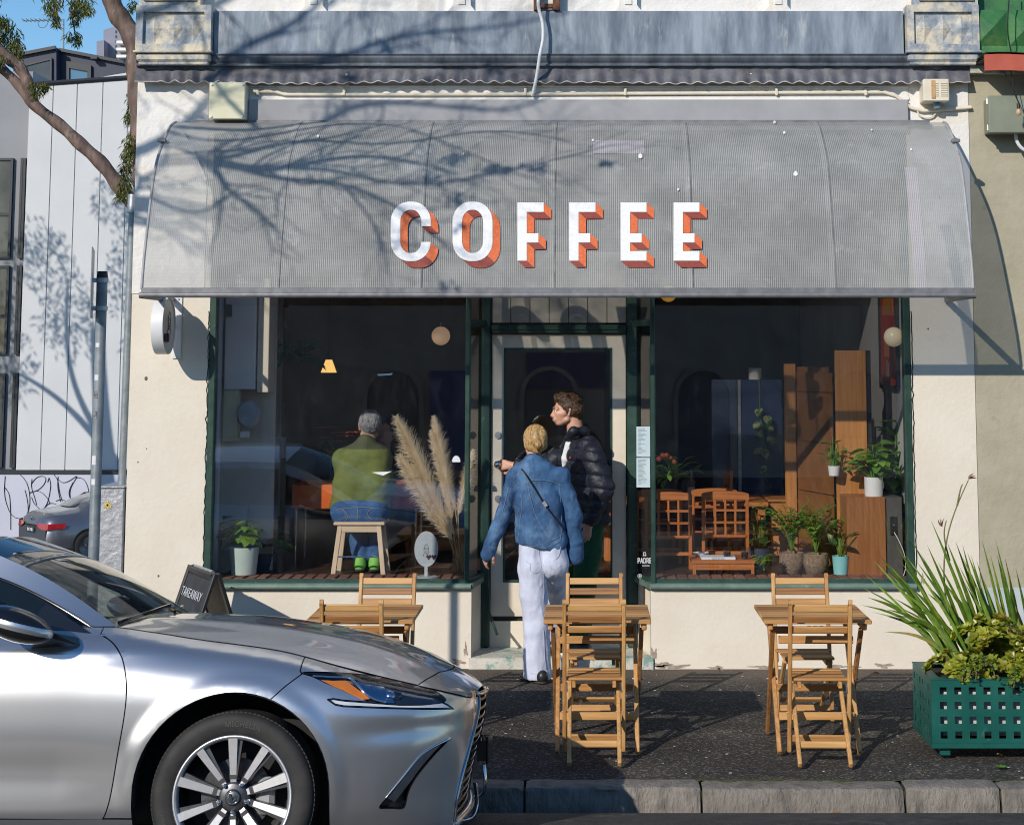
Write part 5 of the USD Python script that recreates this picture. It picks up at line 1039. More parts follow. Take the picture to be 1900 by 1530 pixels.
# lamps, indicator and the blade shaped slot in the bumper
hl = both('headlamp', lift(lampA, .012, -.022), lampdark, None, True, 'slim headlamp with an amber indicator')
amb = Polygon(sz([(a / 2.942 + 400, b / 2.942 + 1010) for a, b in ((572, 731), (640, 736), (716, 736), (760, 768), (852, 838), (800, 842), (700, 790), (640, 764))])); both('indicator', lift(amb, .012, -.006), amber, hl)
sil = Polygon(sz([(a / 2.942 + 400, b / 2.942 + 1010) for a, b in ((740, 728), (800, 742), (920, 760), (960, 800), (985, 856), (900, 856), (860, 834), (800, 784))])); both('reflector', lift(sil, .012, -.014), lampin, hl)
chs = sz([(a / 2.942 + 400, b / 2.942 + 1010) for a, b in ((530, 716), (690, 722), (742, 728), (800, 786), (856, 836), (930, 860))]); both('lamp_trim', tube(skin_off(spline(chs, 30), -.004), .006, 6), chrome, hl)
for px, py in ((963, 803), (1003, 803)):
    c = skin_off(sz([(px / 2.942 + 400, py / 2.942 + 1010)]), -.03)[0]; both('projector', ball(c, .026, 3), lampin if px < 980 else lens, hl)
both('lamp_cover', lift(lampA, .012, .001), pane('lamp_cover_glass', (.85, .88, .95), .05), hl); both('light_strip', lift(lampB.difference(lampA.buffer(.003)), .01, -.002), trimb, hl); both('light_strip_glow', lift(lampB.buffer(-.0055), .008, .0005), drl, hl)
sl_ = both('bumper_slot', lift(slotp, .012, -.025), lampdark); es = spline(sz([(a / 2.942 + 400, b / 2.942 + 1010) for a, b in ((1278, 1056), (1200, 1096), (1120, 1150), (1050, 1232), (990, 1310), (930, 1384))]), 30)
both('slot_trim', tube(skin_off(es, .001), np.linspace(.006, .0035, 30), 6), chrome, sl_); both('slot_blade', lift(Polygon(np.vstack([es + [.012, -.004], (es + [.045, -.022])[::-1]])).buffer(0).intersection(slotp), .012, -.01), lampin, sl_)
# wheels
def wheel(name, c, label=None):
    w = UsdGeom.Xform.Define(stage, numbered(str(car.GetPath()) + '/' + name)); w.AddTranslateOp().Set(Gf.Vec3d(*map(float, c)))
    R = .344; Ri = .247; ax = np.array([[1, 0, 0, 0], [0, 0, 1, 0], [0, -1, 0, 0], [0, 0, 0, 1.]])     # lathe z -> +y
    L = lambda prof, n=72: lathe(prof, n).apply_transform(np.array([[1, 0, 0, 0], [0, 0, 1, 0], [0, 1, 0, 0], [0, 0, 0, 1.]]))
    obj('tyre', L([(Ri - .004, .02), (Ri + .004, .004), (Ri + .02, -.004), (Ri + .045, -.010), (Ri + .07, -.008), (Ri + .085, .004), (R - .006, .016), (R, .03), (R, .19), (R - .01, .21), (Ri, .215)]), rubber, w, True)
    tr = []
    for i in range(110):
        a = i * 2 * np.pi / 110; b = bx(-.0075, .0075, .020, .06, R - .016, R + .0006); b.apply_transform(trimesh.transformations.rotation_matrix(a, (0, 1, 0))); tr.append(b)
    tag(obj('tread_block', tr, rubber, w), kind='stuff')
    obj('rim', L([(Ri - .002, .205), (Ri - .012, .06), (Ri - .016, .015), (Ri - .006, .003), (Ri + .003, .002), (Ri + .003, .012)]), alloy, w, True)
    obj('barrel', L([(.0, .15), (.20, .15), (.225, .14), (Ri - .014, .06)]), gapm, w, True)
    obj('brake_disc', L([(.06, .11), (.06, .10), (.15, .10), (.15, .11)]), alloyd, w, 40)
    obj('brake_caliper', [bx(.085, .165, .06, .12, -.075, .075, .02)], surf('caliper_grey', (.30, .31, .31), (.36, .37, .37), 20, .5), w)
    for i in range(10):
        a = math.radians(92 - i * 36); wide = i % 2 == 0; r0, r1 = .052, Ri - .006; h0, h1 = (.0115, .0195) if wide else (.009, .0170)
        face = Polygon([(r0, -h0), (r1, -h1), (r1, h1), (r0, h0)]); m = prism(face, .004, .040, 'y'); v = m.vertices; k = (v[:, 0] - r0) / (r1 - r0); v[:, 1] += .028 * (1 - k) ** 1.5 * .8 + .004; back = v[:, 1] > .028 + .0
        m.vertices = v; m.apply_transform(trimesh.transformations.rotation_matrix(-a, (0, 1, 0))); obj('spoke', m, alloy if wide or i in (1, 5) else alloy, w)
        m2 = prism(Polygon([(r0 + .02, -h0 - .004), (r1, -h1 - .022), (r1, h1 + .004), (r0 + .02, h0 + .004)]), .026, .055, 'y'); m2.apply_transform(trimesh.transformations.rotation_matrix(-a, (0, 1, 0))); obj('spoke_side', m2, alloyd, w)
    obj('hub', L([(.0, .022), (.05, .022), (.064, .032), (.068, .06)]), alloyd, w, True)
    cp = obj('hub_cap', L([(.0, .008), (.026, .009), (.032, .014), (.034, .03)]), alloyd, w, True); obj('cap_ring', mv(trimesh.creation.torus(.0255, .0022, 28, 6).apply_transform(ax), (0, .008, 0)), chrome, w, True)
    obj('cap_emblem', [prism(Polygon([(-.016, .016), (-.006, .016), (.004, -.012), (.017, -.006), (.013, -.016), (-.006, -.019)]).buffer(0), .002, .008)], chrome, w)
    for i in range(5):
        a = math.radians(92 - i * 72 + 36); p = np.array([.058 * math.cos(a), .0, .058 * math.sin(a)]); obj('wheel_nut', [cyl(p + [0, .04, 0], p + [0, .012, 0], .0105, .0095, 6), ball(p + [0, .013, 0], .009, 2)], chrome, w)
    # sidewall lettering
    for txt, a0, h in (('MICHELIN', 84, .022), ('235/45R18 98V', 205, .012)):
        m = meshkit.text_mesh(txt, h, .0012, True); m = trimesh.remesh.subdivide_to_size(m.vertices, m.faces, .012); m = trimesh.Trimesh(*m, process=False); v = m.vertices; v[:, 0] -= v[:, 0].mean(); rr = R - .058
        th = math.radians(a0) - v[:, 0] / (rr + h / 2); r_ = rr + v[:, 1]; m.vertices = np.c_[r_ * np.cos(th), -.0090 - v[:, 2] * 1.6, r_ * np.sin(th)]; obj('tyre_lettering', m, surf('raised_rubber', (.035, .035, .035), (.05, .05, .05), 30, .6), w)
    return w
W1 = wheel('wheel', (HWX, .030, HWZ))
for x, y, r in ((HWX, 1.77, 180), (HWX - WB, .03, 0), (HWX - WB, 1.77, 180)):
    w = UsdGeom.Xform.Define(stage, numbered(str(car.GetPath()) + '/wheel')); w.AddTranslateOp().Set(Gf.Vec3d(x, y, HWZ)); w.AddRotateZOp().Set(r); w.GetPrim().GetReferences().AddInternalReference(W1.GetPath())
# ------------------------------------------------------------------ people
def V3(*a): return np.array(a, float)
def caps(a, b, ra, rb=None):
    a, b = np.asarray(a, np.float32), np.asarray(b, np.float32); rb = ra if rb is None else rb; d = b - a; L = float(d @ d) + 1e-12
    def f(p):
        t = np.clip(((p - a) @ d) / L, 0, 1); return np.linalg.norm(p - a - t[..., None] * d, axis=-1) - (ra + (rb - ra) * t)
    f.bb = (np.minimum(a - ra, b - rb), np.maximum(a + ra, b + rb)); return f
def ell(c, r, az=0.0, tilt=0.0):
    c = np.asarray(c, np.float32); r = np.asarray(r, np.float32); ca, sa = math.cos(az), math.sin(az); ct, st = math.cos(tilt), math.sin(tilt)
    R = np.array([[ca, -sa, 0], [sa, ca, 0], [0, 0, 1]]) @ np.array([[ct, 0, st], [0, 1, 0], [-st, 0, ct]])
    def f(p):
        q = (p - c) @ R; k0 = np.linalg.norm(q / r, axis=-1); k1 = np.linalg.norm(q / (r * r), axis=-1); return k0 * (k0 - 1) / (k1 + 1e-9)
    m = r.max(); f.bb = (c - m, c + m); return f
def chain(pts, rs): return [caps(pts[i], pts[i + 1], rs[i], rs[i + 1]) for i in range(len(pts) - 1)]
def _bb(fs): return (np.min([f.bb[0] for f in fs], 0), np.max([f.bb[1] for f in fs], 0))
def blend(fs, k=.03):
    def f(p):
        d = fs[0](p)
        for g in fs[1:]:
            e = g(p); h = np.clip(.5 + .5 * (e - d) / k, 0, 1); d = e + (d - e) * h - k * h * (1 - h)
        return d
    f.bb = _bb(fs); return f
def union(*fs):
    f = lambda p: np.min([g(p) for g in fs], 0); f.bb = _bb(fs); return f
def inter(f0, g):
    f = lambda p: np.maximum(f0(p), g(p)); f.bb = f0.bb; return f
def half(pt, n):
    pt, n = np.asarray(pt, float), np.asarray(n, float); n = n / np.linalg.norm(n); return lambda p: (p - pt) @ n
def net(f, h, pad=.02):
    "smooth surface of an implicit body"
    lo, hi = f.bb[0] - pad, f.bb[1] + pad; n = np.ceil((hi - lo) / h).astype(int) + 1
    ax = [lo[i] + h * np.arange(n[i]) for i in range(3)]; val = np.empty(n, np.float32)
    Yg, Zg = np.meshgrid(ax[1], ax[2], indexing='ij')
    for i in range(n[0]): val[i] = f(np.stack([np.full_like(Yg, ax[0][i]), Yg, Zg], -1).astype(np.float32))
    s = val < 0; cnt = np.zeros(n - 1, np.int8)
    for dx, dy, dz in np.ndindex(2, 2, 2): cnt += s[dx:n[0] - 1 + dx, dy:n[1] - 1 + dy, dz:n[2] - 1 + dz]
    act = (cnt > 0) & (cnt < 8); idx = -np.ones(n - 1, int); ii = np.argwhere(act); idx[act] = np.arange(len(ii)); acc = np.zeros((len(ii), 3)); num = np.zeros(len(ii))
    C = [np.array(c) for c in np.ndindex(2, 2, 2)]
    for a in range(8):
        for b in range(a + 1, 8):
            if np.abs(C[a] - C[b]).sum() != 1: continue
            va, vb = val[tuple((ii + C[a]).T)], val[tuple((ii + C[b]).T)]; m = (va < 0) != (vb < 0); t = va[m] / (va[m] - vb[m])
            acc[m] += C[a] + (C[b] - C[a]) * t[:, None]; num[m] += 1
    v = lo + (ii + acc / num[:, None]) * h; F = []
    for d in range(3):
        e1, e2 = [(1, 2), (2, 0), (0, 1)][d]; sl = [slice(1, -1)] * 3; A = s[tuple(slice(0, -1) if k == d else slice(1, -1) for k in range(3))]; B = s[tuple(slice(1, None) if k == d else slice(1, -1) for k in range(3))]
        q = np.argwhere(A != B); o = q.copy(); 
        for k in range(3):
            if k != d: o[:, k] += 1
        u1, u2 = np.eye(3, dtype=int)[e1], np.eye(3, dtype=int)[e2]
        g = [idx[tuple((o - x).T)] for x in (u1 * 0, u1, u1 + u2, u2)]; fl = A[tuple(q.T)]
        quad = np.stack(g, 1); quad[~fl] = quad[~fl][:, ::-1]; F.append(quad)
    F = np.vstack(F); F = F[(F >= 0).all(1)]
    return trimesh.Trimesh(v, np.vstack([F[:, [0, 1, 2]], F[:, [0, 2, 3]]]), process=False)
def wrinkle(m, amp, freq, seed=0, st=(1, 1, 1)):
    m = m.copy(); n = m.vertex_normals; d = meshkit.fbm(m.vertices * np.asarray(st) * freq, 4, seed) - .5; rid = 1 - np.abs(2 * meshkit.fbm(m.vertices * np.asarray(st) * freq * .6 + 7.3, 3, seed + 3) - 1) * 2.2
    m.vertices = m.vertices + n * (amp * (1.2 * d + .55 * np.clip(rid, 0, 1) - .25))[:, None]; return m
def trace(f, px, py, d0=9.0, off=.0):
    "the place on an implicit body that a pixel shows"
    d = ray(px, py); d = d / np.linalg.norm(d); o = np.array([0, -CD, CH]); t = d0
    for _ in range(90):
        e = float(f((o + d * t)[None].astype(np.float32))[0]); t += max(e * .8, .0005)
        if e < .0008 or t > 16: break
    return o + d * (t - off)
def line_on(f, pts, r, n=30, off=.001, flat=1.0):
    q = np.array(pts, float)
    if len(q) > 2: q = spline(q, n)
    else: q = q[0] + (q[1] - q[0]) * np.linspace(0, 1, n)[:, None]
    return tube([trace(f, a, b, off=off) for a, b in q], r, 6, flat=flat)
skin = surf('skin', (.52, .27, .18), (.60, .33, .23), 14, .5, bump=.08, bscale=160, bdist=.001)
def head_parts(c, yaw, sc=1.0, jaw=1.0, pitch=0.0):
    "skull, face and ears about the skull centre c; yaw 0 looks along -y"
    cy, sy_ = math.cos(yaw), math.sin(yaw)
    def w(x, y, z): return np.asarray(c) + sc * np.array([x * cy - y * sy_, x * sy_ + y * cy, z])
    E = lambda x, y, z, rx, ry, rz: ell(w(x, y, z), np.array([rx, ry, rz]) * sc, yaw)
    f = [E(0, .012, .022, .074, .094, .088), E(0, -.038, -.030, .058, .060, .075), E(0, -.052, -.085, .030 * jaw, .030, .022), caps(w(.050, -.005, -.062), w(.018, -.062, -.092), .018 * sc * jaw, .014 * sc), caps(w(-.050, -.005, -.062), w(-.018, -.062, -.092), .018 * sc * jaw, .014 * sc),
         caps(w(0, -.088, -.002), w(0, -.107, -.036), .009 * sc, .0115 * sc), caps(w(.012, -.096, -.040), w(-.012, -.096, -.040), .009 * sc), caps(w(.042, -.080, .012), w(-.042, -.080, .012), .014 * sc), caps(w(.020, -.088, -.062), w(-.020, -.088, -.062), .0085 * sc), caps(w(.017, -.086, -.073), w(-.017, -.086, -.073), .009 * sc),
         caps(w(.034, -.066, -.022), w(.050, -.030, -.020), .020 * sc), caps(w(-.034, -.066, -.022), w(-.050, -.030, -.020), .020 * sc)]
    ears = [caps(w(s * .076, .010, .012), w(s * .073, .002, -.030), .013 * sc, .009 * sc) for s in (-1, 1)]
    b = blend(f, .014 * sc); return blend([b, *ears], .006 * sc), w
def eyes(w, sc):
    out = []
    for s in (-1, 1): out.append(ball(w(s * .030, -.0835, -.004), .0115 * sc, 2))
    return cat(out)
def hand(wrist, dirv, palm_n, curl=.5, side=1, L=.185, spread=.06, r=.0085):
    "palm, four fingers of unequal length and a thumb"
    d = np.asarray(dirv, float); d /= np.linalg.norm(d); n = np.asarray(palm_n, float); n -= d * (n @ d); n /= np.linalg.norm(n); s = np.cross(n, d) * side; k = L / .185; w = np.asarray(wrist, float); fs = []
    pal = [caps(w, w + d * .085 * k + s * o, .020 * k, .0135 * k) for o in (-.026 * k, -.009 * k, .009 * k, .025 * k)]
    for i, (o, ln) in enumerate(((-.028, .068), (-.010, .078), (.009, .073), (.026, .058))):
        b = w + d * .088 * k + s * o * k; a = 0.0; pts = [b]
        for j, fr in enumerate((.45, .32, .23)):
            a += curl * (.55, .9, .6)[j]; dd = d * math.cos(a) + n * math.sin(a) + s * spread * (i - 1.5) * (1 if j == 0 else .3); pts.append(pts[-1] + dd * ln * fr * k * 1.15)
        fs += chain(pts, [r * 1.1 * k, r * 1.02 * k, r * .92 * k, r * .78 * k])
    t0 = w + d * .022 * k - s * .026 * k; t1 = t0 + (d * .55 - s * .62 + n * .45) * .045 * k; t2 = t1 + (d * .8 - s * .1 + n * .55) * .034 * k; t3 = t2 + (d * .75 + s * .15 + n * .6) * .026 * k
    return blend([blend(pal, .012), *chain([t0, t1, t2, t3], [.016 * k, .012 * k, .0105 * k, .0085 * k])], .009), fs
def hand_mesh(*a, h=.003, **k):
    p, fs = hand(*a, **k); return net(blend([p, union(*fs)], .004), h, .01)
def person(name, label, base): return thing(name, label, 'person', base)
def local(m, base): return mv(m, -np.asarray(base, float))
denim = surf('denim_jacket', (.016, .052, .135), (.045, .125, .265), 7, .85, bump=.5, bscale=240, bdist=.002, c3=(.15, .27, .43), s3=6, lo3=.50, hi3=.78, stretch=(1, 1, .55))
thread = surf('pale_thread', (.16, .22, .32), (.26, .32, .42), 60, .8); whitej = surf('white_jeans', (.52, .55, .68), (.60, .63, .75), 18, .8, bump=.3, bscale=200, bdist=.001); blonde = surf('blonde_hair', (.30, .17, .06), (.58, .38, .17), 5, .4, stretch=(14, 14, 3), bump=.4, bscale=8)
leatherb = surf('black_leather', (.010, .010, .011), (.022, .022, .022), 20, .38); navyp = surf('navy_puffer', (.008, .010, .019), (.015, .019, .032), 12, .55, bump=.5, bscale=50, bdist=.006); gcord = surf('green_corduroy', (.006, .055, .020), (.012, .085, .03), 60, .85)
brownh = surf('brown_hair', (.035, .018, .010), (.095, .048, .024), 4, .5, stretch=(9, 9, 5), bump=.8, bscale=10, bdist=.01); tee = surf('white_tee', (.72, .72, .74), (.8, .8, .82), 20, .8); greyh = surf('grey_hair', (.10, .10, .10), (.36, .35, .34), 7, .6, stretch=(5, 5, 5), bump=.6, bscale=22, bdist=.006)
olive = surf('olive_vest', (.135, .16, .030), (.18, .21, .045), 14, .8, bump=.3, bscale=200, bdist=.001); olived = surf('dark_olive_yoke', (.065, .075, .030), (.09, .10, .045), 14, .85); bluej = surf('blue_jeans', (.022, .075, .19), (.05, .13, .29), 14, .85, bump=.3, bscale=240, bdist=.001)
lime = surf('lime_shoe', (.20, .55, .08), (.28, .65, .12), 20, .6); darksole = surf('dark_sole', (.02, .016, .012), (.05, .04, .03), 20, .8)
def hairnet(f, h, amp, fr, st=(1, 1, 1), seed=3): return wrinkle(net(f, h, .03), amp, fr, seed, st)

def strands(parent, f, m, n, L, r_, flow, base, seed=5, lift=.0007, wild=.0):
    "loose hair lying on a head of hair"
    rs = np.random.default_rng(seed); s = net(f, .008, .02); pts, fi = trimesh.sample.sample_surface(s, n, seed=seed); out = []; e = .002
    for p, k in zip(pts, fi):
        q_ = [p + s.face_normals[k] * .002]
        for _ in range(7):
            c = q_[-1]; g = np.array([float(f((c + d)[None].astype(np.float32))[0] - f((c - d)[None].astype(np.float32))[0]) for d in np.eye(3) * e]); g /= np.linalg.norm(g) + 1e-9; fl = flow(c) + rs.normal(0, .07 + wild, 3); fl = fl - g * (fl @ g); fl /= np.linalg.norm(fl) + 1e-9; c = c + fl * L / 7; d = float(f(c[None].astype(np.float32))[0]); q_.append(c - g * (d - lift - wild * .006))
        out.append(tube(np.array(q_), np.r_[np.full(6, r_), r_ * .6, r_ * .3], 4, caps=False))
    tag(obj('hair_strands', local(cat(out), base), m, parent, True), kind='stuff')
blonde2 = surf('blonde_strand', (.34, .19, .07), (.62, .42, .19), 50, .35, lo=.42, hi=.58); brown2 = surf('brown_strand', (.018, .010, .006), (.15, .075, .035), 70, .4, lo=.42, hi=.60); grey2 = surf('grey_strand', (.16, .155, .15), (.5, .48, .46), 60, .5)
# --- woman in the denim jacket, stepping up to the door with her back to us
wY = -.47; q = lambda px, py, Y=wY: P(px, py, Y)
base = PZ(998, 1262, 0); base[1] = wY
wo = person('person', 'person with pinned up blonde hair in denim jacket and white jeans stepping to the door', base)
hc = q(992, 818, wY + .03); hf, hw = head_parts(hc, math.radians(180 + 20), .94, .85)
neck = caps(q(990, 836, wY + .03), q(992, 868, wY + .01), .044, .050)
j = dict(sl=q(957, 886), sr=q(1040, 884), el=q(934, 955, wY - .03), wl=q(911, 1018, wY - .02), er=q(1064, 955, wY + .02), wr=q(1068, 1018, wY + .07), hl=q(992, 1035), hr=q(1030, 1034), kl=q(994, 1150, wY + .02), al=q(998, 1248, wY - .0), kr=q(1034, 1092, wY + .36), ar=q(1026, 1176, .16))
core = blend([hf, neck], .02)
trunk = blend(chain([q(991, 872), q(998, 930), q(1006, 1000), q(1012, 1035)], [.045, .045, .04, .04]) + chain([j['sl'], j['el'], j['wl']], [.045, .036, .026]) + chain([j['sr'], j['er'], j['wr']], [.045, .036, .026]) + chain([j['hl'], j['kl'], j['al']], [.055, .045, .035]) + chain([j['hr'], j['kr'], j['ar']], [.055, .045, .035]), .03)
hl_ = hand_mesh(j['wl'], q(901, 1036, wY) - j['wl'], (1, .6, 0), curl=.55, side=1, L=.165, r=.0075); hr_ = hand_mesh(j['wr'], q(1066, 1040, wY + .1) - j['wr'], (-1, .6, 0), curl=.55, side=-1, L=.165, r=.0075)
obj('body', [local(m, base) for m in (net(core, .0045), net(trunk, .014), hl_, hr_)], skin, wo, True)
tor = chain([q(975, 876), q(978, 930), q(982, 1012)], [.070, .084, .086]) + chain([q(1008, 876), q(1018, 930), q(1028, 1008)], [.070, .082, .086]) + [caps(q(991, 880), q(1004, 1010), .084, .092), caps(j['sl'], j['sr'], .062), caps(q(991, 858), q(992, 876), .060, .075)]
slv = [blend(chain([j['sl'], j['el'], q(904, 1030, wY - .02)], [.060, .050, .043]), .02), blend(chain([j['sr'], j['er'], q(1069, 1034, wY + .06)], [.060, .054, .050]), .02)]
torso = inter(blend(tor, .05), half(q(1010, 1017), (-.22, 0, -1)))
jack = blend([torso, union(*slv)], .022); jack.bb = _bb([torso, *slv])
collar = inter(inter(blend(chain([q(975, 862), q(991, 853, wY + .0), q(1010, 861)], [.034, .040, .034]), .03), half(q(990, 872), (0, 0, -1))), half(q(990, 846), (0, .25, 1)))
jk = obj('denim_jacket', local(wrinkle(net(jack, .0065), .021, 12, 1, (1, 1, .8)), base), denim, wo, True); obj('collar', local(wrinkle(net(collar, .006), .004, 14, 2), base), denim, jk, True)
seams = [line_on(jack, p_, .0014, 26, .004) for p_ in ([(957, 900), (980, 893), (1000, 890), (1022, 893), (1042, 900)], [(978, 893), (986, 930), (998, 965), (1012, 988), (1022, 1000)], [(1038, 897), (1040, 930), (1042, 975), (1040, 1000)], [(962, 902), (968, 935), (964, 970), (960, 1010)], [(944, 900), (932, 950), (921, 985), (914, 1014)], [(961, 1020), (985, 1023), (1010, 1017), (1040, 1003)], [(961, 1010), (985, 1013), (1010, 1007), (1042, 993)], [(975, 867), (992, 857), (1010, 866)])]
tag(obj('stitching', [local(m, base) for m in seams], thread, jk, True), kind='stuff')
stp = line_on(jack, [(968, 870), (976, 880), (990, 902), (1010, 934), (1030, 960), (1050, 984)], .0105, 34, .012, .35); obj('bag_strap', local(stp, base), leatherb, wo, True)
bk = trace(jack, 1011, 935, off=.018); obj('buckle', local(bar(bk + [-.012, 0, .016], bk + [.012, 0, -.016], .026, .006, (0, -1, 0), .002), base), steel, wo)
cuffs = [net(blend(chain([a_ + (b_ - a_) * .80, a_ + (b_ - a_) * .97], [r1, r2]), .01), .006) for a_, b_, r1, r2 in ((j['el'], q(904, 1030, wY - .02), .050, .048), (j['er'], q(1069, 1034, wY + .06), .056, .055))]
for m_ in cuffs: obj('cuff', local(wrinkle(m_, .005, 20, 3), base), denim, jk, True)
hips = chain([q(986, 1004), q(986, 1052)], [.078, .090]) + chain([q(1026, 998), q(1026, 1044)], [.078, .092])
lgl = blend(chain([q(988, 1052), q(991, 1105, wY + .01), q(995, 1165, wY + .01), q(997, 1253, wY)], [.092, .086, .082, .094]), .03); lgr = blend(chain([q(1028, 1046), q(1030, 1075, wY + .2), j['kr'], q(1026, 1178, .16)], [.092, .088, .075, .070]), .03)
jn = blend([blend(hips, .04), union(lgl, lgr)], .03); jn.bb = _bb([*hips, lgl, lgr]); jn = inter(jn, half(q(998, 1257), (0, 0, -1)))
jm = obj('white_jeans', local(wrinkle(net(jn, .006), .017, 14, 5, (1, 1, .35)), base), whitej, wo, True)
tag(obj('stitching', [local(line_on(jn, p_, .0018, 16, .003), base) for p_ in ([(1000, 1020), (1003, 1040), (1012, 1052)], [(1040, 1012), (1036, 1032), (1026, 1040)], [(976, 1040), (985, 1046), (1000, 1044)], [(1009, 1050), (1008, 1130), (1012, 1240)], [(985, 1044), (984, 1056), (992, 1062), (1002, 1058), (1003, 1044)], [(1020, 1040), (1022, 1052), (1032, 1056), (1040, 1048)], [(976, 1246), (990, 1249), (1004, 1249), (1016, 1246)])], surf('white_thread', (.45, .45, .52), (.5, .5, .58), 30, .8), jm, True), kind='stuff')
def shoe(heel, toe, r=.040, h=.07, name='shoe', m=leatherb, parent=None, base=base, sole=None):
    heel, toe = np.asarray(heel, float), np.asarray(toe, float); d = toe - heel; f = blend([caps(heel + [0, 0, h * .75], heel + d * .3 + [0, 0, h * .8], r * .95), caps(heel + [0, 0, r * .8], heel + d * .6 + [0, 0, r * .85], r, r * .95), caps(heel + d * .6 + [0, 0, r * .7], toe + [0, 0, r * .6], r * .95, r * .72)], .03); f = inter(f, half(heel, (0, 0, -1)))
    o = obj(name, local(net(f, .005), base), m, parent, True); s = inter(blend([caps(heel, toe, r * 1.04, r * .82), caps(heel + d * .4, heel + d * .75, r * 1.05)], .02), half(heel + [0, 0, .014], (0, 0, 1))); s = inter(s, half(heel + [0, 0, -.002], (0, 0, -1)))
    obj('sole', local(net(s, .005), base), sole or darksole, o, True); return o
g = PZ(1006, 1268, 0); shoe(g + [0, .02, .002], PZ(976, 1262, 0) + [-.02, .05, .002], .034, .07, 'boot', leatherb, wo)
shoe(np.array([j['ar'][0], .10, .078]), np.array([j['ar'][0] - .015, .31, .078]), .040, .085, 'boot', leatherb, wo)
hairc = inter(ell(hw(0, .018, .024), (.079, .098, .092), math.radians(200)), half(hw(0, -.050, .02), hw(0, -1, -.55) - hw(0, 0, 0))); twist = union(blend([caps(hw(.026, .092, .056), hw(.012, .118, -.020), .026, .022), caps(hw(.012, .118, -.020), hw(.004, .104, -.062), .022, .012)], .01), blend([caps(hw(-.022, .092, .040), hw(-.014, .108, -.030), .030, .018)], .01))
hr = blend([hairc, twist, caps(hw(.05, .03, -.03), hw(.0, .075, -.06), .032, .022), caps(hw(-.05, .03, -.03), hw(.0, .075, -.06), .032, .022)], .02); obj('hair', local(hairnet(hr, .0042, .007, 40, (2.2, 2.2, .45)), base), blonde, wo, True)
strands(wo, hr, blonde2, 700, .100, .0009, lambda p: np.array([0, .25, -1.]) + .9 * (hw(0, .10, -.0) - p) / .1, base)
obj('hair_clip', local(cat([tube([hw(.012 + i * .006, .132, -.015), hw(.016 + i * .004, .125, -.062)], .0035, 6) for i in range(-2, 2)]), base), surf('brown_clip', (.10, .03, .015), None, 5, .25), wo)

# --- man in the navy puffer jacket opening the door
mY = .12; q = lambda px, py, Y=mY: P(px, py, Y)
base = np.array([q(1076, 1190)[0], mY, .078]); ma = person('person', 'smiling person in navy puffer jacket and green corduroys holding the door knob', base)
hc = q(1051, 761, mY + .06); yw = math.radians(-77); hf, hw = head_parts(hc, yw, 1.0, 1.05)
neck = blend([caps(q(1064, 778, mY + .07), q(1070, 815, mY + .07), .056, .062)], .02); wk = KNOB + [.055, -.012, .0]
sR, eR, wR = q(1058, 842, mY + .20), q(1000, 868, mY + .22), wk + [.075, -.01, -.005]
sL, eL, wL = q(1101, 846, mY - .16), q(1119, 905, mY - .20), q(1094, 970, mY - .17)
trunk = blend(chain([q(1080, 825, mY + .05), q(1088, 880, mY + .04), q(1085, 960, mY + .03)], [.06, .07, .06]) + chain([sR, eR, wR], [.05, .04, .03]) + chain([sL, eL, wL], [.05, .042, .03]) + chain([q(1088, 975, mY - .06), q(1085, 1080, mY - .08), q(1078, 1172, mY - .08)], [.08, .055, .04]) + chain([q(1066, 975, mY + .10), q(1060, 1080, mY + .08), q(1062, 1172, mY + .10)], [.08, .055, .04]), .03)
hR = hand_mesh(wR, wk - wR, (0.1, .9, -.1), curl=1.15, side=1, L=.185); hL = hand_mesh(wL, q(1085, 1000, mY - .17) - wL, (-.3, .9, 0), curl=.45, side=-1, L=.19)
obj('body', [local(m, base) for m in (net(blend([hf, neck], .02), .0042), net(trunk, .014), hR, hL)], skin, ma, True)
obj('eyes', local(eyes(hw, 1.0), base), surf('eye', (.75, .72, .7), None, 5, .2), ma, True); obj('pupils', local(cat([ball(hw(s * .031, -.0925, -.004), .0048, 2) for s in (-1, 1)]), base), blackp, ma, True); obj('eyebrows', local(cat([tube([hw(s * .014, -.098, .012), hw(s * .030, -.096, .018), hw(s * .046, -.082, .014)], [.004, .004, .002], 6) for s in (-1, 1)]), base), brownh, ma, True)
obj('teeth', local(tube([hw(.016, -.0905, -.0665), hw(0, -.0975, -.0675), hw(-.016, -.0905, -.0665)], .0036, 6, flat=.8), base), tee, ma, True); obj('lips', local(cat([tube([hw(.021, -.086, -.0635), hw(.006, -.0972, -.0612), hw(-.006, -.0972, -.0612), hw(-.021, -.086, -.0635)], [.0022, .0038, .0038, .0022], 6), tube([hw(.021, -.086, -.0655), hw(0, -.0965, -.0735), hw(-.021, -.086, -.0655)], [.002, .0042, .002], 6)]), base), surf('lip', (.42, .15, .12), None, 5, .4), ma, True)
tor = chain([q(1066, 828, mY + .12), q(1076, 885, mY + .12), q(1072, 962, mY + .10)], [.085, .118, .108]) + chain([q(1092, 830, mY - .06), q(1103, 885, mY - .06), q(1106, 962, mY - .05)], [.085, .118, .100]) + [caps(sL, sR, .072), caps(q(1078, 832, mY + .04), q(1090, 962, mY + .02), .09, .10)]
torso = inter(blend(tor, .05), half(q(1095, 975), (.05, 0, -1)))
aL = blend(chain([sL, eL, q(1096, 962, mY - .17)], [.080, .078, .058]), .02); aR = blend(chain([sR, eR, wR + [.02, 0, 0]], [.078, .066, .046]), .02)
pj = blend([torso, union(aL, aR)], .02); pj.bb = _bb([torso, aL, aR])
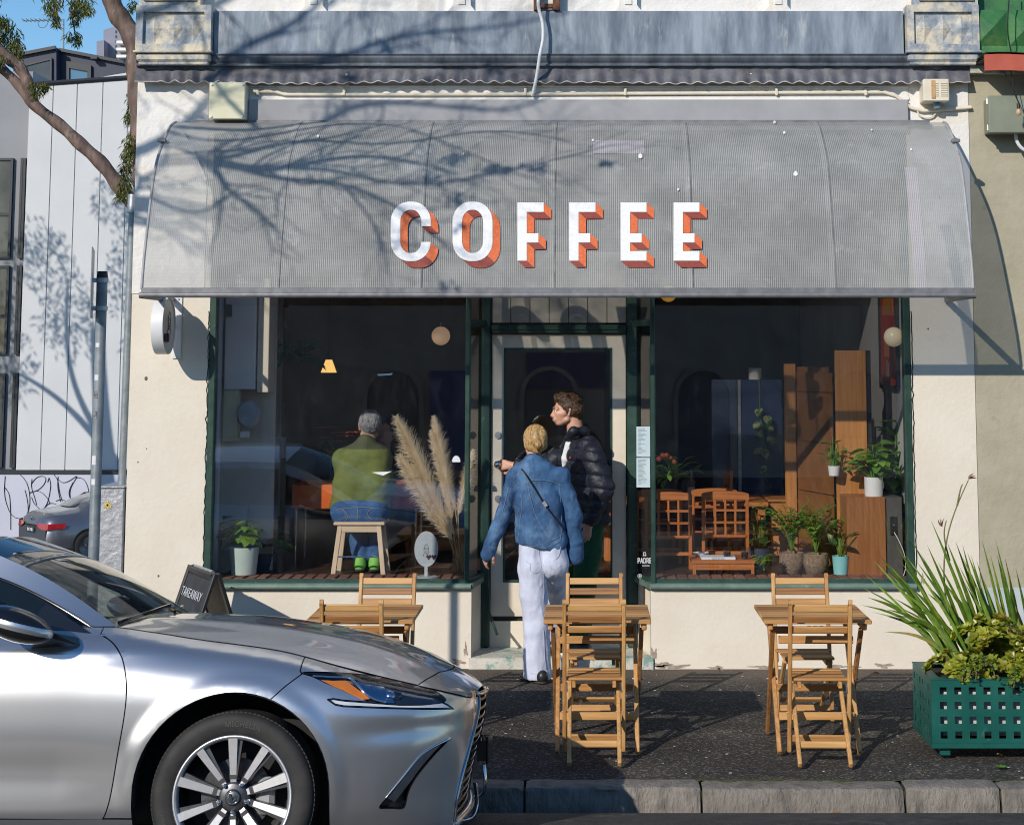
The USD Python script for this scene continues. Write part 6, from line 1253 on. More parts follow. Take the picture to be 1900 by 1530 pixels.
def baffles(m):
    m = m.copy(); n = m.vertex_normals; v = m.vertices; z = v[:, 2] + .015 * np.sin(v[:, 0] * 9 + v[:, 1] * 7) + .3 * np.clip(v[:, 0] - sL[0] + .02, 0, 1) * 0; xr = np.abs((v[:, 0] - sR[0]) * 10.5)
    onarm = (v[:, 0] < sR[0] - .05) & (v[:, 2] > eR[2] - .12); ph = np.where(onarm, (v[:, 0] - sR[0]) / .085, (z - .9) / .088); b = np.abs(np.sin(np.pi * ph)) ** .55 - .75
    m.vertices = v + n * (.015 * b)[:, None]; return wrinkle(m, .009, 26, 8, (1, 1, .9))
pk = obj('puffer_jacket', local(baffles(net(pj, .0065)), base), navyp, ma, True)
col = inter(blend(chain([q(1052, 812, mY - .0), q(1064, 800, mY - .04), q(1084, 800, mY + .02), q(1080, 800, mY + .13), q(1058, 806, mY + .17)], [.022, .028, .032, .030, .024]), .03), half(q(1060, 786), (-.35, 0, 1))); obj('collar', local(wrinkle(net(col, .006), .006, 12, 4), base), navyp, pk, True)
st_ = blend(chain([trace(pj, 1056, 824, off=-.020), trace(pj, 1050, 850, off=-.022), trace(pj, 1046, 872, off=-.026)], [.030, .032, .012]), .01); obj('t_shirt', local(net(st_, .005), base), tee, ma, True); obj('t_shirt_hem', local(tube([q(1100, 975, mY - .14), q(1120, 972, mY - .10), q(1130, 970, mY - .0)], .012, 8), base), tee, ma, True)
emb = trace(pj, 1058, 849, off=.022); obj('red_badge', local(ball(emb, .007, 2, (1, .6, 1.2)), base), surf('badge_red', (.5, .03, .03), None, 5, .6), pk)
lL = blend(chain([q(1094, 968, mY - .05), q(1090, 1030, mY - .07), q(1084, 1090, mY - .08), q(1078, 1180, mY - .08)], [.105, .095, .078, .070]), .03); lR = blend(chain([q(1068, 968, mY + .09), q(1064, 1030, mY + .09), q(1058, 1090, mY + .06), q(1062, 1180, mY + .10)], [.100, .094, .078, .070]), .03)
tr_ = union(lL, lR); tr_ = inter(tr_, half(q(1060, 1183), (0, 0, -1))); obj('green_corduroys', local(wrinkle(net(tr_, .0075), .012, 8, 6, (1, 1, .6)), base), gcord, ma, True)
for x, y in ((q(1080, 1185, mY - .08)[0], mY - .06), (q(1064, 1185)[0], mY + .12)): shoe(np.array([x + .02, y, .078]), np.array([x - .13, y + .06, .078]), .042, .08, 'shoe', leatherb, ma, base, tee)
hcap = inter(ell(hw(0, .022, .034), (.081, .097, .087), yw), half(hw(0, -.052, .035), hw(0, -1, -.75) - hw(0, 0, 0))); hcap = inter(hcap, half(hw(0, .0, -.012), hw(0, -.55, -1) - hw(0, 0, 0)))
hb = blend([hcap, caps(hw(.03, -.055, .088), hw(-.03, -.060, .088), .026), caps(hw(.04, -.02, .10), hw(-.04, -.02, .10), .024), caps(hw(.05, .06, .0), hw(-.05, .06, .0), .045, .045), caps(hw(.04, .085, -.045), hw(-.04, .085, -.045), .020), caps(hw(.070, .0, .02), hw(.068, .0, -.015), .014, .006), caps(hw(-.070, .0, .02), hw(-.068, .0, -.015), .014, .006)], .02)
obj('hair', local(hairnet(hb, .0042, .016, 34, (1, 1, .9), 9), base), brownh, ma, True)
strands(ma, hb, brown2, 640, .042, .0020, lambda p: np.array([.5, .1, .35 if p[2] > hc[2] + .05 else -.8]), base, 6, .002, .35)

# --- seated people behind the window
def seated(label, px, Y, facing, scale_px, mats_, hairm, head_py, hip_py, foot_px=None):
    s = 1 if facing > 0 else -1; q = lambda a, b, Yy=Y: P(a, b, Yy); hip = q(px - 4, hip_py); sh_l, sh_r = q(px - 34, head_py + 64, Y + .05 * s), q(px + 34, head_py + 62, Y + .05 * s); hd = q(px + 14, head_py, Y + .07 * s)
    base = np.array([hip[0], Y, FLZ]); t = thing('person', label, 'person', base); yaw = math.radians(180 if s > 0 else 0) + (.25 if s > 0 else 0); hf, hw = head_parts(hd, yaw, 1.0)
    kl, kr = hip + [-.11, .40 * s, .03], hip + [.11, .40 * s, .03]; al, ar = np.array([hip[0] - .055, Y + .26 * s, FLZ + .10]), np.array([hip[0] + .06, Y + .26 * s, FLZ + .10])
    if s > 0: al, ar = np.array([q(666, 1000)[0], Y + .10, FLZ + .12]), np.array([q(694, 1000)[0], Y + .10, FLZ + .12])
    el, er = sh_l + [-.03, .18 * s, -.22], sh_r + [.03, .18 * s, -.22]; wl, wr = el + [.08, .22 * s, .02], er + [-.08, .22 * s, .02]
    trunk = blend(chain([q(px + 5, head_py + 70), hip], [.06, .07]) + chain([hip + [-.08, 0, 0], kl, al], [.08, .055, .04]) + chain([hip + [.08, 0, 0], kr, ar], [.08, .055, .04]) + chain([sh_l, el, wl], [.05, .04, .03]) + chain([sh_r, er, wr], [.05, .04, .03]), .03)
    obj('body', [local(m, base) for m in (net(blend([hf, caps(hd + [0, -.0, -.06], hd + [-.02, -.05 * s, -.17], .055, .062)], .02), .005), net(trunk, .015), hand_mesh(wl, (.2, s, 0), (0, 0, -1), curl=.3), hand_mesh(wr, (-.2, s, 0), (0, 0, -1), curl=.3, side=-1))], skin, t, True)
    tor = chain([q(px - 14, head_py + 62), q(px - 22, head_py + 110), hip + [-.115, 0, .05]], [.105, .118, .110]) + chain([q(px + 24, head_py + 60), q(px + 24, head_py + 110), hip + [.115, 0, .05]], [.105, .118, .110]) + [caps(q(px + 4, head_py + 60), hip + [0, 0, .05], .10, .11), caps(sh_l, sh_r, .075), caps(q(px + 8, head_py + 32, Y + .03 * s), q(px + 4, head_py + 50), .066, .09)] + chain([sh_l, el, wl], [.072, .062, .045]) + chain([sh_r, er, wr], [.072, .062, .045])
    v = inter(blend(tor, .045), half(hip + [0, 0, .035], (0, 0, -1))); ve = wrinkle(net(v, .008), .014, 8, 2, (.6, 1, 1.2)); zc_ = q(px, head_py + 43)[2]; c = ve.triangles_center[:, 2]
    vt = obj('vest', local(trimesh.Trimesh(ve.vertices, ve.faces[c <= zc_], process=False), base), mats_[0], t, True); obj('yoke', local(trimesh.Trimesh(ve.vertices, ve.faces[c > zc_], process=False), base), mats_[1], vt, True)
    tr = blend([caps(hip + [-.10, -.02 * s, .03], hip + [.10, -.02 * s, .03], .115), caps(hip + [-.09, -.03 * s, -.0], hip + [.09, -.03 * s, -.0], .11), *chain([hip + [-.09, 0, 0], kl, al], [.10, .078, .062]), *chain([hip + [.09, 0, 0], kr, ar], [.10, .078, .062])], .03); tr = inter(tr, half(hip + [0, 0, -.045], (0, 0, -1))) if False else tr
    jn_ = obj('jeans', local(wrinkle(net(tr, .009), .008, 10, 4), base), mats_[2], t, True)
    if s > 0: tag(obj('stitching', [local(line_on(tr, p_, .0022, 14, .004), base) for p_ in ([(664, 942), (663, 964)], [(636, 945), (645, 958), (640, 966)], [(690, 944), (682, 952), (690, 964)], [(622, 946), (660, 941), (716, 944)])], surf('tan_thread', (.35, .27, .14), None, 5, .8), jn_, True), kind='stuff')
    for a in (al, ar): shoe(np.array([a[0], a[1] - .05 * s, FLZ + .012]), np.array([a[0], a[1] + .20 * s, FLZ + .012]), .042, .10, 'shoe', mats_[3], t, base, darksole)
    cap_ = inter(ell(hw(0, .020, .026), (.080, .098, .092), yaw), half(hw(0, -.055, .02), hw(0, -1, -.65) - hw(0, 0, 0))); cap_ = inter(cap_, half(hw(0, 0, -.055), hw(0, 0, -1) - hw(0, 0, 0))); obj('hair', local(hairnet(cap_, .005, .010, 34, (1, 1, .8), 12), base), hairm, t, True)
    if s > 0: strands(t, cap_, grey2, 380, .030, .0020, lambda p: np.array([.1, -.3, -1.]), base, 7, .002, .15)
    return t
SY = .50
seated('grey haired person in olive green vest sitting on the stool with back turned', 672, SY, 1, 250, (olive, olived, bluej, lime), greyh, 789, 952)
seated('person in dark clothes seated across the orange table, mostly hidden', 700, 2.7, -1, 230, (surf('dark_knit', (.02, .018, .02), (.035, .03, .035), 20, .8), mats['dark_knit'], surf('dark_jeans', (.012, .016, .03), None, 5, .8), leatherb), brownh, 800, 935)
# ------------------------------------------------------------------ inside the shop windows
G1 = lambda px, py, z: PZ(px, py, z)
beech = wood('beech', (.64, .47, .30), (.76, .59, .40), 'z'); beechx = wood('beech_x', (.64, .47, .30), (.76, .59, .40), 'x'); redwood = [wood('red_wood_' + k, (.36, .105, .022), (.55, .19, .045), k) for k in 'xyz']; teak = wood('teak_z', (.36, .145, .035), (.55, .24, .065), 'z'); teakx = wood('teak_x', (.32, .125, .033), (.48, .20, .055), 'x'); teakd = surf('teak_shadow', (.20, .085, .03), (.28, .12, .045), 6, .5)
mint = surf('mint_pot', (.52, .64, .56), (.58, .69, .61), 6, .45); potw = surf('white_pot', (.72, .71, .68), (.78, .77, .74), 6, .35); aqua = surf('aqua_pot', (.24, .58, .56), (.30, .64, .62), 6, .35); greyp = surf('grey_pot', (.42, .42, .40), (.5, .5, .48), 20, .8); terrac = surf('terracotta', (.22, .08, .04), (.30, .12, .06), 20, .8)
glassv = pane('clear_vase', (.93, .96, .96), .06)
# beech stool
sxc = (P(619, 970, SY - .14)[0] + P(714, 970, SY - .14)[0]) / 2; sw = (P(714, 970, SY - .14)[0] - P(619, 970, SY - .14)[0]) / 2; szt = P(666, 968, SY - .14)[2]
t = thing('stool', 'light beech stool standing on the window platform', 'stool', (sxc, SY, FLZ)); hz_ = szt - FLZ
obj('seat', bx(-sw, sw, -.15, .15, hz_ - .024, hz_, .006), beechx, t)
for a in (-1, 1):
    for b in (-1, 1): obj('leg', bar((a * (sw - .004), b * .155, 0), (a * (sw - .045), b * .12, hz_ - .025), .034, .026, (0, 1, 0), .003), beech, t)
for b in (-1, 1): obj('apron', bx(-sw + .05, sw - .05, b * .122 - .009, b * .122 + .009, hz_ - .075, hz_ - .026, .003), beechx, t)
for a in (-1, 1): obj('side_apron', bx(a * (sw - .05) - .009, a * (sw - .05) + .009, -.1, .1, hz_ - .07, hz_ - .026, .003), beech, t)
obj('foot_rod', cyl((-sw + .03, -.142, .135), (sw - .03, -.142, .135), .006, .006, 10), chrome, t)
# orange console table
ow = surf('orange_lacquer', (.66, .12, .012), (.76, .16, .018), 5, .35); y0 = 1.05; x0, x1 = P(541, 920, y0)[0], P(778, 920, y0)[0]; zt0, zt1 = P(660, 944, y0)[2], P(660, 899, y0)[2]
t = thing('orange_table', 'orange lacquered console table in the left window behind the seated person', 'table', ((x0 + x1) / 2, y0, FLZ)); w = (x1 - x0) / 2
obj('table_front', bx(-w, w, 0, .03, zt0 - FLZ, zt1 - FLZ, .006), ow, t); obj('table_top', bx(-w, w, .031, .55, zt1 - FLZ - .03, zt1 - FLZ, .005), ow, t); obj('drawer_front', bx(w * .72, w - .03, -.008, -.001, zt0 - FLZ + .03, zt1 - FLZ - .03, .003), ow, t)
for a in (-1, 1):
    for yy in (.04, .5): obj('leg', cyl((a * (w - .03), yy, 0), (a * (w - .03), yy, zt0 - FLZ), .012, .012, 10), chrome, t, 40)
# plants: generic builder
def potted(name, label, base, pr, ph, pm, n, L, W, mat_l, up=.5, spread=.05, seed=1, stem=.10, tint2=None, bend=.7, catn='plant', taper=.82):
    r = np.random.default_rng(seed); t = thing(name, label, 'potted plant', base)
    if pr: obj('pot', lathe([(0, 0), (pr * taper, 0), (pr * taper * 1.01, .004), (pr, ph), (pr * 1.02, ph + .002), (pr * .94, ph + .002), (pr * .90, ph - .03), (0, ph - .03)], 32), pm, t, 35); obj('soil', lathe([(pr * .9, ph - .028), (0, ph - .024)], 20), soil, t)
    for i in range(n):
        az = i * 2.4 + r.uniform(-.4, .4); e = r.uniform(.1, 1.0); k = i / n; rr = spread * (1 - k * .6) * r.uniform(.4, 1.1); hh = ph + stem * (.25 + k * .9) * r.uniform(.7, 1.2)
        p1 = np.array([rr * math.cos(az), rr * math.sin(az), hh]); obj('stem', tube([(p1[0] * .2, p1[1] * .2, ph - .02), p1 * [.7, .7, 1] + [0, 0, -.01], p1], .003, 5), lg, t)
        s = r.uniform(.7, 1.15); obj('leaf', place(leaf_mesh(L * s, W * s, bend * r.uniform(.6, 1.3), .18, 7, wave=.012), p1, az + r.uniform(-.3, .3), up * r.uniform(-.2, 1.3), r.uniform(-.3, .3)), tint2 if tint2 and i % 3 == 0 else mat_l, t, True)
    return t
Yw = .42
b = P(452, 1072, .30); pr = (P(479, 1020, .3)[0] - P(424, 1020, .3)[0]) / 2; potted('mint_pot_plant', 'bright green leafy plant in a tall pale mint pot in the left window', (b[0], .30, ZB), pr, P(452, 1014, .3)[2] - ZB, mint, 44, .115, .085, ll, .55, .07, 3, .15, lg, .9)
potted('dark_pot_plant', 'leafy plant in a speckled white pot beside the mint pot', (P(405, 1060, .62)[0], .62, FLZ), .10, .16, greyp, 20, .16, .09, ld, .5, .08, 4, .20)
potted('broad_leaf_plant', 'dark broad leaved plant behind the mint pot on the right', (P(488, 1060, .75)[0], .75, FLZ), .10, .12, surf('dark_pot', (.04, .05, .09), None, 5, .4), 16, .20, .11, ld, .4, .10, 5, .16)
# pampas grass in a glass vase
fluff = surf('pampas_fluff', (.90, .78, .56), (.97, .89, .72), 14, .9, trans=.5); straw = surf('straw_stem', (.42, .30, .14), (.52, .39, .2), 14, .7)
vz = np.array([P(855, 1070, .26)[0], .26, ZB]); pg = thing('pampas_grass', 'tall dried pampas grass plumes standing in a clear vase in the left window', 'dried grass', vz); r = np.random.default_rng(8)
def plume(px0, py0, px1, py1, wpx, n, Y=.26, sag=0.0):
    a, b_ = P(px0, py0, Y) - vz, P(px1, py1, Y + .02) - vz; root = np.array([r.uniform(-.02, .02), r.uniform(-.02, .02), .02]); obj('stem', tube(spline([root, a * .55 + root * .45, a], 10), .0035, 6), straw, pg); ax = spline([a, (a + b_) / 2 + [sag, 0, 0], b_], 40); W = wpx * .0031; q = []; d = (b_ - a) / np.linalg.norm(b_ - a)
    for i in range(int(n * 1.15)):
        t_ = r.beta(1.25, 1.2); c = ax[min(int(t_ * 39), 39)] + r.normal(0, .003, 3); az = r.uniform(0, 6.28); prof = W * (math.sin(math.pi * min(1, t_ * .88 + .10)) ** .7) * r.choice([r.uniform(.3, 1.0), r.uniform(.9, 1.5)], p=[.82, .18]) + .010
        out = np.array([math.cos(az), math.sin(az) * .8, 0]); out -= d * (out @ d); dro = np.array([0, 0, -1.]) * prof * r.uniform(.1, .6); p_ = [c, c + d * prof * .7 + out * prof * .45, c + d * prof * 1.2 + out * prof * .85 + dro * .4, c + d * prof * 1.5 + out * prof * 1.15 + dro]; wv = np.cross(out, d) + .6 * d; wv = wv / np.linalg.norm(wv) * r.uniform(.0014, .0026)
        q.append(([p_[0] - wv, p_[0] + wv, p_[1] - wv, p_[1] + wv, p_[2] - wv * .8, p_[2] + wv * .8, p_[3]], [(0, 1, 3), (0, 3, 2), (2, 3, 5), (2, 5, 4), (4, 5, 6)]))
    V = np.vstack([x[0] for x in q]); F = np.vstack([np.array(x[1]) + 7 * i for i, x in enumerate(q)]); tag(obj('plume', trimesh.Trimesh(V, F, process=False), fluff, pg), kind='stuff')
plume(829, 985, 735, 772, 24, 3400, sag=.02); plume(838, 1000, 740, 842, 22, 2800, sag=.0); plume(838, 962, 805, 772, 17, 2600, sag=.01); plume(845, 945, 800, 800, 13, 1500); plume(850, 955, 878, 835, 12, 1500, .22); plume(842, 990, 775, 860, 18, 2000)
for i in range(4): obj('stem', tube([(r.uniform(-.02, .02), r.uniform(-.02, .02), .01), P(843 + 4 * i, 1000, .26) - vz], .0028, 5), straw, pg)
vv = thing('glass_vase', 'clear square glass vase holding the dried grass', 'vase', vz); obj('vase_body', [bx(-.055, -.051, -.05, .05, .0, .28), bx(.051, .055, -.05, .05, 0, .28), bx(-.05, .05, -.055, -.051, 0, .28), bx(-.05, .05, .051, .055, 0, .28), bx(-.05, .05, -.05, .05, 0, .008)], glassv, vv)
# round table sign
cpt = P(791, 1018, .12); rr = .088; t = thing('round_table_sign', 'pale blue grey round sign on a stand in the left window', 'sign', (cpt[0], .12, ZB)); hh = cpt[2] - ZB; a = np.linspace(0, 2 * np.pi, 49)[:-1]; R2 = (P(813, 1018, .12)[0] - P(769, 1018, .12)[0]) / 2; R3 = (P(791, 984, .12)[2] - P(791, 1050, .12)[2]) / 2; pb = surf('pale_blue_grey', (.42, .47, .48), (.47, .52, .53), 6, .5)
obj('disc', prism(np.c_[R2 * np.cos(a), hh + R3 * np.sin(a)], -.006, .006), pb, t, 30); obj('post', bx(-.012, .012, .007, .014, .004, hh - .03, .002), pb, t); obj('post', bx(-.012, .012, -.005, .005, .004, hh - R3, .002), pb, t); obj('base', lathe([(0, 0), (.085, 0), (.085, .005), (0, .007)], 32), pb, t, 40)
mk = [tube([(u, -.0075, hh + v * 1.05 - .02) for u, v in (spline(q_, 12) if len(q_) > 2 else q_)], .0011, 5) for q_ in face_mark(.052)]; obj('face_drawing', mk, inkm, t)
obj('heart_mark', [prism(Polygon([(dx + hx * .018, hh - .055 + hy * .018) for hx, hy in ((0, -1.2), (1, 0), (.9, .7), (.45, .85), (0, .45), (-.45, .85), (-.9, .7), (-1, 0))]), -.0085, -.0065) for dx in (.018, .055)], inkm, t)
# globe lamps
def globe(label, c, R, m, drop=None, wall=None):
    t = thing('globe_lamp', label, 'lamp', c); obj('globe', ball((0, 0, 0), R, 4), m, t, True)
    if drop: obj('cord', cyl((0, 0, R), (0, 0, drop - c[2]), .004, .004, 6), blackp, t); obj('cap', cyl((0, 0, R - .004), (0, 0, R + .03), .02, .012, 12), blackp, t)
    if wall: obj('mount', [cyl((R * .8, 0, 0), (wall - c[0] - .001, 0, 0), .035, .05, 20)], surf('brass', (.45, .32, .14), (.5, .36, .17), 5, .35, metal=.6), t, 40)
    return t
gl1 = surf('peach_globe', (.62, .42, .25), None, 5, .3, emit=.24, emitc=(1, .62, .34)); gl2 = surf('cream_globe', (.78, .68, .48), None, 5, .3, emit=.12, emitc=(1, .8, .5)); gl3 = surf('amber_globe', (.7, .4, .08), None, 5, .3, emit=.25, emitc=(1, .5, .06))
globe('round peach glass globe lamp hanging in the left window', P(818, 623, 1.3), 17 / 3250 * (CD + 1.3), gl1, 3.80); c = P(1658, 625, .45); globe('round cream glass wall lamp at the right end of the right window', c, 18 / 3250 * (CD + .45), gl2, None, WR[1] + .03); globe('amber glass globe lamp just under the awning edge right of the door', P(1240, 545, .8), 15 / 3250 * (CD + .8), gl3, 3.80)
c = P(610, 687, 4.0); t = thing('pendant_lamp', 'small glowing yellow pendant lamp at the back of the left side', 'lamp', c); obj('shade', lathe([(.03, .10), (.075, -.02), (.07, -.02), (.028, .095)], 24), surf('lit_shade', (.8, .5, .15), None, 5, .5, emit=1.2, emitc=(1, .58, .16)), t, True); obj('cord', cyl((0, 0, .1), (0, 0, 3.80 - c[2]), .005, .005, 6), blackp, t)
# electrical cabinets behind the left window
Ye = .42; ec_ = surf('cabinet_grey', (.72, .72, .74), (.78, .78, .80), 3, .5); X = lambda px, Y=Ye: P(px, 700, Y)[0]; Z = lambda py, Y=Ye: P(450, py, Y)[2]
t = thing('electrical_cabinet', 'grey metal electrical cabinet high on the left behind the window', 'cabinet', (X(450), Ye, Z(722))); ox, oz = X(450), Z(722)
obj('cabinet_body', bx(X(416) - ox, X(473) - ox, 0, .25, 0, 2.75 - oz, .004), ec_, t); obj('cabinet_side', bx(X(476) - ox, X(497) - ox, .02, .25, Z(728) - oz, 2.75 - oz, .004), surf('cabinet_cream', (.68, .60, .47), (.74, .66, .52), 3, .5), t); obj('catch', bx(X(417) - ox, X(428) - ox, -.02, -.001, Z(588) - oz, Z(565) - oz, .003), blackp, t)
t = thing('power_meter', 'cream meter panel with a round dial cover under the grey cabinet', 'meter', (X(450), Ye + .01, Z(818))); oz2 = Z(818)
obj('panel', bx(X(415) - ox, X(441) - ox, 0, .12, 0, Z(723) - oz2, .004), surf('panel_olive', (.60, .58, .40), (.66, .64, .45), 3, .55), t); obj('dial_cover', mv(lathe([(0, .06), (.07, .055), (.085, .03), (.09, 0)], 28).apply_transform(np.array([[1, 0, 0, 0], [0, 0, -1, 0], [0, 1.2, 0, 0], [0, 0, 0, 1.]])), (X(462) - ox, .02, Z(768) - oz2)), surf('meter_clear', (.35, .37, .39), (.42, .44, .46), 4, .15), t, 40); obj('fuse', bx(X(447) - ox, X(462) - ox, 0, .06, Z(812) - oz2, Z(800) - oz2, .003), potw, t)
obj('conduit', cyl((X(405) - ox, .03, Z(1060) - oz2), (X(405) - ox, .03, 2.9 - oz2), .02, .02, 10), ec_, t)
t = thing('meter_board', 'pale board wall strip behind the electrical cabinet', 'board', (X(400), Ye + .27, FLZ)); obj('board', bx(X(386) - X(400), X(500) - X(400), 0, .03, 0, 2.85, .002), surf('board_beige', (.62, .56, .48), (.68, .62, .54), 3, .7), t)
# hanging plant and lilies at the back left
def bush(name, label, c, R, n, L, W, m, seed, catn='plant', m2=None, pot=None):
    r = np.random.default_rng(seed); t = thing(name, label, catn, c)
    if pot: obj('pot', lathe([(0, 0), (pot[0] * .8, 0), (pot[0], pot[1]), (pot[0] * .9, pot[1]), (pot[0] * .88, pot[1] - .02), (0, pot[1] - .02)], 28), pot[2], t, 35)
    z0 = pot[1] if pot else 0
    for i in range(n):
        d = r.normal(0, 1, 3); d[2] = abs(d[2]) * .9; d /= np.linalg.norm(d); p = d * R * r.uniform(.35, 1) + [0, 0, z0]; obj('stem', tube([(0, 0, z0 - .02), p * [.4, .4, .6] + [0, 0, z0 * .4], p], .003, 5), lg, t)
        obj('leaf', place(leaf_mesh(L * r.uniform(.7, 1.2), W * r.uniform(.8, 1.2), r.uniform(.3, 1.0), .15, 6), p, math.atan2(d[1], d[0]) + r.uniform(-.5, .5), r.uniform(-.4, .9), r.uniform(-.4, .4)), m2 if m2 and r.uniform() < .3 else m, t, True)
    return t
bush('hanging_plant', 'dark leafy plant high up at the back of the left window', P(540, 668, 2.2), .22, 50, .16, .06, ld, 21, m2=lg)
t = bush('lily_bunch', 'bunch of orange lilies behind the seated person', P(625, 850, 1.35), .16, 20, .16, .03, ld, 22, 'flowers')
r = np.random.default_rng(31); lil = leafmat('lily_orange', (.70, .13, .02), (.82, .24, .05), .3)
for k in range(9):
    c = np.array([r.uniform(-.14, .16), r.uniform(-.08, .08), r.uniform(.12, .24)]); obj('lily', [place(leaf_mesh(.085, .028, .8, .2, 6), c, k + q_ * 1.047, .5) for q_ in range(6)], lil, t, True)
obj('vase', lathe([(0, -.30), (.045, -.30), (.055, -.02), (.05, -.02), (.042, -.29), (0, -.29)], 20), glassv, t, True)
t = thing('paper_notice', 'pale paper notice on the back wall of the left side', 'notice', P(511, 830, 2.5)); obj('sheet', bx(-.09, .09, 0, .002, -.09, .09), surf('lilac_paper', (.55, .50, .58), (.6, .55, .62), 5, .8), t)
# white price card and paper scraps stuck on the glass
papm = surf('paper', (.72, .74, .76), (.8, .82, .84), 9, .8); gy = .0245
def on_glass(name, label, catg, poly_px, m, y=gy):
    v = [P(a, b, y) for a, b in poly_px]; c = np.mean(v, 0); t = thing(name, label, catg, c); obj('sheet', prism(Polygon([(a[0] - c[0], a[2] - c[2]) for a in v]).buffer(0), y - .0015 - y, 0), m, t); return t, c
on_glass('paper_scrap', 'torn white paper scrap on the glass over the green vest', 'paper', [(690, 876), (727, 874), (711, 882)], papm); on_glass('paper_scrap', 'small white paper scrap stuck high on the left window', 'paper', [(700, 694), (729, 692), (726, 696), (702, 697)], papm)
t, c = on_glass('half_round_sticker', 'white half round sticker on the left window beside the pampas grass', 'sticker', [(839, 857)] + [(846.5 + 7.5 * math.cos(a_), 855 - 10 * math.sin(a_)) for a_ in np.linspace(math.pi, 0, 10)] + [(854, 857)], papm)
# menus on the right corner glass
mn = surf('menu_paper', (.50, .62, .66), (.56, .68, .71), 5, .8)
for i, (y0_, y1_) in enumerate(((791, 847), (849, 904))):
    a_, b_ = P(1181, y1_, .018), P(1206, y0_, .018); c = (a_ + b_) / 2; t = thing('menu_sheet', 'pale blue menu sheet on the right entry glass, ' + ('upper of two' if i == 0 else 'lower of two'), 'menu', c); w_, h_ = (b_ - a_)[0] / 2, (b_ - a_)[2] / 2
    obj('sheet', bx(-w_, w_, -.001, .001, -h_, h_), mn, t); r = np.random.default_rng(40 + i); obj('printed_lines', [bx(-w_ * .75, -w_ * .75 + w_ * 1.3 * r.uniform(.25, 1), -.0018, -.0011, h_ * (.85 - k * .085), h_ * (.85 - k * .085) + .004) for k in range(20)], surf('print_grey', (.25, .30, .33), None, 5, .8), t)
c = P(1196, 1040, .02); t = thing('coffee_sticker', 'white PADRE COFFEE lettering sticker low on the right entry glass', 'sticker', c); L_ = []
for txt, h, dz in (('PADRE', .036, -.016), ('COFFEE', .013, -.040)):
    m = meshkit.text_mesh(txt, h, .001, txt == 'PADRE'); m.vertices[:, 0] -= m.vertices[:, 0].mean(); m.vertices[:, 0] *= .62 if txt == 'PADRE' else .8; m.vertices = np.c_[m.vertices[:, 0], -m.vertices[:, 2], m.vertices[:, 1] + dz]; m.invert(); L_.append(m)
L_.append(prism(Polygon([(-.012, .035), (.012, .035), (.009, .060), (-.009, .060)]).difference(Polygon([(-.008, .040), (.008, .040), (.006, .056), (-.006, .056)])), -.001, 0)); obj('lettering', L_, papm, t)
c = P(1187, 1068, .02); t = thing('round_sticker', 'small round white sticker below the PADRE COFFEE lettering', 'sticker', c); obj('disc', prism(Point(0, 0).buffer(.015), -.001, 0), papm, t); obj('ring', prism(Point(0, 0).buffer(.0125).difference(Point(0, 0).buffer(.006)), -.0018, -.0011), surf('sticker_ink', (.05, .08, .14), None, 5, .7), t)

# right window: chairs, low table, shelves, speaker, plants
def dining(label, cxp, Y, rz, top_py):
    t = thing('dining_chair', label, 'chair', (P(cxp, 1000, Y)[0], Y, FLZ), rz, 'reddish dining chairs in the right window'); H = P(cxp, top_py, Y)[2] - FLZ; w = .165
    for s in (-1, 1): obj('back_post', bar((s * w, 0, 0), (s * w, -.03, H - .03), .026, .024, (0, 1, 0), .004), redwood[2], t)
    cr_ = [(-w - .013, H - .05), (w + .013, H - .05)] + [((w + .013) * math.cos(a_), H - .012 + .022 * math.sin(a_)) for a_ in np.linspace(0, math.pi, 14)]; obj('crest_rail', prism(Polygon(cr_), -.042, -.018), redwood[0], t)
    for k in (-1, 0, 1): obj('back_spindle', bx(k * .075 - .008, k * .075 + .008, -.034, -.020, .24, H - .049, .002), redwood[2], t)
    for z in (.24, .34, .43): obj('back_rail', bx(-w + .012, w - .012, -.036, -.018, z - .009, z + .009, .002), redwood[0], t)
    obj('seat', bx(-w - .01, w + .01, .012, .40, .215, .238, .006), redwood[0], t)
    for s in (-1, 1): obj('front_leg', bx(s * w - .013, s * w + .013, .36, .386, 0, .214, .003), redwood[2], t)
    obj('stretcher', bx(-w + .012, w - .012, -.01, .008, .10, .125, .002), redwood[0], t); return t
d0 = dining('reddish wooden dining chair nearest the entry in the right window', 1240, .75, 0, 914)
dup(d0, 'reddish wooden dining chair behind the low table, right of the first', (P(1346, 1000, .82)[0], .82, FLZ), -3); dup(d0, 'second row reddish dining chair partly behind the nearest one', (P(1222, 1000, 1.05)[0], 1.05, FLZ), 4); dup(d0, 'second row reddish dining chair partly behind the one at the low table', (P(1325, 1000, 1.12)[0], 1.12, FLZ), 3); dup(d0, 'reddish dining chair standing sideways at the far table', (P(1345, 960, 2.0)[0], 2.0, FLZ + .1), 95)
Yt = .42; t = thing('low_table', 'low reddish wooden table with books and glasses in the right window', 'table', (P(1342, 1050, Yt)[0], Yt, FLZ)); w = (P(1402, 1045, Yt)[0] - P(1284, 1045, Yt)[0]) / 2; z_ = P(1342, 1038, Yt)[2] - FLZ
obj('table_top', bx(-w, w, -.04, .36, z_ - .025, z_, .004), redwood[0], t); obj('apron', bx(-w + .02, w - .02, -.03, -.015, z_ - .07, z_ - .0251, .002), redwood[0], t)
for a_ in (-1, 1):
    for yy in (-.02, .33): obj('leg', bx(a_ * (w - .02) - .012, a_ * (w - .02) + .012, yy - .012, yy + .012, 0, z_ - .0252, .002), redwood[2], t)
o = np.array([P(1342, 1050, Yt)[0], Yt, FLZ])
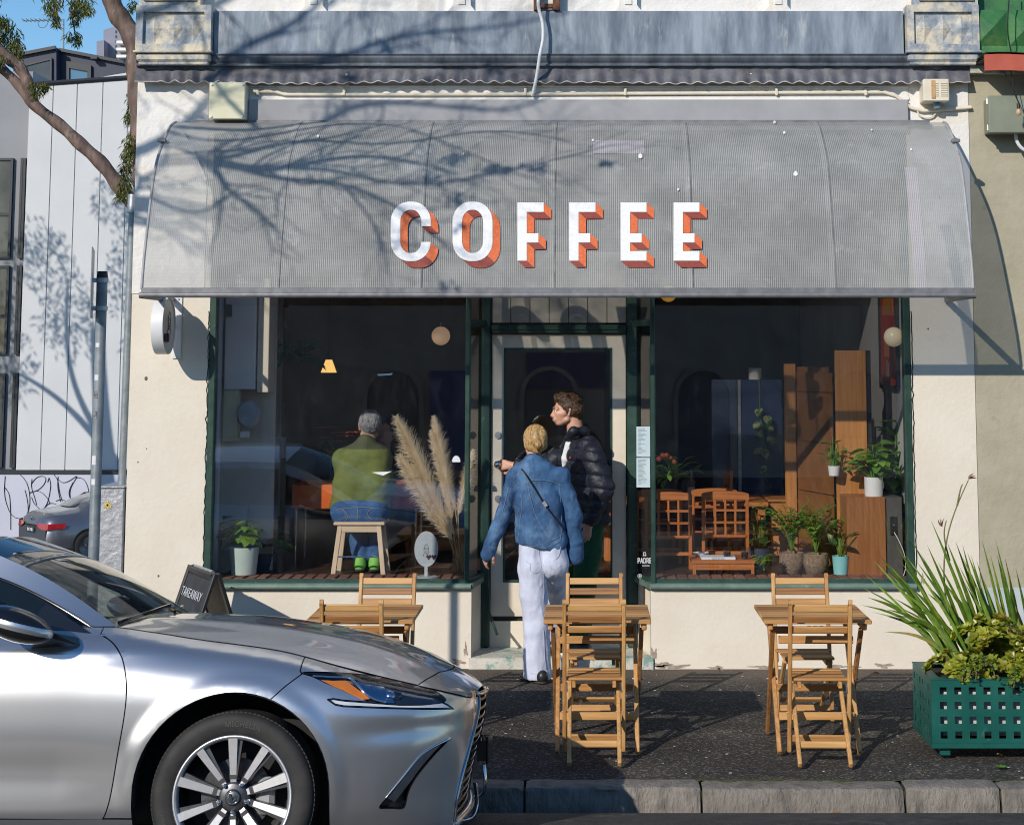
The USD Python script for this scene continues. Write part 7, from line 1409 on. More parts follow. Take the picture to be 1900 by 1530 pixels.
def tumbler(px, label):
    c = P(px, 1032, Yt + .03); t = thing('water_glass', label, 'glass', (c[0], Yt + .03, FLZ + z_ + .001)); obj('tumbler', lathe([(0, 0), (.026, 0), (.031, .085), (.0285, .085), (.0245, .006), (0, .006)], 24), glassv, t, True); obj('water', lathe([(0, .007), (.0243, .007), (.027, .05), (0, .05)], 20), pane('water_clear', (.90, .93, .93), .05) if 'water_clear' not in mats else mats['water_clear'], t, True)
tumbler(1349, 'water glass standing on the low table beside the book'); tumbler(1382, 'water glass at the right end of the low table')
c = P(1333, 1036, Yt); t = thing('book', 'white book lying on the low table', 'book', (c[0], Yt - .02, FLZ + z_)); obj('cover', bx(-.125, .125, -.0, .17, .001, .020, .003), papm, t); m = meshkit.text_mesh('RECIPES ON TOAST', .007, .0008); m.vertices[:, 0] -= m.vertices[:, 0].mean(); m.vertices = np.c_[m.vertices[:, 0], -m.vertices[:, 2] - .0005, m.vertices[:, 1] + .007]; m.invert(); obj('spine_lettering', m, blackp, t)
c = P(1300, 1024, Yt + .2); t = thing('white_bowl', 'small pale bowl at the left end of the low table', 'bowl', (c[0], Yt + .2, FLZ + z_ + .001)); obj('bowl', lathe([(0, 0), (.03, 0), (.065, .03), (.06, .03), (.028, .006), (0, .006)], 24), potw, t, True)
# far dining table and sauces, bouquet
t = thing('dining_table', 'dark dining table between the reddish chairs', 'table', (P(1290, 950, 1.55)[0], 1.55, FLZ)); obj('table_top', bx(-.75, .55, -.35, .35, .42, .455, .006), redwood[0], t)
for a_ in (-.7, .5): obj('leg', bx(a_ - .03, a_ + .03, -.3, .3, 0, .42, .004), redwood[2], t)
bq = P(1246, 905, 1.5); t = bush('bouquet', 'flower bouquet of green foliage with a red bloom on the dining table', (bq[0], 1.5, FLZ + .455), .20, 46, .11, .05, lg, 51, 'flowers', ll, (.05, .16, glassv))
for k in range(5): obj('bloom', ball((-.10 + .03 * k, -.06 + .02 * (k % 2), .32 + .03 * math.sin(k)), .022, 1), surf('bloom_red', (.5, .07, .03), (.6, .2, .05), 30, .6), t)
t = thing('bottle', 'slim bottle with a pale label on the dining table', 'bottle', (P(1283, 960, 1.45)[0], 1.45, FLZ + .456)); obj('bottle_body', lathe([(0, 0), (.028, 0), (.028, .13), (.012, .17), (.012, .23), (0, .23)], 20), surf('bottle_glass', (.10, .07, .05), None, 5, .1), t, True); obj('label', lathe([(.0285, .03), (.0285, .10)], 20), surf('label_tan', (.5, .38, .28), None, 5, .7), t)
# blue fridge with a trailing plant, wooden shelf unit, side panel, low cabinet
Yf = 3.0; x0, x1 = P(1372, 850, Yf)[0], P(1453, 850, Yf)[0]; t = thing('blue_fridge', 'tall dark blue drinks fridge with a bright metal edge', 'fridge', (x0, Yf, FLZ)); h_ = P(1410, 704, Yf)[2] - FLZ; nv = surf('navy_enamel', (.018, .035, .105), (.024, .045, .125), 3, .4)
obj('cabinet', bx(0, x1 - x0, 0, .6, .0, h_, .008), nv, t); obj('metal_edge', bx(-.012, .018, -.012, .0, .0, h_, .003), steel, t); obj('glass_side', bx(-.24, -.014, .0, .02, .0, h_, .003), surf('fridge_side_glass', (.05, .07, .12), None, 4, .1), t)
for k in range(9): obj('grille_slat', bx(.02, x1 - x0 - .02, -.012, -.001, .05 + k * .045, .075 + k * .045, .002), nv, t)
pz_ = FLZ + h_; t = thing('trailing_pothos', 'pothos in a white pot trailing down the front of the blue fridge', 'potted plant', (P(1402, 700, Yf)[0], Yf + .06, pz_)); obj('pot', lathe([(0, 0), (.055, 0), (.058, .10), (.052, .10), (.05, .08), (0, .08)], 26), potw, t, 35)
vp = [np.array([0, -.0, .09]), np.array([.02, -.07, .06]), np.array([.03, -.10, -.2])] + [P(a_, b_, Yf - .06) - np.array([P(1402, 700, Yf)[0], Yf + .06, pz_]) for a_, b_ in ((1412, 780), (1420, 830), (1421, 880), (1430, 905))]; obj('vine', tube(spline(vp, 30), .0035, 5), lg, t)
for k, (a_, b_) in enumerate(((1410, 755), (1421, 770), (1406, 780), (1424, 786), (1412, 797), (1427, 808), (1408, 828), (1416, 832), (1418, 862))):
    p_ = P(a_, b_, Yf - .08) - np.array([P(1402, 700, Yf)[0], Yf + .06, pz_]); m = leaf_mesh(.10, .085, .3, .12, 7); obj('leaf', place(m, p_, -1.57 + (.5 if k % 2 else -.5), -.9, .2), lv, t, True)
Ysh = .62; t = thing('shelf_unit', 'tall brown wooden shelf unit with a bright end panel near the right wall', 'shelves', (P(1550, 800, Ysh)[0], Ysh, FLZ)); ox = P(1550, 800, Ysh)[0]; hh = P(1580, 650, Ysh)[2] - FLZ; xe = P(1608, 800, Ysh)[0] - ox
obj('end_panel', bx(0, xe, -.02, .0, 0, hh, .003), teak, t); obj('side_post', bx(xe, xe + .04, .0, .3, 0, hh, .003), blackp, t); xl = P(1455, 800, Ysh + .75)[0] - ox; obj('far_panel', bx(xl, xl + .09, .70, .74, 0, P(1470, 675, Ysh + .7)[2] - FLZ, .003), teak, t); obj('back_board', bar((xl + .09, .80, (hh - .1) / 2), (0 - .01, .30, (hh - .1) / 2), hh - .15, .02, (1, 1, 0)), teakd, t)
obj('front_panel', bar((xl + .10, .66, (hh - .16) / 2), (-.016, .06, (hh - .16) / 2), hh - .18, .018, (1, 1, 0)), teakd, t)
for k, z in enumerate((.55, .93, 1.31)): obj('panel_joint', bar((xl + .10, .648, z), (-.018, .05, z), .006, .012, (1, 1, 0)), blackp, t)
Yl = 1.35; t = thing('low_cabinet', 'low reddish cabinet under the shelf unit behind the ferns', 'cabinet', (P(1430, 1000, Yl)[0], Yl, FLZ)); w = P(1570, 1000, Yl)[0] - P(1430, 1000, Yl)[0]; zc_ = P(1480, 926, Yl)[2] - FLZ; obj('cabinet_body', bx(0, w, 0, .5, 0, zc_ - .02, .004), teakx, t); obj('cabinet_top', bx(-.02, w + .01, -.02, .5, zc_ - .0199, zc_, .004), teakx, t)
for k in range(3): obj('door_panel', bx(.02 + k * w / 3, w / 3 * (k + 1) - .01, -.012, -.001, .03, zc_ - .05, .003), teak, t)
potted('cabinet_plant', 'leafy plant in a small cream pot on the low cabinet', (P(1484, 920, Yl + .2)[0], Yl + .2, FLZ + zc_), .075, .11, potw, 26, .10, .055, ld, .6, .08, 61, .20, lg); potted('grey_pot_plant', 'variegated plant in a grey pot at the right of the low cabinet', (P(1533, 935, Yl + .03)[0], Yl + .06, FLZ + zc_ - .001), .10, .165, greyp, 40, .075, .045, lv, .4, .12, 62, .22, lg)
potted('shelf_plant', 'trailing green plant in a white pot on the shelf beside the end panel', (P(1545, 880, Ysh - .05)[0], Ysh - .12, P(1545, 880, Ysh)[2]), .045, .07, potw, 20, .08, .035, lg, .5, .09, 63, .16)
# speaker cabinet with plant on top
Ys = .26; x0, x1, x2 = P(1572, 1000, Ys)[0], P(1644, 1000, Ys)[0], P(1676, 1000, Ys)[0]; zs = P(1610, 922, Ys)[2] - FLZ; t = thing('speaker_cabinet', 'wooden speaker cabinet with a grey side in the right window', 'speaker', (x0, Ys, FLZ))
obj('wood_panel', bx(0, x1 - x0, 0, .34, 0, zs, .004), wood('speaker_veneer', (.27, .10, .035), (.36, .15, .055), 'z', .35), t); obj('grey_side', bx(x1 - x0 + .0005, x2 - x0, .02, .34, 0, zs - .002, .004), surf('speaker_grey', (.065, .062, .055), (.085, .08, .07), 9, .6), t); obj('terminal_plate', bx(x1 - x0 + .035, x1 - x0 + .085, .010, .0195, zs - .27, zs - .14, .002), blackp, t); obj('knob', ball((x1 - x0 + .06, .006, zs - .20), .009, 2), chrome, t); obj('cable', tube(spline([(x1 - x0 + .06, .0, zs - .25), (x1 - x0 + .10, -.02, zs - .33), (x1 - x0 + .14, .0, .1), (x1 - x0 + .12, .0, .01)], 16), .003, 5), potw, t)
pr = (P(1638, 900, Ys + .1)[0] - P(1603, 900, Ys + .1)[0]) / 2; potted('speaker_top_plant', 'bright green plant in a white pot on top of the wooden speaker', ((P(1621, 900, Ys + .12)[0]), Ys + .12, FLZ + zs), pr, .135, potw, 46, .15, .095, lg, .55, .10, 71, .17, ll, .9, taper=.95)
potted('window_corner_plant', 'tall green plant behind the speaker at the right window edge', (P(1668, 1000, Ys + .62)[0], Ys + .52, FLZ), .09, .2, surf('black_pot', (.02, .02, .02), None, 5, .5), 60, .17, .12, lg, .5, .12, 72, .75)
# ferns, rubber plant, zz plant
def frond_plant(name, label, base, n, L, seed, m=ll, m2=lg, basket=True):
    r = np.random.default_rng(seed); t = thing(name, label, 'potted plant', base)
    if basket: obj('basket', lathe([(0, 0), (.07, 0), (.095, .08), (.09, .15), (.08, .15), (.075, .13), (0, .13)], 28), surf('wicker', (.16, .10, .06), (.32, .23, .15), 60, .9, bump=1, bscale=70), t, True)
    for i in range(n):
        az = i * 2.4 + r.uniform(-.4, .4); lean = r.uniform(.15, .85); H = L * r.uniform(.7, 1.1); q_ = spline([(0, 0, .15), (math.cos(az) * H * lean * .3, math.sin(az) * H * lean * .3, .15 + H * .55), (math.cos(az) * H * lean, math.sin(az) * H * lean, .15 + H * .85)], 14); obj('stem', tube(q_, np.linspace(.004, .0018, 14), 5), lg, t); lf = []
        for k in range(4, 14):
            for s in (-1, 1):
                w_ = .055 * (1 - abs(k - 8) / 9) * r.uniform(.85, 1.15); lf.append(place(leaf_mesh(w_ * 1.25, w_ * .62, .4, .15, 5), q_[k], az + s * 1.1 + r.uniform(-.2, .2), r.uniform(-.1, .5)))
        obj('frond', lf, m2 if i % 3 == 0 else m, t, True)
    return t
frond_plant('fern', 'bright green fern like plant in a wicker basket beside the low cabinet', (P(1470, 1060, .5)[0], .52, FLZ), 20, .42, 81); frond_plant('fern', 'second bright green leafy plant left of the aqua pot', (P(1515, 1060, .42)[0], .44, FLZ), 16, .36, 82); frond_plant('fern', 'small bright green plant at the left foot of the ferns', (P(1418, 1072, .25)[0], .25, ZB - .12), 6, .14, 83, basket=False)
pr = (P(1576, 1030, .28)[0] - P(1545, 1030, .28)[0]) / 2; t = potted('rubber_plant', 'variegated rubber plant in an aqua pot in front of the speaker', (P(1560, 1073, .28)[0], .28, ZB), pr, P(1560, 1031, .28)[2] - ZB, aqua, 10, .125, .065, lv, 1.0, .045, 91, .17, None, .25)
potted('fridge_foot_plant', 'dark leaved plant on the floor in front of the blue fridge', (P(1412, 1040, .9)[0], .95, FLZ), .10, .14, mats['dark_pot'], 24, .14, .07, ld, .5, .12, 92, .22)
# framed poster on the right wall
xw = WR[1] + .029; Yp = [0, 0]
def at_x(px, py):
    d = ray(px, py); return np.array([0, -CD, CH]) + d * xw / d[0]
a_, b_ = at_x(1671, 723), at_x(1637, 640); ya, yb = a_[1], b_[1]; z0_, z1_ = at_x(1660, 722)[2], at_x(1660, 540)[2]
t = thing('framed_poster', 'black framed red and orange poster on the right inner wall', 'poster', (xw, (ya + yb) / 2, z0_)); hy, hz2 = abs(yb - ya) / 2, z1_ - z0_
obj('frame', prism(sbox(-hy, 0, hy, hz2).difference(sbox(-hy + .03, .03, hy - .03, hz2 - .03)), -.03, -.002, 'x'), blackp, t); obj('print', bx(-.015, -.008, -hy + .03, hy - .03, .03, hz2 - .03), surf('poster_red', (.42, .03, .015), (.55, .06, .02), 3, .3), t)
for k, (u0, u1, v0, v1, cc) in enumerate(((-.6, .7, .75, .95, (.62, .22, .03)), (-.2, .55, .32, .55, (.70, .25, .12)), (.1, .4, .08, .30, (.35, .30, .28)), (-.7, -.1, .1, .5, (.10, .03, .02)))): obj('print_shape', prism(Polygon([(hy * u0, hz2 * v0), (hy * u1, hz2 * (v0 + .02)), (hy * u1 * .8, hz2 * v1), (hy * u0 * .9, hz2 * (v1 - .03))]), -.0165 - k * .0004, -.0151, 'x'), surf('poster_tone_%s' % 'abcd'[k], cc, None, 5, .3), t)
# ------------------------------------------------------------------ behind the left corner
BY = 31.5; bp = lambda px, py, Y=BY: P(px, py, Y)
wpan = surf('pale_wall_panel', (.53, .545, .56), (.58, .595, .61), .6, .7); wbase = surf('pale_lilac_base', (.46, .48, .57), (.52, .54, .63), .7, .75); dkf = surf('dark_window_frame', (.02, .024, .03), None, 5, .4); wing = surf('window_glass_dark', (.05, .06, .07), (.12, .12, .10), .5, .08); navyb = surf('navy_cladding', (.010, .017, .042), (.015, .023, .052), .7, .5); lilac = surf('lilac_tower', (.20, .21, .28), (.24, .25, .32), .4, .7)
greyb = surf('grey_facade', (.22, .23, .25), (.26, .27, .29), .6, .7); curt = surf('pale_curtain', (.42, .44, .34), (.55, .56, .46), 3, .9, stretch=(3, 3, .1))
xl, xr = bp(43, 500)[0], bp(300, 500)[0]; zb_w = bp(150, 871)[2]
wb = thing('white_panel_building', 'large pale panelled building behind the cafe corner with graffiti along its base', 'building', (0, BY, 0))
top = lambda x: np.interp(x, [bp(90, 160)[0], bp(245, 134)[0]], [bp(90, 160)[2], bp(245, 134)[2]])
e_ = [xl] + [bp(a, 500)[0] for a in (88, 133, 181, 229, 276)] + [xr + 1.5]
for i in range(len(e_) - 1):
    a, c = e_[i] + .012, e_[i + 1] - .012; obj('wall_panel', prism([(a, zb_w), (c, zb_w), (c, top(c)), (a, top(a))], -.03, 0), wpan, wb)
obj('wall_backing', prism([(xl, zb_w + .02), (xr + 1.5, zb_w + .02), (xr + 1.5, top(xr + 1.5) - .02), (xl, top(xl) - .02)], .001, 9), surf('panel_joint', (.5, .51, .52), None, 3, .8), wb)
obj('parapet_flashing', [tube([(xl, -.02, top(xl) + .03), (xr + 1.5, -.02, top(xr + 1.5) + .03)], .07, 6)], dkf, wb)
obj('base_wall', bx(bp(-60, 900)[0], xr + 1.5, -.20, .0, -3.4, zb_w - .10), wbase, wb); obj('base_ledge', bx(bp(-60, 900)[0], xr + 1.5, -.22, .0, zb_w - .10, zb_w - .002), dkf, wb)
gx0, gx1 = bp(-60, 500)[0], xl - .01
obj('grey_wing', bx(gx0 - 6, gx1, .25, 9, zb_w, bp(20, 130)[2]), greyb, wb)
for py0, py1 in ((292, 478), (492, 657), (692, 868)):
    for a, c, cw in ((-40, 17, 1), (31, 40.5, 0)):
        x0, x1, z0, z1 = bp(a, 400)[0], bp(c, 400)[0], bp(0, py1)[2], bp(0, py0)[2]; f = obj('window', prism(sbox(x0, z0, x1, z1).difference(sbox(x0 + .06, z0 + .06, x1 - .06, z1 - .06)), .15, .24), dkf, wb); obj('pane', bx(x0 + .06, x1 - .06, .20, .22, z0 + .06, z1 - .06), wing, f); obj('transom', bx(x0 + .05, x1 - .05, .16, .2, (z0 + z1) / 2 - .2, (z0 + z1) / 2 - .12), dkf, f)
        if cw and py0 > 400: obj('curtain', bx(x0 + .5, x1 - .25, .18, .199, z0 + .1, z1 - .1), curt, f)
# graffiti scrawl
gs = lambda pts: [(a / 6.954, 860 + c / 6.954) for a, c in pts]
G_ = [[(65, 160), (55, 300), (60, 420), (90, 540), (150, 660), (230, 705), (320, 680), (375, 560), (380, 400), (340, 240), (260, 140), (170, 90), (60, 95), (0, 120)], [(70, 320), (110, 380), (130, 520), (135, 700), (135, 850)], [(50, 330), (65, 310), (80, 330)], [(320, 340), (345, 440), (360, 560), (362, 680)], [(375, 380), (470, 350), (560, 390), (630, 480), (640, 520)],
      [(410, 195), (405, 300), (440, 420), (470, 530)], [(405, 430), (440, 510), (520, 590)], [(410, 250), (470, 180), (550, 160), (588, 190), (560, 270), (480, 340), (380, 370)], [(630, 180), (612, 240)], [(632, 180), (650, 260), (635, 400), (600, 520), (560, 580)], [(685, 130), (740, 210), (760, 330), (800, 480)], [(748, 165), (742, 280), (760, 400), (780, 490)], [(750, 200), (800, 240), (900, 215), (990, 160), (930, 270), (900, 380), (910, 470)], [(990, 180), (1060, 190), (1120, 270), (1150, 400)], [(900, 440), (890, 360), (940, 240)], [(580, 560), (640, 510), (720, 520)], [(720, 480), (790, 460), (850, 480)]]
tag(obj('graffiti', [tube([np.array(P(a, c, BY - .215)) for a, c in (spline(gs(q_), 26) if len(q_) > 2 else gs(q_))], .012, 5, flat=.5) for q_ in G_], surf('black_spray', (.03, .03, .035), None, 5, .8)), 'black looping spray painted tag along the pale base wall', 'graffiti')
# navy rooftop storey, tower, aerial, crane
NYY = 34.0; n_ = thing('navy_rooftop', 'dark navy rooftop storey with a glazed corner above the pale panelled building', 'building', (0, NYY, 0)); q = lambda px, py: XZ(px, py, NYY)
obj('front_wall', prism([q(24, 320), q(24, 104), q(104, 88), q(104, 320)], .02, 6), navyb, n_); obj('side_wall', prism([q(104.3, 320), q(104.3, 88), q(222, 112), q(243, 140), q(243, 320)], .4, 6), navyb, n_); obj('roof_edge', [prism([q(22, 108), q(22, 102), q(104, 86), q(104, 92)], -.1, .02), prism([q(104, 92), q(104, 86), q(223, 109), q(224, 115)], .25, .39)], dkf, n_)
f = obj('window', prism(Polygon([q(49, 165), q(49, 122), q(95, 110), q(95, 165)]), -.02, .01), wing, n_); obj('frame', prism(Polygon([q(47, 167), q(47, 120), q(97, 108), q(97, 167)]).difference(Polygon([q(50, 165), q(50, 123), q(94, 112), q(94, 165)])), -.06, .015), dkf, f)
f = obj('window', prism(Polygon([q(121, 160), q(121, 122), q(157, 128), q(157, 155)]), .36, .395), surf('blue_pane', (.10, .20, .30), None, 5, .08), n_); obj('frame', prism(Polygon([q(117, 164), q(117, 110), q(163, 118), q(163, 160)]).difference(Polygon([q(122, 160), q(122, 123), q(156, 129), q(156, 155)])), .30, .394), dkf, f)
obj('roof_light', bx(*(P(a, 104, NYY)[0] for a in (166, 178)), .1, .3, P(170, 108, NYY)[2], P(170, 104, NYY)[2]), dkf, n_)
TY = 150.; tw = thing('lilac_tower', 'distant lilac grey apartment tower beside the gum tree trunk', 'building', (0, TY, 0)); q = lambda px, py: XZ(px, py, TY)
obj('tower_block', prism([q(192, 400), q(192, 56), q(211, 50), q(262, 52), q(262, 400)], 0, 14), lilac, tw); obj('tower_wing', prism([q(187.5, 400), q(187.5, 82), q(201, 80), q(201, 400)], -1.5, -.01), lilac, tw)
for k, py in enumerate((80, 93, 106)): a_, c_ = q(222, py + 5), q(262, py); obj('balcony', bx(a_[0], c_[0], -1.2, -.01, a_[1], c_[1]), potw, tw)
for k in range(9): a_, c_ = q(214 + 0, 62 + k * 9), q(217, 57 + k * 9); obj('window', bx(a_[0], c_[0], -.05, -.01, a_[1], c_[1]), wing, tw)
AYY = 34.5; q = lambda px, py: P(px, py, AYY); at_ = thing('tv_aerial', 'thin television aerial on a mast against the blue sky', 'aerial', q(118, 90)); o = q(118, 90)
obj('mast', cyl((0, 0, -.1), q(118, 36) - o, .022, .022, 6), galv, at_); obj('boom', cyl(q(42, 39) - o, q(119, 37) - o, .018, .018, 6), galv, at_); obj('dipole', cat([cyl(q(a, 38) - o + [0, -.25, 0], q(a, 38) - o + [0, .25, .0], .010, .010, 5) for a in range(45, 117, 8)]), galv, at_); obj('feed_loop', tube(spline([q(70, 39) - o, q(74, 51) - o, q(84, 50) - o, q(90, 39) - o], 12), .008, 5), dkf, at_)
CY_ = 120.; q = lambda px, py: P(px, py, CY_); cr = thing('crane_jib', 'pale lattice crane jib at the left edge behind the gum tree', 'crane', q(0, 200)); o = q(0, 200); A0, A1, B0, B1 = q(-40, 205) - o, q(22, 163) - o, q(-40, 224) - o, q(22, 180) - o; cw = surf('crane_white', (.62, .64, .70), (.7, .72, .76), 5, .5)
tb_ = [cyl(A0, A1, .12, .12, 5), cyl(B0, B1, .12, .12, 5)] + [cyl(A0 + (A1 - A0) * t_, B0 + (B1 - B0) * (t_ + (.04 if k % 2 else -.04)), .07, .07, 4) for k, t_ in enumerate(np.linspace(.02, .98, 24))]; obj('lattice', tb_, cw, cr); obj('counter_tower', bx(-9, -7.5, 2, 3.5, -40, 2), cw, cr)
# gum trees on the side street
bark = surf('gum_bark', (.075, .05, .042), (.20, .13, .105), 2.2, .75, bump=.7, bscale=5, bdist=.03, stretch=(2.5, 2.5, .8), c3=(.30, .22, .17), s3=1.6, lo3=.58, hi3=.72); gl_ = leafmat('gum_leaf', (.055, .075, .012), (.14, .145, .028), .3, .4, c3=(.24, .15, .035), s3=2.5, lo3=.56, hi3=.68)
def leaf_cloud(clumps, rs, L=.15, W=.026, hang=.9):
    V, F, n = [], [], 0
    for c, rad, cnt in clumps:
        rad = np.broadcast_to(np.asarray(rad, float), (3,))
        for _ in range(cnt):
            d = rs.normal(0, 1, 3); d /= np.linalg.norm(d); p = np.asarray(c) + d * rad * rs.uniform(0, 1) ** .45; l = L * rs.uniform(.6, 1.3); az = rs.uniform(0, 6.28); dr_ = np.array([math.cos(az) * .45, math.sin(az) * .45, -hang * rs.uniform(.3, 1.2)]); dr_ /= np.linalg.norm(dr_); sd = np.cross(dr_, [math.sin(az * 3), math.cos(az * 3), .3]); sd /= np.linalg.norm(sd) + 1e-9; bnd = np.cross(sd, dr_) * l * .12
            V += [p, p + dr_ * l * .45 - sd * W * .5 + bnd, p + dr_ * l * .45 + sd * W * .5 + bnd, p + dr_ * l]; F += [(n, n + 1, n + 2), (n + 1, n + 3, n + 2)]; n += 4
    return trimesh.Trimesh(np.array(V), np.array(F), process=False)
GY = 22.; q = lambda px, py, dy=0: P(px, py, GY + dy); r = np.random.default_rng(77); gbase = np.array([P(330, 700, GY)[0], GY, float(gz(-8, GY))])
gt = thing('gum_tree', 'leaning gum tree with smooth mottled branches and drooping leaves at the upper left', 'tree', gbase); k_ = lambda pts, r0, r1, n=26: tube(spline([np.array(p_) - gbase for p_ in pts], n), np.linspace(r0, r1, n) * (1 + .08 * np.sin(np.arange(n) * 1.3)), 12)
obj('trunk', k_([gbase + [0, 0, -.3], gbase + [.1, 0, 2], q(300, 520), q(275, 420)], .42, .24), bark, gt, True)
obj('limb', k_([q(285, 460), q(262, 400), q(222, 347), q(190, 305), (q(150, 268)), q(112, 233), q(62, 193), q(40, 165), q(15, 138), q(-30, 100)], .165, .085, 44), bark, gt, True)
obj('limb', k_([q(62, 192), q(50, 150), q(38, 128), q(20, 112), q(-12, 88), q(-60, 60)], .115, .12, 30), bark, gt, True)
obj('limb', k_([q(280, 440), q(268, 300), q(261, 200), q(254, 130), q(250, 80), q(228, 40), q(212, 15), q(200, -40), q(190, -110)], .26, .17, 44), bark, gt, True)
tw_ = []
def twg(*p): tw_.append(k_([q(*x) for x in p], .022, .008, 10))
twg((130, 20, .3), (136, 45, .4), (142, 78, .4)); twg((100, -20), (104, 20), (112, 38)); twg((62, 192), (72, 165), (85, 155)); twg((262, 200), (245, 235), (236, 330)); twg((15, 138), (5, 110), (-5, 60)); obj('twig', tw_, bark, gt, True)
cl = [(q(a, b_, r.uniform(-.6, .6)) - gbase, np.array([rx, .35, rz]) * .0107, int(n * 1.7)) for a, b_, rx, rz, n in ((8, 65, 34, 36, 300), (30, 90, 18, 24, 150), (-10, 110, 22, 18, 120), (2, 40, 20, 16, 90), (98, 10, 18, 20, 110), (104, 34, 8, 16, 50), (142, 22, 14, 28, 120), (160, 16, 16, 14, 70), (150, 5, 24, 12, 90), (142, 70, 10, 14, 46), (128, 66, 5, 10, 18), (80, 160, 13, 12, 70), (66, 172, 12, 8, 40), (62, 155, 8, 8, 24), (245, 190, 9, 12, 40), (246, 175, 14, 22, 60), (240, 215, 10, 20, 60), (240, 275, 14, 34, 130), (236, 310, 14, 34, 150), (230, 345, 14, 24, 100), (224, 362, 8, 12, 26), (248, 8, 10, 14, 40), (120, -40, 90, 50, 500), (230, -60, 60, 50, 300), (-50, 10, 60, 60, 300), (330, 120, 60, 80, 400))]
obj('crown', leaf_cloud(cl, r), gl_, gt)
# another gum tree to the left of the picture, whose shade falls on the pale wall
tb0 = np.array([-15.9, 24.2, float(gz(-16, 24.2))]); t2 = thing('gum_tree', 'leafy gum tree left of the picture that shades the pale panelled wall', 'tree', tb0); f_ = lambda pts, r0, r1: tube(spline(np.array(pts, float), 22), np.linspace(r0, r1, 22), 10)
obj('trunk', f_([(0, 0, -.3), (.3, 0, 3), (-.1, .2, 5.5), (-.6, 0, 9)], .30, .16), bark, t2, True)
for p_ in ([(.1, 0, 4.6), (1.1, .3, 6.6), (2.6, .2, 8.0)], [(-.2, .1, 6), (-1.6, 0, 7.4), (-3.0, 0, 8.2)], [(.2, 0, 5.5), (-.9, .4, 7.5), (-1.2, .3, 10)]): obj('limb', f_(p_, .10, .03), bark, t2, True)
obj('crown', leaf_cloud([((x, r.uniform(-.6, .6), z), (rx, .7, rz), n) for x, z, rx, rz, n in ((.6, 10.2, .9, 1.3, 700), (1.4, 11.8, 1.1, 1.1, 700), (.2, 12.6, 1.4, 1.0, 700), (2.3, 9.0, .6, .9, 300), (-1.4, 9.6, .8, 1.2, 420), (-2.6, 8.0, .8, 1.0, 360), (-3.1, 9.4, .7, .9, 260), (1.0, 8.2, .55, 1.3, 380), (.9, 6.3, .4, 1.0, 160), (-2.4, 11.2, 1.0, .9, 360))], r, .22, .05), gl_, t2)
# bare street tree beside the cafe, left of the picture: its branches shade the awning
barkd = surf('grey_street_bark', (.10, .085, .07), (.17, .15, .13), 9, .85); bt0 = np.array([-7.7, -2.75, -.05]); bt = thing('bare_street_tree', 'leafless street tree left of the picture casting branch shadows on the awning', 'tree', bt0); r = np.random.default_rng(12)
obj('trunk', f_([(0, 0, -.1), (.05, 0, 1.6), (.1, -.1, 3.0), (.35, -.25, 4.3)], .19, .12), barkd, bt, True)
def unshade(px, py, t, on='wall'):
    "the place t metres sunwards of what a pixel shows on the awning or the wall"
    p = on_awning(px, py) if on == 'awn' else P(px, py, -.05 if on == 'wall' else -.15); return np.asarray(p) + SUN * t
brs = []
def limb(pts, r0, r1, n=24): m = tube(spline(np.array(pts) - bt0, n), np.linspace(r0, r1, n), 8); brs.append((spline(np.array(pts), n), r0, r1)); obj('limb', m, barkd, bt, True)
fk = bt0 + [.35, -.25, 4.3]; T = 4.6
ps = [fk, fk + [.9, -.5, .8], unshade(262, 372, T), unshade(300, 300, T, 'awn'), unshade(380, 300, T, 'awn'), unshade(470, 312, T, 'awn'), unshade(560, 305, T, 'awn'), unshade(700, 292, T, 'awn'), unshade(850, 322, T + .2, 'awn')]; limb(ps, .085, .008, 40)
limb([unshade(380, 300, T, 'awn'), unshade(450, 285, T, 'awn'), unshade(560, 262, T + .1, 'awn'), unshade(700, 268, T + .2, 'awn'), unshade(900, 245, T + .3, 'awn'), unshade(1060, 262, T + .3, 'awn')], .024, .006); limb([unshade(420, 305, T, 'awn'), unshade(520, 330, T, 'awn'), unshade(640, 345, T, 'awn'), unshade(760, 400, T, 'awn'), unshade(840, 470, T, 'awn')], .022, .006); limb([unshade(500, 310, T, 'awn'), unshade(620, 318, T, 'awn'), unshade(720, 338, T, 'awn'), unshade(880, 330, T, 'awn'), unshade(1010, 300, T, 'awn'), unshade(1140, 270, T, 'awn')], .018, .005)
limb([fk, fk + [.8, -.6, 1.2], unshade(300, 250, T + .5), unshade(420, 90, T + .5, 'c'), unshade(520, 40, T + .6, 'c'), unshade(640, -40, T + .6)], .055, .015); limb([unshade(300, 250, T + .5), unshade(480, 240, T + .4, 'awn'), unshade(640, 205, T + .4), unshade(800, 195, T + .4), unshade(960, 200, T + .4), unshade(1060, 150, T + .4)], .03, .006); limb([unshade(420, 90, T + .5, 'c'), unshade(560, 110, T + .5, 'c'), unshade(720, 60, T + .5, 'c'), unshade(900, 40, T + .5, 'c'), unshade(1050, 10, T + .5, 'c')], .030, .006)
limb([fk, fk + [.5, -.4, 1.6], unshade(250, 60, T + .6), unshade(380, 10, T + .6), unshade(520, -60, T + .6)], .06, .02); limb([fk + [.9, -.5, .8], unshade(300, 420, T), unshade(360, 395, T, 'awn'), unshade(440, 350, T, 'awn')], .02, .006)
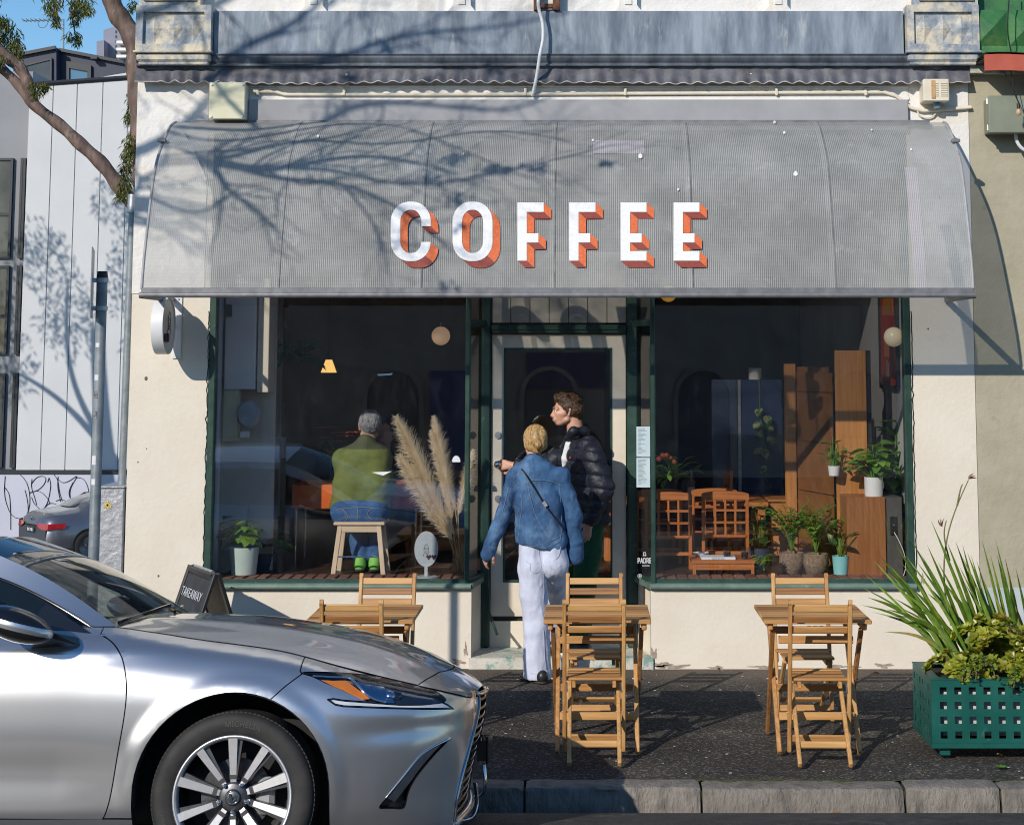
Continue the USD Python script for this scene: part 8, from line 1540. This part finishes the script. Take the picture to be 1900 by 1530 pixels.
limb([unshade(300, 250, T + .5), unshade(400, 262, T + .4, 'awn'), unshade(560, 240, T + .5, 'awn'), unshade(720, 232, T + .5, 'awn'), unshade(860, 280, T + .4, 'awn'), unshade(980, 330, T + .4, 'awn')], .022, .005); limb([unshade(640, 345, T, 'awn'), unshade(700, 430, T, 'awn'), unshade(720, 500, T, 'awn')], .010, .004); limb([unshade(480, 240, T + .4, 'awn'), unshade(420, 150, T + .5), unshade(520, 90, T + .5, 'c'), unshade(660, 90, T + .5, 'c'), unshade(800, 60, T + .5, 'c')], .02, .005)
limb([fk, fk + [-.6, -.3, 1.4], fk + [-1.8, -.5, 2.6]], .07, .02); limb([fk, fk + [-.1, .6, 1.5], fk + [-.2, 1.6, 2.9]], .07, .02)
tws = []
def sub(p0, d, L, rr, dep):
    n = 5; pts = [p0]; d = d / np.linalg.norm(d)
    for i in range(n): d = d + r.normal(0, .16, 3); d /= np.linalg.norm(d); pts.append(pts[-1] + d * L / n)
    tws.append(tube(np.array(pts) - bt0, np.linspace(rr, rr * .45, n + 1), 5))
    if dep:
        for i in (2, 3, 4, 5):
            if r.uniform() < .72: sub(pts[i], d + r.normal(0, .55, 3), L * .62, rr * .55, dep - 1)
for li, (c, r0, r1) in enumerate(brs):
    for i in range(6, len(c) - 1):
        if r.uniform() < (.85 if li < 7 else .3): d = c[i + 1] - c[i]; d = d / np.linalg.norm(d); sub(c[i], d + r.normal(0, .55, 3), r.uniform(.3, .7), max(.004, (r0 + (r1 - r0) * i / len(c)) * .42), 2)
tag(obj('twig', tws, barkd, bt), kind='stuff')
dead = leafmat('dead_leaf', (.16, .10, .04), (.25, .16, .06), .2); cl = []
for px, py, on, n in ((560, 300, 'awn', 14), (800, 330, 'awn', 16), (850, 290, 'awn', 22), (930, 310, 'awn', 18), (850, 365, 'awn', 10), (830, 520, 'awn', 8), (860, 420, 'awn', 6), (1000, 305, 'awn', 12), (1130, 300, 'awn', 12), (640, 130, 'c', 12), (900, 100, 'c', 10), (700, 70, 'c', 10)): cl.append((unshade(px, py, T + .2, on) - bt0, (.09, .05, .05), n))
obj('dead_leaves', leaf_cloud(cl, r, .08, .045), dead, bt)
# grey saloon parked in the side street
gcp = usdkit.material(stage, '/World/Looks/grey_car_paint', {'p': ('principled_bsdf', dict(base_color=(.20, .205, .235), metallic=.7, roughness=.32, coat_weight=1.0, coat_roughness=.04))}, [], surface='p.BSDF')
GCY = 26.6; gp = P(56, 1000, GCY); gzr = float(gz(gp[0], GCY)); c2 = thing('grey_saloon', 'grey saloon car with red tail lamps parked in the side street', 'car', (gp[0], GCY, P(110, 1040, GCY)[2]), -50)
# local frame: -y is the rear end facing the camera, x across, z up
ys_ = np.array([0, .08, .25, .62, .78, 1.15, 1.75, 2.3, 3.0, 3.45, 3.9, 4.3, 4.55]); ztop_ = np.array([.80, .98, 1.06, 1.10, 1.12, 1.30, 1.43, 1.44, 1.36, 1.08, .98, .88, .70]); wid_ = np.array([.72, .80, .86, .90, .905, .91, .915, .915, .915, .91, .90, .86, .70]); fz_, fw_ = PI_(ys_, ztop_), PI_(ys_, wid_)
def carsec(U, V):
    y = U * 4.55; a = V; zt_ = fz_(y); w = fw_(y); cabin_ = np.clip((zt_ - 1.10) / .3, 0, 1); th = a * np.pi; cx_ = np.cos(th); s_ = np.sin(th); z = np.where(s_ > .0, .30 + (zt_ - .30) * np.abs(s_) ** .62, .30); sh = np.clip((z - .92) / .5, 0, 1); x = w * np.sign(cx_) * np.abs(cx_) ** .38 * (1 - sh * cabin_ * .22); x = x * (1 - .06 * np.clip((.5 - z) / .3, 0, 1)); return x, y - .02 * np.abs(x) ** 2 * 0 + .10 * (np.abs(x) / .9) ** 3 * np.clip(1 - U * 3, 0, 1), z
obj('body', grid(carsec, np.r_[np.linspace(0, .3, 24), np.linspace(.32, 1, 34)], np.linspace(0, 1, 60)), gcp, c2, True); obj('rear_panel', prism([(-.70, .30), (.70, .30), (.72, .70), (.66, .80), (-.66, .80), (-.72, .70)], .03, .06), gcp, c2); obj('under_body', bx(-.85, .85, .1, 4.4, .2, .31), blackp, c2)
def rear_y(x): return .10 * (abs(x) / .9) ** 3
obj('rear_glass', grid(lambda u, v: (v * (.60 - .06 * u), .80 + u * .58, np.interp(.80 + u * .58, ys_, ztop_) + .012 - .10 * np.abs(v) ** 3 * (1 - .2 * u)), np.linspace(0, 1, 10), np.linspace(-1, 1, 13)), surf('dark_car_glass', (.012, .018, .03), None, 5, .05, coat=1), c2, True)
redl = surf('red_tail_lamp', (.30, .008, .014), (.40, .012, .02), 9, .18, coat=1.0)
for s in (-1, 1):
    xs_ = np.linspace(.34, .90, 12); vv_, ff = [], []
    for i, x in enumerate(xs_):
        h0 = .80 - .09 * math.sin(min(1, (x - .34) / .3) * math.pi / 2) * (1 - max(0, (x - .75)) * 2); yb_ = -.025 + rear_y(x) if x < .80 else -.025 + rear_y(.8) + (x - .8) * 3.6; vv_ += [(s * (x if x < .84 else .84 + (x - .84) * .9), yb_, h0), (s * (x if x < .84 else .84 + (x - .84) * .9), yb_ + .02, .845)]
    for i in range(11): ff += [(2 * i, 2 * i + 2, 2 * i + 3), (2 * i, 2 * i + 3, 2 * i + 1)]
    obj('tail_lamp', trimesh.Trimesh(np.array(vv_), np.array(ff), process=False), redl, c2); obj('reflector', bx(s * .62 - .05, s * .62 + .05, -.02, .04, .42, .45, .004), redl, c2)
obj('number_plate', bx(-.19, .19, -.012, .02, .63, .74, .004), surf('plate_dark', (.04, .045, .045), None, 5, .4), c2); m = meshkit.text_mesh('BVC 98K', .060, .002, True); m.vertices[:, 0] -= m.vertices[:, 0].mean(); m.vertices[:, 0] *= .85; m.vertices = np.c_[m.vertices[:, 0], -.013 - m.vertices[:, 2], m.vertices[:, 1] + .655]; m.invert(); obj('plate_lettering', m, papm, c2); obj('boot_badge', lathe([(0, .004), (.035, .0), (.036, -.01)], 16).apply_transform(np.array([[1, 0, 0, -.0], [0, 0, -1, .01], [0, 1, 0, .92], [0, 0, 0, 1.]])), chrome, c2); obj('boot_trim', bx(-.30, .30, -.015, .02, .775, .79, .003), blackp, c2); obj('bumper_lower', bx(-.74, .74, -.03, .25, .30, .42, .03), gcp, c2); obj('shark_fin', trimesh.convex.convex_hull([(-.02, 1.70, 1.43), (.02, 1.70, 1.43), (-.02, 1.92, 1.43), (.02, 1.92, 1.43), (0, 1.73, 1.50)]), blackp, c2)
for s in (-1, 1):
    for yy in (.95, 3.75):
        def L2(prof): return lathe(prof, 40).apply_transform(np.array([[0, 0, s * 1., s * .74], [1, 0, 0, yy], [0, 1, 0, .33], [0, 0, 0, 1.]]))
        obj('tyre', L2([(.21, .165), (.23, .18), (.31, .18), (.33, .15), (.33, .0)]), rubber, c2, True); obj('rim', L2([(.0, .14), (.05, .15), (.06, .13), (.20, .165), (.215, .17)]), alloyd, c2, 40); obj('wheel_arch', L2([(.33, .172), (.375, .176), (.38, .10)]), blackp, c2, 40)
    obj('side_glass', trimesh.Trimesh([(s * .885, 1.05, 1.06), (s * .885, 3.1, 1.04), (s * .74, 2.6, 1.36), (s * .73, 1.55, 1.37)], [(0, 1, 2), (0, 2, 3)], process=False), mats['dark_car_glass'], c2)
obj('leaf_litter', [], gl_) if 0 else None
lf_ = [place(leaf_mesh(.16, .07, .3, .2, 4), (P(px, 1030, GCY - 2)[0] + r.normal(0, .3), GCY - 1.5 + r.uniform(-1, 2), float(gz(-12, GCY)) + .02), r.uniform(0, 6), r.uniform(-.3, .6)) for px in (150, 160, 170, 180) for _ in range(40)]
tag(obj('leaf_litter', lf_, lfm), 'drift of orange brown fallen leaves in the side street beside the grey car', 'leaves', kind='stuff')
